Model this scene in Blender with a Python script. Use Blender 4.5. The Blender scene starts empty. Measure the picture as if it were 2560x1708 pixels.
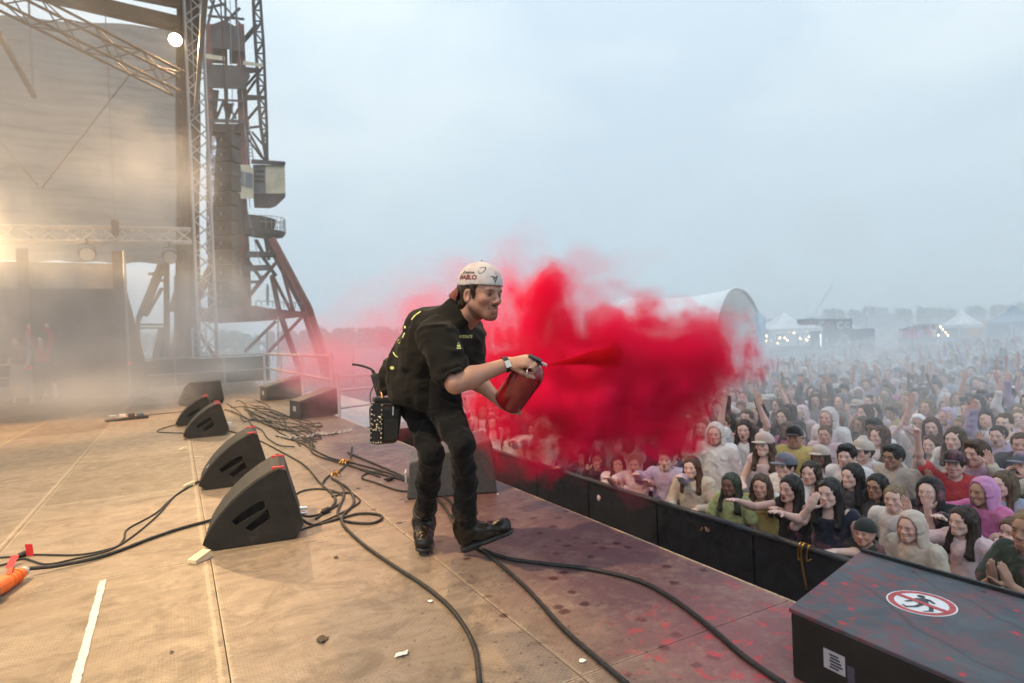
import bpy, bmesh, math, random
import numpy as np
from mathutils import Vector, Matrix
from mathutils.bvhtree import BVHTree

R = math.radians
scene = bpy.context.scene
COL = scene.collection
rng = random.Random(7)
nrg = np.random.default_rng(11)

# ------------------------------------------------------------------ camera
YAW, PITCH, ROLL, FPX, CAMH = R(28.66), R(-0.41), R(2.33), 1535.0, 1.15
CAM = Vector((0, 0, CAMH))
cd = bpy.data.cameras.new('camera')
cam = bpy.data.objects.new('camera', cd); COL.objects.link(cam)
cam.matrix_world = (Matrix.Translation(CAM) @ Matrix.Rotation(-YAW, 4, 'Z')
                    @ Matrix.Rotation(R(90) + PITCH, 4, 'X') @ Matrix.Rotation(-ROLL, 4, 'Z'))
cd.sensor_width = 36.0; cd.lens = 36.0 * FPX / 2560.0
cd.clip_start = 0.05; cd.clip_end = 4000
cd.dof.use_dof = True; cd.dof.focus_distance = 2.95; cd.dof.aperture_fstop = 2.8
scene.camera = cam

# ------------------------------------------------------------------ sky, sun, exposure
SUN_EL, SUN_AZ = R(48), R(215)          # hidden behind cloud; azimuth clockwise from +Y
world = bpy.data.worlds.new('World'); scene.world = world; world.use_nodes = True
wn, wl = world.node_tree.nodes, world.node_tree.links
wn.clear()
w_out = wn.new('ShaderNodeOutputWorld')
sky = wn.new('ShaderNodeTexSky'); sky.sky_type = 'NISHITA'; sky.sun_disc = False
sky.sun_elevation = SUN_EL; sky.sun_rotation = SUN_AZ; sky.dust_density = 3.0
bg1 = wn.new('ShaderNodeBackground'); bg1.inputs['Strength'].default_value = 0.06
wl.new(sky.outputs['Color'], bg1.inputs['Color'])
tc = wn.new('ShaderNodeTexCoord')
mp = wn.new('ShaderNodeMapping'); mp.inputs['Scale'].default_value = (1.0, 1.0, 2.6)
wl.new(tc.outputs['Generated'], mp.inputs['Vector'])
nz = wn.new('ShaderNodeTexNoise'); nz.inputs['Scale'].default_value = 2.3
nz.inputs['Detail'].default_value = 4.0; nz.inputs['Roughness'].default_value = 0.48
nz.inputs['Distortion'].default_value = 0.35
wl.new(mp.outputs['Vector'], nz.inputs['Vector'])
cr = wn.new('ShaderNodeValToRGB')
cr.color_ramp.elements[0].position = 0.36; cr.color_ramp.elements[0].color = (0.595, 0.725, 0.820, 1)
cr.color_ramp.elements[1].position = 0.60; cr.color_ramp.elements[1].color = (0.735, 0.845, 0.905, 1)
wl.new(nz.outputs['Fac'], cr.inputs['Fac'])
sep = wn.new('ShaderNodeSeparateXYZ'); wl.new(tc.outputs['Generated'], sep.inputs['Vector'])
el = wn.new('ShaderNodeMapRange'); el.interpolation_type = 'SMOOTHSTEP'
el.inputs['From Min'].default_value = 0.0; el.inputs['From Max'].default_value = 0.42
wl.new(sep.outputs['Z'], el.inputs['Value'])
hz = wn.new('ShaderNodeMix'); hz.data_type = 'RGBA'
hz.inputs['A'].default_value = (0.490, 0.610, 0.690, 1)      # grey-blue air low on the horizon
wl.new(cr.outputs['Color'], hz.inputs['B']); wl.new(el.outputs['Result'], hz.inputs['Factor'])
bg2 = wn.new('ShaderNodeBackground'); bg2.inputs['Strength'].default_value = 1.18
zen = wn.new('ShaderNodeMapRange'); zen.inputs['From Min'].default_value = 0.35; zen.inputs['From Max'].default_value = 1.0
zen.inputs['To Min'].default_value = 1.24; zen.inputs['To Max'].default_value = 1.75       # overcast: the zenith is brighter than the horizon
wl.new(sep.outputs['Z'], zen.inputs['Value']); wl.new(zen.outputs['Result'], bg2.inputs['Strength'])
wl.new(hz.outputs['Result'], bg2.inputs['Color'])
wm = wn.new('ShaderNodeMixShader'); wm.inputs['Fac'].default_value = 0.9
wl.new(bg1.outputs[0], wm.inputs[1]); wl.new(bg2.outputs[0], wm.inputs[2])
wl.new(wm.outputs[0], w_out.inputs['Surface'])

sd = bpy.data.lights.new('sun', 'SUN'); sd.energy = 0.6; sd.angle = R(40); sd.color = (1.0, 0.96, 0.92)
sun = bpy.data.objects.new('sun', sd); COL.objects.link(sun)
sdir = Vector((math.sin(SUN_AZ) * math.cos(SUN_EL), math.cos(SUN_AZ) * math.cos(SUN_EL), math.sin(SUN_EL)))
sun.rotation_euler = sdir.to_track_quat('Z', 'Y').to_euler()
sun.location = sdir * 60

scene.view_settings.view_transform = 'Standard'; scene.view_settings.look = 'None'
scene.view_settings.exposure = 0.0; scene.view_settings.gamma = 1.0
scene.view_settings.use_curve_mapping = False
cy = scene.cycles
cy.max_bounces = 8; cy.diffuse_bounces = 3; cy.glossy_bounces = 3; cy.transmission_bounces = 4
cy.volume_bounces = 6; cy.transparent_max_bounces = 12
cy.use_adaptive_sampling = True; cy.adaptive_threshold = 0.03; cy.adaptive_min_samples = 24
cy.use_denoising = True; cy.sample_clamp_indirect = 6.0; cy.caustics_reflective = False; cy.caustics_refractive = False

GROUND = -1.85       # festival ground; the stage floor is z = 0
EDGE = 2.21          # front edge of the stage

# ------------------------------------------------------------------ picture <-> place
CM = cam.matrix_world.to_3x3()
FWD = CM @ Vector((0, 0, -1)); RGT = CM @ Vector((1, 0, 0))
UP = Vector((0, 0, 1))
def ray(u, v): return CM @ Vector(((u - 1280.0) / FPX, -(v - 854.0) / FPX, -1.0))
def at(u, v, d): return CAM + ray(u, v) * d
def on_z(u, v, z=0.0):
    r = ray(u, v); return CAM + r * ((z - CAMH) / r.z)
def on_y(u, v, y):
    r = ray(u, v); return CAM + r * (y / r.y)
def on_x(u, v, x):
    r = ray(u, v); return CAM + r * (x / r.x)

# ------------------------------------------------------------------ materials
MATS = {}
def new_mat(name):
    m = bpy.data.materials.new(name); m.use_nodes = True
    b = m.node_tree.nodes['Principled BSDF']
    MATS[name] = m
    return m, m.node_tree.nodes, m.node_tree.links, b
def noise_node(n, l, scale, detail=5, rough=0.55, coord='Object', vec=None, dist=0.0):
    t = n.new('ShaderNodeTexNoise'); t.inputs['Scale'].default_value = scale
    t.inputs['Detail'].default_value = detail; t.inputs['Roughness'].default_value = rough
    t.inputs['Distortion'].default_value = dist
    if vec is None:
        c = n.new('ShaderNodeTexCoord'); vec = c.outputs[coord]
    l.new(vec, t.inputs['Vector'])
    return t
def ramp(n, l, fac, stops):
    r = n.new('ShaderNodeValToRGB'); e = r.color_ramp.elements
    while len(e) < len(stops): e.new(0.5)
    for i, (p, c) in enumerate(stops):
        e[i].position = p; e[i].color = (c[0], c[1], c[2], 1) if hasattr(c, '__len__') else (c, c, c, 1)
    l.new(fac, r.inputs['Fac'])
    return r.outputs['Color']
def mixc(n, l, fac, a, b, mode='MIX'):
    m = n.new('ShaderNodeMix'); m.data_type = 'RGBA'; m.blend_type = mode
    for s, v in (('Factor', fac), ('A', a), ('B', b)):
        if hasattr(v, 'links') or hasattr(v, 'is_linked'): l.new(v, m.inputs[s])
        elif s == 'Factor': m.inputs[s].default_value = v
        else: m.inputs[s].default_value = (v[0], v[1], v[2], 1)
    return m.outputs['Result']
def bump(n, l, b, height, strength=0.3, dist=0.01):
    k = n.new('ShaderNodeBump'); k.inputs['Strength'].default_value = strength; k.inputs['Distance'].default_value = dist
    l.new(height, k.inputs['Height']); l.new(k.outputs['Normal'], b.inputs['Normal'])
def mat(name, col, rough=0.6, metal=0.0, var=0.25, scale=18.0, bmp=0.15, spec=0.5, coat=0.0):
    """plain painted / metal / cloth surface with uneven tone and gloss"""
    if name in MATS: return MATS[name]
    m, n, l, b = new_mat(name)
    t = noise_node(n, l, scale, 6, 0.6)
    lo = [max(0, c * (1 - var)) for c in col]; hi = [min(1, c * (1 + var)) for c in col]
    l.new(ramp(n, l, t.outputs['Fac'], [(0.3, lo), (0.7, hi)]), b.inputs['Base Color'])
    l.new(ramp(n, l, t.outputs['Fac'], [(0.25, min(1, rough * 1.2)), (0.75, rough * 0.8)]), b.inputs['Roughness'])
    b.inputs['Metallic'].default_value = metal; b.inputs['Specular IOR Level'].default_value = spec
    b.inputs['Coat Weight'].default_value = coat
    if bmp > 0: bump(n, l, b, t.outputs['Fac'], bmp, 0.004)
    return m
def tint_mat(name, rough=0.8, vcol=False, sheen=0.0, scale=40.0, var=0.2, smudge=None, sss=0.0, spec=0.4, strand=0.0):
    """colour comes from the object's own colour (each person's clothes, hair, skin)"""
    m, n, l, b = new_mat(name)
    oi = n.new('ShaderNodeObjectInfo')
    if strand:
        tcs = n.new('ShaderNodeTexCoord'); mps = n.new('ShaderNodeMapping'); mps.inputs['Scale'].default_value = (1, 1, strand); l.new(tcs.outputs['Object'], mps.inputs['Vector'])
        t = noise_node(n, l, scale, 3, 0.6, vec=mps.outputs['Vector'], dist=.3)
    else: t = noise_node(n, l, scale, 5, 0.6)
    c = mixc(n, l, 1.0, oi.outputs['Color'], ramp(n, l, t.outputs['Fac'], [(0.3, 1 - var), (0.7, 1.0)]), 'MULTIPLY')
    if smudge:
        t2 = noise_node(n, l, 5.0, 4, 0.6)
        ad = n.new('ShaderNodeVectorMath'); ad.operation = 'ADD'
        tcn = n.new('ShaderNodeTexCoord'); l.new(tcn.outputs['Object'], ad.inputs[0])
        cmb = n.new('ShaderNodeCombineXYZ'); l.new(oi.outputs['Random'], cmb.inputs['X']); l.new(oi.outputs['Random'], cmb.inputs['Z'])
        sc = n.new('ShaderNodeVectorMath'); sc.operation = 'SCALE'; sc.inputs['Scale'].default_value = 37.0
        l.new(cmb.outputs[0], sc.inputs[0]); l.new(sc.outputs[0], ad.inputs[1]); l.new(ad.outputs[0], t2.inputs['Vector'])
        c = mixc(n, l, ramp(n, l, t2.outputs['Fac'], [(0.52, 0.0), (0.72, 0.55)]), c, smudge)
    if vcol:
        a = n.new('ShaderNodeVertexColor'); a.layer_name = 'Col'
        c = mixc(n, l, 1.0, c, a.outputs['Color'], 'MULTIPLY')
    l.new(c, b.inputs['Base Color'])
    b.inputs['Roughness'].default_value = rough; b.inputs['Sheen Weight'].default_value = sheen
    b.inputs['Specular IOR Level'].default_value = spec
    if sss > 0:
        b.inputs['Subsurface Weight'].default_value = sss; b.inputs['Subsurface Radius'].default_value = (1, .35, .2)
        b.inputs['Subsurface Scale'].default_value = 0.006
    bump(n, l, b, t.outputs['Fac'], 0.6 if strand else 0.15, 0.003)
    return m
def emit_mat(name, col, strength):
    m, n, l, b = new_mat(name)
    b.inputs['Base Color'].default_value = (*col, 1); b.inputs['Emission Color'].default_value = (*col, 1)
    b.inputs['Emission Strength'].default_value = strength
    return m

# ------------------------------------------------------------------ objects
def empty(name, loc=(0, 0, 0), rz=0.0, parent=None):
    o = bpy.data.objects.new(name, None); COL.objects.link(o); o.empty_display_size = 0.1
    o.location = loc; o.rotation_euler = (0, 0, rz)
    if parent: o.parent = parent
    return o
def tag(o, label=None, cat=None, group=None, kind=None):
    if label: o['label'] = label
    if cat: o['category'] = cat
    if group: o['group'] = group
    if kind: o['kind'] = kind
    return o
def link(name, me, m=None, parent=None, loc=None, rz=None):
    o = bpy.data.objects.new(name, me); COL.objects.link(o)
    if m is not None:
        ms = m if isinstance(m, (list, tuple)) else [m]
        if not me.materials:
            for k in ms: me.materials.append(k)
    if parent: o.parent = parent
    if loc is not None: o.location = loc
    if rz is not None: o.rotation_euler = (0, 0, rz)
    return o
class MB:
    """collects shapes into one mesh"""
    def __init__(s): s.v = []; s.f = []; s.m = []; s.mi = 0
    def add(s, vs, fs):
        k = len(s.v); s.v += [tuple(x) for x in vs]; s.f += [tuple(i + k for i in f) for f in fs]; s.m += [s.mi] * len(fs)
        return s
    def box(s, lo, hi, M=None):
        (a, b, c), (d, e, f) = lo, hi
        vs = [Vector(p) for p in ((a, b, c), (d, b, c), (d, e, c), (a, e, c), (a, b, f), (d, b, f), (d, e, f), (a, e, f))]
        if M is not None: vs = [M @ p for p in vs]
        return s.add(vs, [(3, 2, 1, 0), (4, 5, 6, 7), (0, 1, 5, 4), (1, 2, 6, 5), (2, 3, 7, 6), (3, 0, 4, 7)])
    def beam(s, p, q, w, h=None, up=(0, 0, 1)):
        p, q = Vector(p), Vector(q); z = q - p; L = z.length
        if L < 1e-6: return s
        z /= L; u = Vector(up)
        if abs(z.dot(u)) > 0.98: u = Vector((0, 1, 0)) if abs(z.y) < 0.9 else Vector((1, 0, 0))
        x = z.cross(u).normalized(); y = x.cross(z); h = h or w
        M = Matrix((x, y, z)).transposed().to_4x4(); M.translation = p
        return s.box((-w / 2, -h / 2, 0), (w / 2, h / 2, L), M)
    def tube(s, pts, r, n=8, cap=True):
        pts = [Vector(p) for p in pts]; rs = r if hasattr(r, '__len__') else [r] * len(pts)
        k0 = len(s.v); ref = None
        for i, p in enumerate(pts):
            t = (pts[min(i + 1, len(pts) - 1)] - pts[max(i - 1, 0)])
            t = t.normalized() if t.length > 1e-9 else Vector((0, 0, 1))
            if ref is None:
                ref = Vector((0, 0, 1)) if abs(t.z) < 0.9 else Vector((1, 0, 0))
            x = t.cross(ref)
            x = x.normalized() if x.length > 1e-6 else t.orthogonal().normalized()
            y = x.cross(t); ref = y if abs(t.dot(y)) < .5 else ref
            for j in range(n):
                a = 2 * math.pi * j / n
                s.v.append(tuple(p + (x * math.cos(a) + y * math.sin(a)) * rs[i]))
        m = len(pts)
        for i in range(m - 1):
            for j in range(n):
                a, b = k0 + i * n + j, k0 + i * n + (j + 1) % n
                s.f.append((a, b, b + n, a + n)); s.m.append(s.mi)
        if cap:
            s.f.append(tuple(k0 + j for j in reversed(range(n)))); s.f.append(tuple(k0 + (m - 1) * n + j for j in range(n)))
            s.m += [s.mi, s.mi]
        return s
    def prism(s, poly, lo, hi, M=None):
        """polygon in (a, b) extruded along c; default axes x, z with depth y"""
        M = M or Matrix(((1, 0, 0, 0), (0, 0, 1, 0), (0, 1, 0, 0), (0, 0, 0, 1)))
        n = len(poly)
        vs = [M @ Vector((a, b, lo)) for a, b in poly] + [M @ Vector((a, b, hi)) for a, b in poly]
        fs = [tuple(range(n)), tuple(reversed(range(n, 2 * n)))] + [(i, i + n, (i + 1) % n + n, (i + 1) % n) for i in range(n)]
        return s.add(vs, fs)
    def disc(s, M, r, n=24, r0=0.0):
        if r0 <= 0:
            return s.add([M @ Vector((r * math.cos(2 * math.pi * i / n), r * math.sin(2 * math.pi * i / n), 0)) for i in range(n)], [tuple(range(n))])
        vs = [M @ Vector((q * math.cos(2 * math.pi * i / n), q * math.sin(2 * math.pi * i / n), 0)) for q in (r0, r) for i in range(n)]
        return s.add(vs, [(i, i + n, (i + 1) % n + n, (i + 1) % n) for i in range(n)])
    def mesh(s, name, smooth=False):
        me = bpy.data.meshes.new(name); me.from_pydata(s.v, [], s.f); me.update()
        if any(s.m): me.polygons.foreach_set('material_index', s.m)
        if smooth: me.polygons.foreach_set('use_smooth', [True] * len(me.polygons))
        bm = bmesh.new(); bm.from_mesh(me); bmesh.ops.recalc_face_normals(bm, faces=bm.faces); bm.to_mesh(me); bm.free()
        return me
    def build(s, name, m, parent=None, smooth=False, loc=None, rz=None, bev=0.0, seg=2):
        o = link(name, s.mesh(name, smooth), m, parent, loc, rz)
        if bev > 0:
            k = o.modifiers.new('b', 'BEVEL'); k.width = bev; k.segments = seg; k.limit_method = 'ANGLE'; k.angle_limit = R(40)
        return o
def smooth_path(pts, k=6):
    """Catmull-Rom through points"""
    P = [Vector(p) for p in pts]; out = []
    P = [P[0] * 2 - P[1]] + P + [P[-1] * 2 - P[-2]]
    for i in range(1, len(P) - 2):
        for j in range(k):
            t = j / k
            a, b, c, d = P[i - 1], P[i], P[i + 1], P[i + 2]
            out.append(0.5 * ((2 * b) + (c - a) * t + (2 * a - 5 * b + 4 * c - d) * t * t + (3 * b - a - 3 * c + d) * t ** 3))
    out.append(P[-2])
    return out
def np_mesh(name, V, F, smooth=True, col=None):
    me = bpy.data.meshes.new(name)
    F = np.asarray(F); k = F.shape[1]
    me.vertices.add(len(V)); me.vertices.foreach_set('co', np.asarray(V, np.float32).ravel())
    me.loops.add(F.size); me.loops.foreach_set('vertex_index', F.astype(np.int32).ravel())
    me.polygons.add(len(F)); me.polygons.foreach_set('loop_start', np.arange(0, F.size, k, dtype=np.int32))
    me.polygons.foreach_set('use_smooth', np.full(len(F), smooth))
    me.update(calc_edges=True)
    if col is not None:
        a = me.color_attributes.new('Col', 'FLOAT_COLOR', 'POINT')
        c4 = np.ones((len(V), 4), np.float32); c4[:, :3] = col
        a.data.foreach_set('color', c4.ravel())
    return me

# ------------------------------------------------------------------ implicit surfaces
class Field:
    def __init__(s, lo, hi, h):
        s.lo = np.array(lo, np.float32); s.h = h
        s.n = np.ceil((np.array(hi) - s.lo) / h).astype(int) + 1
        s.D = np.full(s.n, 1.0, np.float32)
    def sub(s, lo, hi):
        a = np.clip(np.floor((np.array(lo) - s.lo) / s.h).astype(int), 0, s.n); b = np.clip(np.ceil((np.array(hi) - s.lo) / s.h).astype(int) + 1, 0, s.n)
        if np.any(b <= a): return None, None
        sl = tuple(slice(i, j) for i, j in zip(a, b))
        ax = [(s.lo[i] + s.h * np.arange(a[i], b[i], dtype=np.float32)) for i in range(3)]
        return sl, (ax[0][:, None, None], ax[1][None, :, None], ax[2][None, None, :])
    def _u(s, sl, d, k, sub=False):
        A = s.D[sl]
        if sub:
            hh = np.maximum(k - np.abs(A + d), 0) / k; s.D[sl] = np.maximum(A, -d) + hh * hh * k * .25
        else:
            hh = np.maximum(k - np.abs(A - d), 0) / k; s.D[sl] = np.minimum(A, d) - hh * hh * k * .25
    def cone(s, a, b, r1, r2=None, k=0.02, flat=None, sub=False):
        """round cone a-b; flat = (axis, factor) squashes across an axis"""
        r2 = r1 if r2 is None else r2
        a, b = np.array(a, np.float32), np.array(b, np.float32); m = max(r1, r2) * (max(1, 1 / flat[1]) if flat else 1) + k + 2 * s.h
        sl, P = s.sub(np.minimum(a, b) - m, np.maximum(a, b) + m)
        if sl is None: return
        ab = b - a; L2 = float(ab @ ab) + 1e-9
        X = [P[i] - a[i] for i in range(3)]
        t = np.clip((X[0] * ab[0] + X[1] * ab[1] + X[2] * ab[2]) / L2, 0, 1)
        Q = [X[i] - t * ab[i] for i in range(3)]
        if flat:
            n = np.array(flat[0], np.float32); n /= np.linalg.norm(n); q = Q[0] * n[0] + Q[1] * n[1] + Q[2] * n[2]
            Q = [Q[i] + q * n[i] * (flat[1] - 1) for i in range(3)]
        d = np.sqrt(Q[0] ** 2 + Q[1] ** 2 + Q[2] ** 2) - (r1 + (r2 - r1) * t)
        s._u(sl, d, k, sub)
    def ell(s, c, r, k=0.02, M=None, sub=False):
        """ellipsoid; M = 3x3 whose rows are its axes"""
        c, r = np.array(c, np.float32), np.array(r, np.float32); m = r.max() + k + 2 * s.h
        sl, P = s.sub(c - m, c + m)
        if sl is None: return
        X = [P[i] - c[i] for i in range(3)]
        if M is not None: X = [X[0] * M[j][0] + X[1] * M[j][1] + X[2] * M[j][2] for j in range(3)]
        k0 = np.sqrt(sum((X[i] / r[i]) ** 2 for i in range(3))); k1 = np.sqrt(sum((X[i] / r[i] ** 2) ** 2 for i in range(3))) + 1e-6
        s._u(sl, k0 * (k0 - 1) / k1, k, sub)
    def cut(s, p, n, k=0.004):
        """remove the half space on the side n points to"""
        p, n = np.array(p, np.float32), np.array(n, np.float32); n /= np.linalg.norm(n)
        sl, P = s.sub(s.lo, s.lo + s.h * s.n)
        d = (P[0] - p[0]) * n[0] + (P[1] - p[1]) * n[1] + (P[2] - p[2]) * n[2]
        s.D[sl] = np.maximum(s.D[sl], d)
    def mesh(s):
        return surface_nets(s.D, s.lo, s.h)
_CO = np.array([(i, j, k) for i in (0, 1) for j in (0, 1) for k in (0, 1)])
_ED = [(a, b) for a in range(8) for b in range(a + 1, 8) if np.abs(_CO[a] - _CO[b]).sum() == 1]
def surface_nets(D, lo, h):
    D = D.copy()
    for ax in range(3):                                # close everything at the border
        ix = [slice(None)] * 3
        for e in (0, -1):
            ix[ax] = e; D[tuple(ix)] = np.maximum(D[tuple(ix)], h * .5)
    I = D < 0
    n = np.array(D.shape) - 1
    cnt = np.zeros(n, np.int8)
    for c in _CO: cnt += I[c[0]:c[0] + n[0], c[1]:c[1] + n[1], c[2]:c[2] + n[2]]
    act = np.argwhere((cnt > 0) & (cnt < 8))
    if len(act) == 0: return np.zeros((0, 3)), np.zeros((0, 4), int)
    vals = np.stack([D[act[:, 0] + c[0], act[:, 1] + c[1], act[:, 2] + c[2]] for c in _CO], 1)
    acc = np.zeros((len(act), 3), np.float32); num = np.zeros(len(act), np.float32)
    for a, b in _ED:
        x = (vals[:, a] < 0) != (vals[:, b] < 0)
        t = np.where(x, vals[:, a] / np.where(x, vals[:, a] - vals[:, b], 1), 0)[:, None]
        acc += np.where(x[:, None], _CO[a] + t * (_CO[b] - _CO[a]), 0); num += x
    V = lo + h * (act + acc / num[:, None])
    idx = np.full(n, -1, np.int32); idx[act[:, 0], act[:, 1], act[:, 2]] = np.arange(len(act))
    F = []
    for ax in range(3):
        u, w = [(1, 2), (2, 0), (0, 1)][ax]
        sl0 = [slice(1, -1)] * 3; sl1 = [slice(1, -1)] * 3
        sl0[ax] = slice(0, -1); sl1[ax] = slice(1, None)
        A, B = I[tuple(sl0)], I[tuple(sl1)]
        for flip in (0, 1):
            e = np.argwhere((A & ~B) if not flip else (~A & B))
            if len(e) == 0: continue
            e = e.copy(); off = np.ones(3, int); off[ax] = 0; e = e + off
            q = []
            for du, dw in ((-1, -1), (0, -1), (0, 0), (-1, 0)):
                c = e.copy(); c[:, u] += du; c[:, w] += dw
                q.append(idx[c[:, 0], c[:, 1], c[:, 2]])
            q = np.stack(q, 1)
            F.append(q if not flip else q[:, ::-1])
    F = np.concatenate(F)
    F = F[(F >= 0).all(1)]
    return V, F
def vnormals(V, F):
    N = np.zeros_like(V)
    fn = np.cross(V[F[:, 2]] - V[F[:, 0]], V[F[:, 3]] - V[F[:, 1]])
    for k in range(4): np.add.at(N, F[:, k], fn)
    return N / (np.linalg.norm(N, axis=1, keepdims=True) + 1e-9)
_LAT = nrg.random((32, 32, 32)).astype(np.float32)
def vnoise(P):
    """smooth value noise, -1..1"""
    i = np.floor(P).astype(int); f = (P - i).astype(np.float32); f = f * f * (3 - 2 * f); i &= 31; j = (i + 1) & 31
    o = 0
    for a in (0, 1):
        for b in (0, 1):
            for c in (0, 1):
                w = (f[..., 0] if a else 1 - f[..., 0]) * (f[..., 1] if b else 1 - f[..., 1]) * (f[..., 2] if c else 1 - f[..., 2])
                o = o + w * _LAT[(j if a else i)[..., 0], (j if b else i)[..., 1], (j if c else i)[..., 2]]
    return o * 2 - 1
def fbm(P, octs=4, gain=0.5):
    o, a = 0, 1.0
    for k in range(octs): o = o + a * vnoise(P * (2.03 ** k) + 17.3 * k); a *= gain
    return o
def relax(V, F, it=1, lam=0.5):
    for _ in range(it):
        S = np.zeros_like(V); C = np.zeros(len(V), np.float32)
        for a, b in ((0, 1), (1, 2), (2, 3), (3, 0)):
            np.add.at(S, F[:, a], V[F[:, b]]); np.add.at(S, F[:, b], V[F[:, a]]); np.add.at(C, F[:, a], 1); np.add.at(C, F[:, b], 1)
        V = V + lam * (S / C[:, None] - V)
    return V
def basis(fwd, up=(0, 0, 1)):
    """rows: right, forward, up of a head or hand that looks along fwd"""
    y = Vector(fwd).normalized(); x = y.cross(Vector(up)).normalized(); z = x.cross(y)
    return np.array([x, y, z], np.float32)
# ================================================================== SETTING
# ---- ground, water, far shore
m, n, l, b = new_mat('ground')
t = noise_node(n, l, 0.25, 8, 0.62); t2 = noise_node(n, l, 6.0, 6, 0.7)
c = ramp(n, l, t.outputs['Fac'], [(0.35, (0.17, 0.165, 0.155)), (0.65, (0.27, 0.26, 0.245))])
l.new(mixc(n, l, 0.5, c, ramp(n, l, t2.outputs['Fac'], [(0.3, (0.12, .12, .12)), (0.7, (.3, .29, .27))])), b.inputs['Base Color'])
b.inputs['Roughness'].default_value = 0.85; bump(n, l, b, t2.outputs['Fac'], 0.4, 0.03)
mb = MB(); mb.add([(-60, -60, GROUND), (400, -60, GROUND), (230, 62, GROUND), (-60, 62, GROUND)], [(0, 1, 2, 3)])
tag(mb.build('ground', MATS['ground']), 'grey sand and asphalt festival ground in front of the stage', kind='structure')
m, n, l, b = new_mat('water')
t = noise_node(n, l, 0.9, 5, 0.6)
b.inputs['Base Color'].default_value = (0.10, 0.14, 0.16, 1); b.inputs['Roughness'].default_value = 0.18
bump(n, l, b, t.outputs['Fac'], 0.35, 0.2)
mb = MB(); mb.add([(-1150, -600, -2.9), (1250, -600, -2.9), (1250, 1150, -2.9), (-1150, 1150, -2.9)], [(0, 1, 2, 3)])
tag(mb.build('water', MATS['water']), 'pale calm river beyond the quay', kind='structure')
mb = MB(); mb.box((-60, 62.0, -5), (232, 62.9, GROUND - .004)); 
tag(mb.build('quay_edge', mat('concrete', (.3, .3, .29), .85)), 'low concrete quay edge along the river', kind='structure')
# far shore: banks
mb = MB()
def bank(pts, h, w):
    for i in range(len(pts) - 1):
        a, b_ = Vector((*pts[i], -3.4)), Vector((*pts[i + 1], -3.4)); mb.beam(a, b_, w, h * 2)
bank([(-700, 760), (-260, 600), (40, 560), (210, 610), (420, 560), (640, 420), (840, 300), (1000, 80), (1050, -200)], 2.4, 60)
tag(mb.build('far_shore', mat('shore', (.12, .13, .09), .9, scale=.05)), 'low bank of the far shore across the river', kind='structure')
# far wood: a mass of leaf-clump crowns
def crown_mass(spots, seed):
    r = np.random.default_rng(seed); V = []; F = []; k = 0
    for (x, y, z0, h, w) in spots:
        nq = 90
        th = r.uniform(0, 2 * np.pi, nq); ph = r.uniform(-1, 1, nq); rad = r.uniform(.45, 1.0, nq) ** .5
        C = np.stack([x + w * rad * np.cos(th) * np.sqrt(1 - ph ** 2 * .7), y + w * rad * np.sin(th) * np.sqrt(1 - ph ** 2 * .7), z0 + h * (.5 + .5 * ph * rad)], 1)
        s = w * r.uniform(.16, .42, nq)[:, None]
        A = r.normal(size=(nq, 3)); A /= np.linalg.norm(A, axis=1, keepdims=True); B = np.cross(A, r.normal(size=(nq, 3))); B /= np.linalg.norm(B, axis=1, keepdims=True)
        q = np.stack([C - A * s - B * s * .7, C + A * s - B * s * .7, C + A * s * .8 + B * s * .8, C - A * s * .8 + B * s * .6], 1).reshape(-1, 3)
        V.append(q); F.append(np.arange(k, k + 4 * nq).reshape(-1, 4)); k += 4 * nq
    return np.concatenate(V), np.concatenate(F)
spots = []
path = [(-700, 770), (-260, 612), (40, 572), (210, 622), (420, 572), (640, 432), (850, 306), (1010, 84), (1070, -200)]
for i in range(len(path) - 1):
    p, q = np.array(path[i]), np.array(path[i + 1]); L = np.linalg.norm(q - p); nn = int(L / 5.5)
    for j in range(nn):
        c_ = p + (q - p) * (j + rng.random()) / nn; g = .5 + .5 * math.sin(i * 2.1 + j * .13) * math.sin(j * .047 + i)
        if rng.random() < (.10 if i < 3 else .30): continue
        hh = rng.uniform(8, 13) + 7 * g + (4 if i < 3 else -3 if i == 4 else 2)
        spots.append((c_[0] + rng.uniform(-5, 5), c_[1] + rng.uniform(-8, 8), -1.5, hh, rng.uniform(4, 7.5)))
m, n, l, b = new_mat('foliage')
t = noise_node(n, l, 0.2, 4); l.new(ramp(n, l, t.outputs['Fac'], [(.3, (.035, .055, .03)), (.7, (.08, .105, .05))]), b.inputs['Base Color']); b.inputs['Roughness'].default_value = .8
V, F = crown_mass(spots, 3)
tag(link('far_wood', np_mesh('far_wood', V, F, False), MATS['foliage']), 'hazy line of trees on the far shore', kind='stuff')

# ---- stage floor: deck panels with open seams
m, n, l, b = new_mat('deck')
tco = n.new('ShaderNodeTexCoord'); geo = n.new('ShaderNodeNewGeometry'); P = geo.outputs['Position']
oi = n.new('ShaderNodeObjectInfo')
t1 = noise_node(n, l, 1.3, 6, 0.62, vec=P, dist=.6); t2 = noise_node(n, l, 9.0, 6, 0.7, vec=P); t3 = noise_node(n, l, 70.0, 3, 0.6, vec=P)
mpn = n.new('ShaderNodeMapping'); mpn.inputs['Scale'].default_value = (.9, 4.5, 1); l.new(P, mpn.inputs['Vector'])
t4 = noise_node(n, l, 2.2, 6, .65, vec=mpn.outputs['Vector'], dist=.8)
base = mixc(n, l, ramp(n, l, t1.outputs['Fac'], [(.35, 0.), (.65, 1.)]), (.255, .190, .130), (.335, .26, .185))
base = mixc(n, l, ramp(n, l, t4.outputs['Fac'], [(.42, 0.), (.68, .55)]), base, (.175, .132, .094))
base = mixc(n, l, ramp(n, l, t2.outputs['Fac'], [(.52, 0.), (.78, .45)]), base, (.40, .325, .24))
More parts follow.
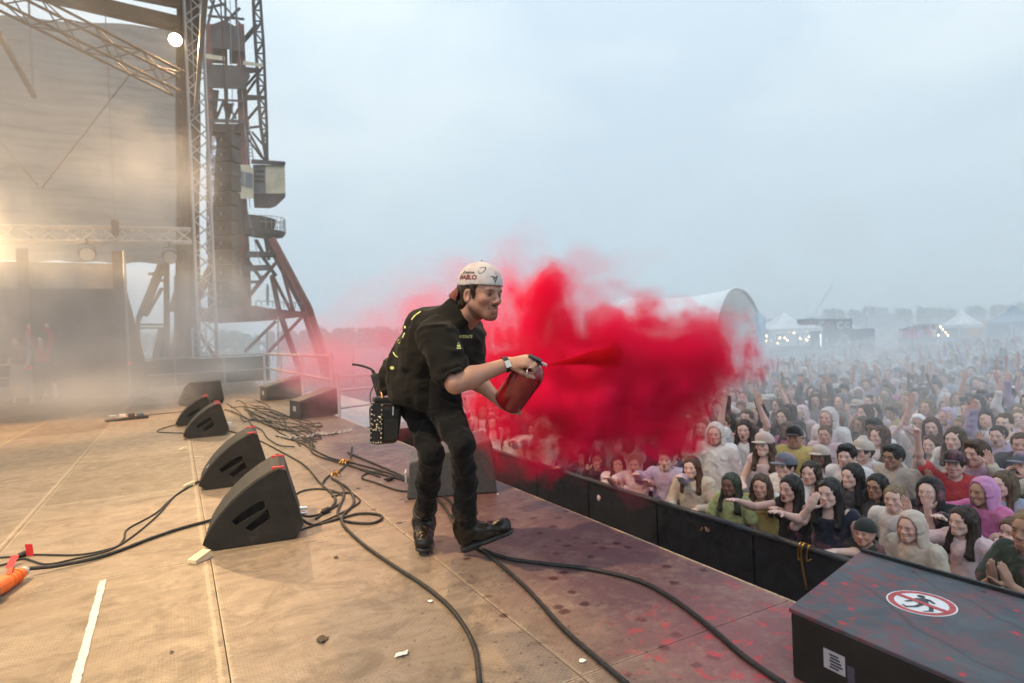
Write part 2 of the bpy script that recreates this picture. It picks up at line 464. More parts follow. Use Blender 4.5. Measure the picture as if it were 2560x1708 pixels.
base = mixc(n, l, 1.0, base, oi.outputs['Color'], 'MULTIPLY')
t8 = noise_node(n, l, 3.5, 8, .75, vec=P, dist=1.6)
base = mixc(n, l, ramp(n, l, t8.outputs['Fac'], [(.40, .75), (.52, 0.)]), base, mixc(n, l, 1.0, base, (.62, .60, .58), 'MULTIPLY'))
# chipped pale edges of each panel (object space: panels start at 0,0)
so_ = n.new('ShaderNodeSeparateXYZ'); l.new(tco.outputs['Object'], so_.inputs[0])
def mth(op, a, b_=None):
    k = n.new('ShaderNodeMath'); k.operation = op
    for i_, v in enumerate((a, b_)):
        if v is None: continue
        if isinstance(v, (int, float)): k.inputs[i_].default_value = v
        else: l.new(v, k.inputs[i_])
    return k.outputs[0]
ed = mth('MINIMUM', mth('MINIMUM', so_.outputs['X'], mth('SUBTRACT', 1.05, so_.outputs['X'])), mth('MINIMUM', so_.outputs['Y'], mth('SUBTRACT', 2.066, so_.outputs['Y'])))
ed = mth('ABSOLUTE', ed)
t9 = noise_node(n, l, 45.0, 4, .7, vec=P)
wear = ramp(n, l, mth('DIVIDE', ed, mth('ADD', mth('MULTIPLY', mth('POWER', t9.outputs['Fac'], 3.0), .10), .001)), [(.25, .6), (1.0, 0.)])
base = mixc(n, l, wear, base, (.50, .40, .28))
# scuffs: long thin scratches
mps_ = n.new('ShaderNodeMapping'); mps_.inputs['Scale'].default_value = (2.0, 26.0, 1); mps_.inputs['Rotation'].default_value = (0, 0, .5); l.new(P, mps_.inputs['Vector'])
t10 = noise_node(n, l, 2.2, 5, .6, vec=mps_.outputs['Vector'], dist=.4)
base = mixc(n, l, ramp(n, l, t10.outputs['Fac'], [(.66, 0.), (.74, .4)]), base, (.45, .37, .28))
# printed anti-slip mesh
brk = n.new('ShaderNodeTexBrick'); brk.inputs['Scale'].default_value = 1.0; brk.offset = 0.5
for k_, v_ in (('Mortar Size', .0012), ('Brick Width', .026), ('Row Height', .013), ('Mortar Smooth', .5)): brk.inputs[k_].default_value = v_
brk.inputs['Color1'].default_value = (1, 1, 1, 1); brk.inputs['Color2'].default_value = (.93, .93, .93, 1); brk.inputs['Mortar'].default_value = (.48, .48, .48, 1)
l.new(P, brk.inputs['Vector'])
base = mixc(n, l, ramp(n, l, t1.outputs['Fac'], [(.4, .35), (.6, 1.0)]), base, mixc(n, l, 1.0, base, brk.outputs['Color'], 'MULTIPLY'))
# powder stains: a dusty red film near the front edge plus drops and splashes
sx = n.new('ShaderNodeSeparateXYZ'); l.new(P, sx.inputs[0])
def mr(v, a, b_, c=0., d=1.):
    k = n.new('ShaderNodeMapRange'); k.interpolation_type = 'SMOOTHSTEP'
    for q, w in zip(('From Min', 'From Max', 'To Min', 'To Max'), (a, b_, c, d)): k.inputs[q].default_value = w
    l.new(v, k.inputs['Value']); return k.outputs['Result']
def mul(a, b_):
    k = n.new('ShaderNodeMath'); k.operation = 'MULTIPLY'
    for i, v in enumerate((a, b_)):
        if isinstance(v, float): k.inputs[i].default_value = v
        else: l.new(v, k.inputs[i])
    return k.outputs[0]
def addn(a, b_):
    k = n.new('ShaderNodeMath'); k.operation = 'ADD'
    for i, v in enumerate((a, b_)):
        if isinstance(v, float): k.inputs[i].default_value = v
        else: l.new(v, k.inputs[i])
    return k.outputs[0]
wob = addn(sx.outputs['X'], mul(addn(t1.outputs['Fac'], -.5), .55))
film_x = mr(wob, 1.02, 1.75); film_y = mul(mr(sx.outputs['Y'], 13., 5.5), mr(sx.outputs['Y'], -.5, 1.4))
zone = mul(film_x, film_y)
t5 = noise_node(n, l, 24.0, 5, .75, vec=P); t6 = noise_node(n, l, 3.2, 5, .7, vec=P, dist=1.0)
film = mul(zone, ramp(n, l, addn(mul(t5.outputs['Fac'], .5), mul(t6.outputs['Fac'], .55)), [(.42, .15), (.54, .95)]))
base = mixc(n, l, film, base, (.075, .020, .030))
base = mixc(n, l, mul(zone, .4), base, (.17, .115, .125))
vo = n.new('ShaderNodeTexVoronoi'); vo.inputs['Scale'].default_value = 9.0; vo.inputs['Randomness'].default_value = 1.0
pw = n.new('ShaderNodeVectorMath'); pw.operation = 'ADD'; l.new(P, pw.inputs[0])
sc_ = n.new('ShaderNodeVectorMath'); sc_.operation = 'SCALE'; sc_.inputs['Scale'].default_value = .05; l.new(t5.outputs['Color'], sc_.inputs[0]); l.new(sc_.outputs[0], pw.inputs[1]); l.new(pw.outputs[0], vo.inputs['Vector'])
sepc = n.new('ShaderNodeSeparateColor'); l.new(vo.outputs['Color'], sepc.inputs[0])
big = mul(ramp(n, l, vo.outputs['Distance'], [(.17, 1.), (.26, 0.)]), ramp(n, l, sepc.outputs[0], [(.45, 0.), (.50, 1.)]))
zone2 = mul(mr(wob, .95, 1.25), mr(sx.outputs['Y'], 7.0, 3.6))
base = mixc(n, l, mul(big, mul(zone2, .92)), base, (.035, .010, .012))
vs_ = n.new('ShaderNodeTexVoronoi'); vs_.inputs['Scale'].default_value = 38.0; l.new(pw.outputs[0], vs_.inputs['Vector'])
sc2 = n.new('ShaderNodeSeparateColor'); l.new(vs_.outputs['Color'], sc2.inputs[0])
sm = mul(ramp(n, l, vs_.outputs['Distance'], [(.16, 1.), (.28, 0.)]), ramp(n, l, sc2.outputs[0], [(.66, 0.), (.7, 1.)]))
zone3 = mul(mr(wob, .15, 1.2), mr(sx.outputs['Y'], 8.0, 3.0))
base = mixc(n, l, mul(sm, mul(zone3, .8)), base, (.045, .022, .02))
# fresh bright red splashes by the near corner
zone4 = mul(mul(mr(sx.outputs['X'], 1.15, 1.7), mr(sx.outputs['Y'], 2.2, 1.55)), 1.0)
t7 = noise_node(n, l, 13.0, 4, .7, vec=P, dist=.5)
base = mixc(n, l, mul(zone4, ramp(n, l, t7.outputs['Fac'], [(.56, 0.), (.63, 1.)])), base, (.55, .012, .03))
base = mixc(n, l, mul(zone4, .4), base, (.36, .12, .13))
l.new(base, b.inputs['Base Color'])
l.new(ramp(n, l, t2.outputs['Fac'], [(.3, .62), (.7, .40)]), b.inputs['Roughness'])
hgt = addn(mul(t3.outputs['Fac'], .3), mul(brk.outputs['Fac'], -.6)); bump(n, l, b, addn(hgt, mul(t2.outputs['Fac'], .5)), .35, .003)
mat('deck_side', (.33, .24, .15), .8)
xs = [-12.84, -11.76, -10.68, -9.6, -8.52, -7.44, -6.36, -5.28, -4.2, -3.12, -2.04, -.96, .12, 1.15, EDGE]
ys = [-4.495 + 2.07 * k for k in range(0, 17)]
stage = empty('stage_floor', (0, 0, 0)); tag(stage, 'worn plywood stage floor of rectangular deck panels', kind='structure')
PAN = {}
for i in range(len(xs) - 1):
    for j in range(len(ys) - 1):
        if ys[j + 1] < -1 and xs[i] > 0: pass
        w = round(xs[i + 1] - xs[i] - .004, 3)
        if w not in PAN:
            mb = MB(); mb.box((0, 0, -.04), (w, 2.066, 0)); me = mb.mesh('deck_panel'); me.materials.append(MATS['deck']); PAN[w] = me
        o = link('deck_panel', PAN[w], None, stage, (xs[i] + .002, ys[j] + .002, rng.uniform(-.0015, .0015)))
        g = rng.choice((1.0, 1.0, 1.06, .93, .86)); o.color = (g, g * rng.uniform(.99, 1.01), g * rng.uniform(.97, 1.05), 1)
mb = MB(); mb.box((-12.9, -4.6, GROUND), (EDGE - .06, 28.6, -.07)); tag(mb.build('stage_base', mat('base_black', (.015, .015, .018), .9)), 'black skirted substructure under the stage floor', kind='structure')
mb = MB(); mb.box((EDGE + .001, -4.5, -.052), (EDGE + .018, 28.5, -.003)); tag(mb.build('stage_edge_trim', mat('ply_edge', (.42, .31, .2), .8, var=.5, scale=60)), 'raw plywood edge strip along the front of the stage', kind='structure')
# ================================================================== THINGS ON STAGE
m, n, l, b = new_mat('black_paint'); t1 = noise_node(n, l, 90, 5, .7); t2 = noise_node(n, l, 7, 6, .7); t3 = noise_node(n, l, 38, 4, .8)
c = ramp(n, l, t2.outputs['Fac'], [(.3, (.012, .011, .010)), (.7, (.026, .023, .020))])
c = mixc(n, l, ramp(n, l, t3.outputs['Fac'], [(.70, 0.), (.76, .7)]), c, (.22, .20, .17))
c = mixc(n, l, ramp(n, l, t2.outputs['Fac'], [(.60, 0.), (.80, .35)]), c, (.10, .085, .065))
l.new(c, b.inputs['Base Color']); b.inputs['Roughness'].default_value = .58; b.inputs['Specular IOR Level'].default_value = .3; bump(n, l, b, t1.outputs['Fac'], .5, .003)
mat('grille', (.030, .028, .026), .7, var=.35, scale=300, bmp=.5)
mat('rubber', (.018, .018, .019), .6, var=.3, scale=30)
mat('handle_dark', (.006, .006, .007), .5)
mat('red_tape', (.75, .03, .04), .5, var=.1)
mat('white_tape', (.58, .56, .52), .7, var=.25, scale=25)
mat('pale_wood', (.66, .55, .38), .75, var=.2, scale=12)
mat('chrome', (.75, .75, .76), .25, metal=1.0, var=.1)
mat('brass', (.62, .33, .08), .35, metal=1.0, var=.4, scale=60)
mat('alu', (.62, .63, .65), .42, metal=.85, var=.15)
mat('orange_plastic', (.85, .16, .015), .4, var=.15, scale=30)
mat('grey_plastic', (.45, .46, .48), .5, var=.1)

def apply_bool(me, cutters):
    o = bpy.data.objects.new('tmp', me); COL.objects.link(o); tmp = [o]
    for c in cutters:
        k = bpy.data.objects.new('cut', c); COL.objects.link(k); tmp.append(k)
        md = o.modifiers.new('x', 'BOOLEAN'); md.object = k; md.operation = 'DIFFERENCE'; md.solver = 'EXACT'
    bv = o.modifiers.new('b', 'BEVEL'); bv.width = .006; bv.segments = 2; bv.limit_method = 'ANGLE'; bv.angle_limit = R(35)
    dg = bpy.context.evaluated_depsgraph_get(); dg.update()
    r = bpy.data.meshes.new_from_object(o.evaluated_get(dg))
    for k in tmp: bpy.data.objects.remove(k)
    return r
# monitor wedge: local x = away from the performer side (0 tip .. .53), y = length, z = up
PROF = [(.0, .045), (.045, .0), (.43, .0), (.475, .085), (.40, .475), (.365, .495), (.325, .472), (.26, .425), (.195, .365), (.135, .295), (.08, .215), (.035, .13), (.008, .075)]
def wedge_mesh(L):
    mb = MB(); mb.prism(PROF, 0, L)
    def slot(poly, y0, y1):
        c = MB(); c.prism(poly, y0, y1); return c.mesh('c')
    cuts = []
    for y0, y1 in ((-.02, .07), (L - .07, L + .02)):
        cuts.append(slot([(.135, .175), (.155, .145), (.29, .235), (.292, .275), (.275, .287), (.20, .24)], y0, y1))
        cuts.append(slot([(.195, .118), (.225, .088), (.315, .158), (.305, .225)], y0, y1))
    return apply_bool(mb.mesh('cabinet'), cuts)
WL = .56
WCAB = wedge_mesh(WL)
def wedge(name, loc, rz, label, near=False, tapes=True, scale=1.0, logo=False):
    t = empty(name, loc, rz); t.scale = (scale * 1.15, scale, scale * .86)
    tag(t, label, 'monitor speaker', 'stage monitor wedges')
    cab = link('cabinet', WCAB, MATS['black_paint'], t)
    # curved perforated grille laid on the sloping front
    g = MB(); prof = [(.016, .062 + .02), (.035, .13), (.08, .215), (.135, .295), (.195, .365), (.26, .425), (.325, .472), (.355, .487)]
    for i in range(len(prof) - 1):
        (a, z), (c, w) = prof[i], prof[i + 1]; nx, nz_ = -(w - z), (c - a); q = math.hypot(nx, nz_); nx, nz_ = nx / q * .004, nz_ / q * .004
        g.add([(a + nx, .03, z + nz_), (c + nx, .03, w + nz_), (c + nx, WL - .03, w + nz_), (a + nx, WL - .03, z + nz_)], [(0, 1, 2, 3)])
    g.build('grille', MATS['grille'], t, smooth=True)
    for y in (.0, WL):
        k = MB(); M = Matrix.Translation((.25, .068 if y == 0 else WL - .068, .155)) @ Matrix.Rotation(R(90), 4, 'X')
        k.disc(M, .016, 16); k.build('handle_screw', MATS['handle_dark'], t)
    if tapes:
        for y in (.045, WL - .10):
            k = MB(); k.box((.333, y, .4765), (.392, y + .018, .4975), Matrix.Rotation(0, 4, 'Y')); k.build('tape_mark', MATS['red_tape'], t)
    if logo:
        k = MB()
        for (x, z, w) in ((0, 0, .03), (.012, .0, .02), (.0, .012, .012)):
            pass
        k.add([(.058, .44, .178), (.075, .44, .208), (.075, .50, .208), (.058, .50, .178)], [(0, 1, 2, 3)])
        for v_ in range(len(k.v)): k.v[v_] = (k.v[v_][0] - .008, k.v[v_][1] - .42 + .05, k.v[v_][2] + .006)
        k.build('badge', MATS['white_tape'], t)
    for z in (.16, .125):
        k = MB(); k.tube([(.462, WL * .28, z), (.475, WL * .28, z - .002), (.50, WL * .28, z - .004)], .012, 10); k.build('connector', MATS['chrome'], t)
    return t
pA = on_z(517, 1384); wedge('monitor_wedge', (pA.x - .02, pA.y + .02, .006), R(-7), 'nearest black monitor wedge with red tape on its top corners', near=True)
pB = on_z(545, 1245); wedge('monitor_wedge', (.115, 5.62, .006), R(-4), 'black wedge right behind the nearest one with white badge', logo=True)
pC = on_z(458, 1099); wedge('monitor_wedge', (pC.x, pC.y, .004), R(-2), 'nearer wedge of the second pair further up the stage', tapes=True)
wedge('monitor_wedge', (pC.x - .09, pC.y + 1.55, .004), R(-2), 'farther wedge of the second pair, partly hidden behind its twin')
pD = on_z(445, 1015); wedge('monitor_wedge', (pD.x, pD.y, .004), R(-62), 'hazy wedge far back, turned sideways', scale=1.15, tapes=False)

# front-fill boxes along the stage edge: a cuboid with one sloped face
def fill_box(loc, rz, w, h, d0, d1, label, port=True):
    t = empty('front_fill_speaker', loc, rz); tag(t, label, 'speaker', 'speakers on the stage edge')
    mb = MB(); mb.prism([(0, 0), (w, 0), (w - .02, h), (0 + .01, h * .62)], 0, d0)
    mb.build('cabinet', MATS['fill_paint'], t, bev=.008)
    k = MB(); k.prism([(.03, .03), (w - .04, .03), (w - .055, h - .05), (.04, h * .62 - .035)], -.006, -.001); k.build('grille', MATS['grille'], t)
    k = MB(); M = Matrix.Translation((w * .62, -.0075, h * .42)) @ Matrix.Rotation(R(90), 4, 'X'); k.disc(M, h * .24, 28, h * .20); k.build('driver_ring', MATS['black_paint'], t)
    k = MB(); k.box((-.006, d0 * .3, h * .25), (.004, d0 * .55, h * .42)); k.build('handle', MATS['grey_plastic' if port else 'handle_dark'], t)
    return t
mat('fill_paint', (.055, .06, .066), .5, var=.3, scale=40, bmp=.25)
p = on_z(747, 1048); fill_box((p.x, p.y, .003), R(10), .66, .44, .42, .3, 'grey-black speaker on the stage edge by the railing')
p = on_z(665, 1003); fill_box((p.x, p.y, .003), R(10), .78, .48, .42, .3, 'farthest grey-black speaker on the stage edge')
# the one behind the performer's legs
t = empty('front_fill_speaker', (1.42, 4.28, .003), R(-20)); tag(t, 'dark grey speaker behind the performer\'s legs', 'speaker', 'speakers on the stage edge')
mb = MB(); mb.prism([(0, 0), (.66, 0), (.63, .40), (.03, .27)], 0, .5); mb.build('cabinet', MATS['fill_paint'], t, bev=.012)
k = MB(); k.box((-.012, .12, .10), (.0, .26, .17)); k.build('handle', MATS['grey_plastic'], t)
k = MB(); k.box((.60, .02, .02), (.64, .03, .36)); k.build('corner_strip', MATS['black_paint'], t)

# big black box at the near corner with the prohibition sign
BH = .228
PA, PB = on_z(1976, 1520, BH), on_z(2152, 1381, BH)
box = empty('speaker_box', (PA.x, PA.y, .003)); tag(box, 'large black speaker box at the near stage corner with a round no-walking sign', 'speaker')
BO = Vector(box.location); LEN = 1.45
pa, pb = Vector((0, 0, 0)), Vector((PB.x - PA.x, PB.y - PA.y, 0)); pd = pa + Vector((-.015, -LEN, 0)); pc = pb + Vector((.03, -LEN, 0))
BP = Matrix(((1, 0, 0, 0), (0, 1, 0, 0), (0, 0, 1, 0), (0, 0, 0, 1)))
def foot(g): # footprint grown by g
    c_ = (pa + pb + pc + pd) / 4; return [((p - c_) * (1 + g / .5) + c_)[:2] for p in (pa, pd, pc, pb)]
m, n, l, b = new_mat('box_top')
t1 = noise_node(n, l, 3.5, 6, .65, dist=.6); t2 = noise_node(n, l, 16, 5, .7); t3 = noise_node(n, l, 34, 4, .7)
c = ramp(n, l, t1.outputs['Fac'], [(.3, (.032, .042, .058)), (.5, (.055, .068, .086)), (.72, (.09, .108, .128))])
c = mixc(n, l, ramp(n, l, t2.outputs['Fac'], [(.55, 0.), (.75, .6)]), c, (.05, .09, .115))
sp = n.new('ShaderNodeTexCoord'); sxy = n.new('ShaderNodeSeparateXYZ'); l.new(sp.outputs['Object'], sxy.inputs[0])
mrx = n.new('ShaderNodeMapRange'); mrx.interpolation_type = 'SMOOTHSTEP'; mrx.inputs['From Min'].default_value = -.95; mrx.inputs['From Max'].default_value = .05; l.new(sxy.outputs['Y'], mrx.inputs['Value'])
spl = ramp(n, l, t2.outputs['Fac'], [(.46, 0.), (.60, .85)])
k = n.new('ShaderNodeMath'); k.operation = 'MULTIPLY'; l.new(spl, k.inputs[0]); l.new(mrx.outputs[0], k.inputs[1])
c = mixc(n, l, k.outputs[0], c, (.20, .040, .050))
vo = n.new('ShaderNodeTexVoronoi'); vo.inputs['Scale'].default_value = 17; ad = n.new('ShaderNodeVectorMath'); ad.operation = 'ADD'; l.new(sp.outputs['Object'], ad.inputs[0])
s2 = n.new('ShaderNodeVectorMath'); s2.operation = 'SCALE'; s2.inputs['Scale'].default_value = .035; l.new(t3.outputs['Color'], s2.inputs[0]); l.new(s2.outputs[0], ad.inputs[1]); l.new(ad.outputs[0], vo.inputs['Vector'])
sc_ = n.new('ShaderNodeSeparateColor'); l.new(vo.outputs['Color'], sc_.inputs[0])
d1 = ramp(n, l, vo.outputs['Distance'], [(.14, 1.), (.24, 0.)]); d2 = ramp(n, l, sc_.outputs[0], [(.60, 0.), (.63, 1.)])
k = n.new('ShaderNodeMath'); k.operation = 'MULTIPLY'; l.new(d1, k.inputs[0]); l.new(d2, k.inputs[1])
c = mixc(n, l, k.outputs[0], c, (.48, .02, .035))
wv = n.new('ShaderNodeTexWave'); wv.inputs['Scale'].default_value = 1.1; wv.inputs['Distortion'].default_value = 11; wv.inputs['Detail'].default_value = 3; l.new(sp.outputs['Object'], wv.inputs['Vector'])
c = mixc(n, l, ramp(n, l, wv.outputs['Fac'], [(.0, .5), (.012, 0.)]), c, (.02, .025, .03))
l.new(c, b.inputs['Base Color']); b.inputs['Roughness'].default_value = .55; bump(n, l, b, t3.outputs['Fac'], .3, .004)
mb = MB(); mb.prism(foot(0), 0, BH - .018, BP); mb.build('cabinet', MATS['black_paint'], box, bev=.006)
mb = MB(); mb.prism(foot(.004), BH - .0175, BH - .003, BP); mb.build('top_panel', MATS['box_top'], box, bev=.003)
e_ = (pc - pb).normalized(); nx_ = Vector((-e_.y, e_.x, 0)); nx_ = nx_ if nx_.x > 0 else -nx_
mb = MB(); mb.beam(pb + nx_ * .012 + Vector((0, 0, BH - .004)), pc + nx_ * .012 + Vector((0, 0, BH - .004)), .014, .026); mb.build('edge_strip', MATS['rubber'], box)
for y in (.22, .44, .66, .88, 1.1):
    k = MB(); q_ = pb + e_ * y - nx_ * .04; k.disc(Matrix.Translation((q_.x, q_.y, BH - .0022)), .009, 14); k.build('bolt_hole', MATS['handle_dark'], box)
# sign: layered flat print, upright as seen from the stage
C_ = on_z(2303, 1508, BH) - BO; SR = .098
RS = Matrix.Translation((C_.x, C_.y, BH - .0032)) @ Matrix.Rotation(-YAW - R(8), 4, 'Z') @ Matrix.Diagonal((1, 1.0, 1, 1))
mat('sign_white', (.80, .80, .82), .4, var=.06, scale=30); mat('sign_red', (.50, .045, .055), .45, var=.2, scale=25); mat('sign_black', (.03, .035, .045), .5)
sg = MB(); sg.disc(RS @ Matrix.Translation((0, 0, .0010)), SR, 48); so = sg.build('prohibition_sign', MATS['sign_white'], box)
sg = MB(); sg.disc(RS @ Matrix.Translation((0, 0, .0016)), SR * .95, 48, SR * .77); sg.build('sign_ring', MATS['sign_red'], so)
fig = MB(); Z = .0019
def blob(pts):
    fig.add([RS @ Vector((SR * x, SR * y, Z)) for x, y in pts], [tuple(range(len(pts)))])
fig.disc(RS @ Matrix.Translation((.24 * SR, .50 * SR, Z)), .12 * SR, 16)
blob([(-.02, .36), (.26, .36), (.32, .20), (.20, -.06), (.08, -.14), (-.12, -.10), (-.12, .1)])      # torso
blob([(.24, .36), (.40, .24), (.42, -.06), (.33, -.10), (.28, .12)])                                # arms
blob([(.0, .36), (-.28, .20), (-.46, .14), (-.44, .05), (-.24, .09), (-.04, .2)])
blob([(.10, -.10), (.06, -.36), (-.06, -.60), (-.24, -.62), (-.26, -.68), (.04, -.69), (.20, -.36), (.2, -.06)])   # legs
blob([(-.10, -.08), (-.34, -.24), (-.56, -.26), (-.62, -.12), (-.68, -.14), (-.64, -.36), (-.30, -.37), (.05, -.16)])
fig.build('sign_figure', MATS['sign_black'], so)
sg = MB(); sg.box((-SR * .09, -SR * .84, 0), (SR * .09, SR * .84, .0004), RS @ Matrix.Translation((0, 0, .0022)) @ Matrix.Rotation(R(33), 4, 'Z')); sg.build('sign_bar', MATS['sign_red'], so)
# label plates on the side facing the performer
f_ = (pd - pa).normalized(); nl = Vector((f_.y, -f_.x, 0)); nl = nl if nl.x < 0 else -nl
def side_plate(s0, s1, z0, z1, off, name, m_, parent):
    a_, b_ = pa + f_ * s0, pa + f_ * s1; q = MB(); vs = []
    for o_ in (off, off + .0012):
        vs += [a_ + nl * o_ + Vector((0, 0, z0)), b_ + nl * o_ + Vector((0, 0, z0)), b_ + nl * o_ + Vector((0, 0, z1)), a_ + nl * o_ + Vector((0, 0, z1))]
    q.add(vs, [(0, 1, 2, 3), (7, 6, 5, 4), (0, 4, 5, 1), (1, 5, 6, 2), (2, 6, 7, 3), (3, 7, 4, 0)]); return q.build(name, m_, parent)
lo_ = side_plate(.115, .185, .085, .145, .0005, 'label_plate', mat('label_pale', (.42, .40, .45), .5, var=.1), box)
side_plate(.192, .215, .070, .125, .0005, 'label_plate', mat('label_dim', (.06, .06, .08), .5, var=.4), box)
for i in range(5): side_plate(.135 + .003 * (i % 2), .165 + .004 * ((i * 3) % 4), .093 + i * .0095, .098 + i * .0095, .0020, 'label_print', MATS['sign_black'], lo_)

# ---- cables
def cable(name, px, r, label, z=None, mt='rubber', group='cables on the stage floor', wob=0.0, hole=None):
    pts = []
    for i, q in enumerate(px):
        p = on_z(q[0], q[1]); p.z = r + .002 + (q[2] if len(q) > 2 else 0); pts.append(p)
    c = MB(); c.tube(smooth_path(pts, 7), r, 8); o = c.build(name, MATS[mt], smooth=True)
    tag(o, label, 'cable', group); return o
cable('power_cable', [(75, 1442, .03), (150, 1425, .012), (260, 1395), (380, 1350), (455, 1325), (540, 1302)], .0105, 'thick black power cable running from the orange plug to the nearest wedge')
cable('signal_cable', [(-20, 1398), (40, 1395), (90, 1390), (200, 1390), (285, 1372), (310, 1350), (320, 1325), (390, 1285), (440, 1240), (505, 1205), (560, 1190)], .0055, 'thin black cable with red label tag')
cable('signal_cable', [(-20, 1422), (20, 1412), (60, 1400), (115, 1414), (190, 1400), (270, 1380), (330, 1345), (395, 1290), (445, 1236), (510, 1200), (570, 1195)], .0055, 'thin black cable lying just below the tagged one')
cable('stage_cable', [(735, 1303, .1), (760, 1305, .03), (800, 1290), (830, 1270), (838, 1250), (820, 1228), (806, 1215), (820, 1195), (850, 1180), (875, 1150), (880, 1120)], .0085, 'black cable from the nearest wedge to the big bundle')
cable('stage_cable', [(735, 1312, .08), (780, 1316), (850, 1300), (900, 1288), (945, 1290), (955, 1300), (930, 1312), (880, 1310), (850, 1300), (845, 1280), (860, 1240), (850, 1210), (830, 1200)], .0085, 'looped black cable beside the nearest wedge')
cable('stage_cable', [(830, 1200), (870, 1225), (885, 1260), (860, 1290), (856, 1312), (880, 1340), (920, 1375), (985, 1420), (1060, 1470), (1120, 1520), (1165, 1580), (1190, 1640), (1200, 1720)], .0095, 'long black cable curving to the bottom of the floor')
cable('stage_cable', [(870, 1135), (930, 1160), (1010, 1195), (1060, 1225), (1110, 1270), (1150, 1340), (1230, 1400), (1320, 1480), (1410, 1580), (1500, 1660), (1570, 1720)], .0095, 'thick black cable passing behind the boots toward the front corner')
cable('stage_cable', [(1090, 1230), (1130, 1265), (1150, 1320), (1190, 1368), (1260, 1400), (1360, 1415), (1480, 1430), (1600, 1460), (1690, 1510), (1780, 1580), (1860, 1650), (1960, 1720)], .0105, 'thick black cable bending toward the box with the sign')
cable('stage_cable', [(1050, 1228), (1000, 1230), (940, 1210), (905, 1198), (920, 1186), (960, 1182), (1000, 1195), (1060, 1220)], .008, 'small cable loop behind the performer')
cable('stage_cable', [(560, 1075), (640, 1100), (700, 1130), (760, 1165), (800, 1210), (830, 1232), (870, 1235)], .008, 'black cable leading off the second wedge pair')
cable('stage_cable', [(690, 1092), (740, 1105), (770, 1120), (790, 1140), (850, 1160), (900, 1175), (960, 1190), (1050, 1215)], .0085, 'cable in the middle of the run toward the performer')
cable('stage_cable', [(745, 1040), (760, 1070), (780, 1100), (785, 1125), (830, 1148), (900, 1165), (980, 1188), (1060, 1222)], .008, 'cable leading away from the edge speaker')
cable('stage_cable', [(738, 1035), (750, 1060), (772, 1090), (776, 1118), (810, 1140), (880, 1168), (950, 1195)], .008, 'second cable leading away from the edge speaker')
cable('stage_cable', [(720, 1265), (745, 1235), (790, 1225), (835, 1230), (858, 1245), (850, 1262), (820, 1280), (790, 1300)], .007, 'cable arching between the wedges and the bundle')
cable('stage_cable', [(740, 1332), (800, 1310), (860, 1282), (900, 1255), (870, 1235), (830, 1245)], .006, 'thin cable crossing the bundle')
cable('stage_cable', [(450, 1060), (400, 1075), (398, 1082), (440, 1084), (470, 1085)], .007, 'small cable loop left of the second wedge pair')
cable('stage_cable', [(265, 1052), (320, 1045), (360, 1040), (410, 1035), (460, 1030), (520, 1020)], .007, 'hazy cable running to the small gadgets on the floor')
cr_ = random.Random(5)
for k in range(15):
    u, v = cr_.uniform(560, 640), cr_.uniform(1000, 1030); pts = [(u, v)]
    for s_ in range(7):
        u += cr_.uniform(5, 42); v += cr_.uniform(-2, 20)
        pts.append((min(u, 800), v, .006 * (k % 4)))
    if k % 3 == 0:
        for a in range(5): pts.append((pts[-1][0] - cr_.uniform(10, 40) * math.cos(a), pts[-1][1] + cr_.uniform(-6, 8), .01))
    cable('tangled_cable', pts, .0075, 'brown-black cable in the tangle behind the second wedge pair', group='tangled cables mid-stage')
# plugs and joints on the cables
def plug(p, rz, label, mt='rubber', s=1.0):
    c = MB(); c.tube([(-.05, 0, .022), (-.03, 0, .022), (-.028, 0, .022), (.02, 0, .022), (.024, 0, .022), (.045, 0, .022)], [.010, .012, .019, .020, .014, .012], 12)
    o = c.build('cable_joint', MATS[mt], smooth=True, loc=(p.x, p.y, 0), rz=rz); o.scale = (s,) * 3
    return tag(o, label, 'connector')
plug(on_z(816, 1284), R(40), 'black cable joint near the nearest wedge')
plug(on_z(975, 1203), R(10), 'black plug on the small loop behind the performer')
plug(on_z(58, 1393), R(60), 'dark cable joint beside the red tag', s=.8)
# orange industrial plug at the left edge
p = on_z(30, 1470); q = on_z(78, 1440)
ax = (q - p); ax.z = 0; ax.normalize(); rz = math.atan2(ax.y, ax.x)
t = empty('industrial_plug', (p.x, p.y, .0), rz); tag(t, 'orange industrial power plug with white gland at the left edge', 'plug')
c = MB(); c.tube([(-.16, 0, .045), (-.06, 0, .045), (-.055, 0, .045), (.0, 0, .045), (.075, 0, .045), (.08, 0, .045)], [.042, .042, .036, .036, .030, .026], 20); c.build('plug_body', MATS['orange_plastic'], t, smooth=False)
for x in (-.055, -.03, 0, .03): 
    c = MB(); c.tube([(x, 0, .045), (x + .006, 0, .045)], .0385, 20); c.build('grip_ring', MATS['orange_plastic'], t)
c = MB(); c.tube([(.081, 0, .045), (.105, 0, .045), (.115, 0, .045)], [.025, .025, .014], 12); c.build('cable_gland', MATS['grey_plastic'], t)
c = MB(); c.prism([(-.12, .086), (-.02, .082), (.0, .105), (.012, .1), (-.01, .078), (-.12, .076)], -.012, .012); c.build('locking_lever', mat('red_plastic', (.6, .07, .02), .4), t)
t = empty('distribution_box', (p.x - .16 * ax.x - .03, p.y - .16 * ax.y, 0), rz); tag(t, 'corner of a blue-grey power box behind the orange plug', 'power box')
c = MB(); c.box((-.2, -.08, .0), (.0, .08, .10)); c.build('housing', mat('blue_grey', (.10, .14, .18), .6), t, bev=.006)
c = MB(); c.box((-.0005, -.05, .02), (.006, .05, .09)); c.build('socket_flange', mat('blue_plastic', (.03, .1, .35), .5), t)
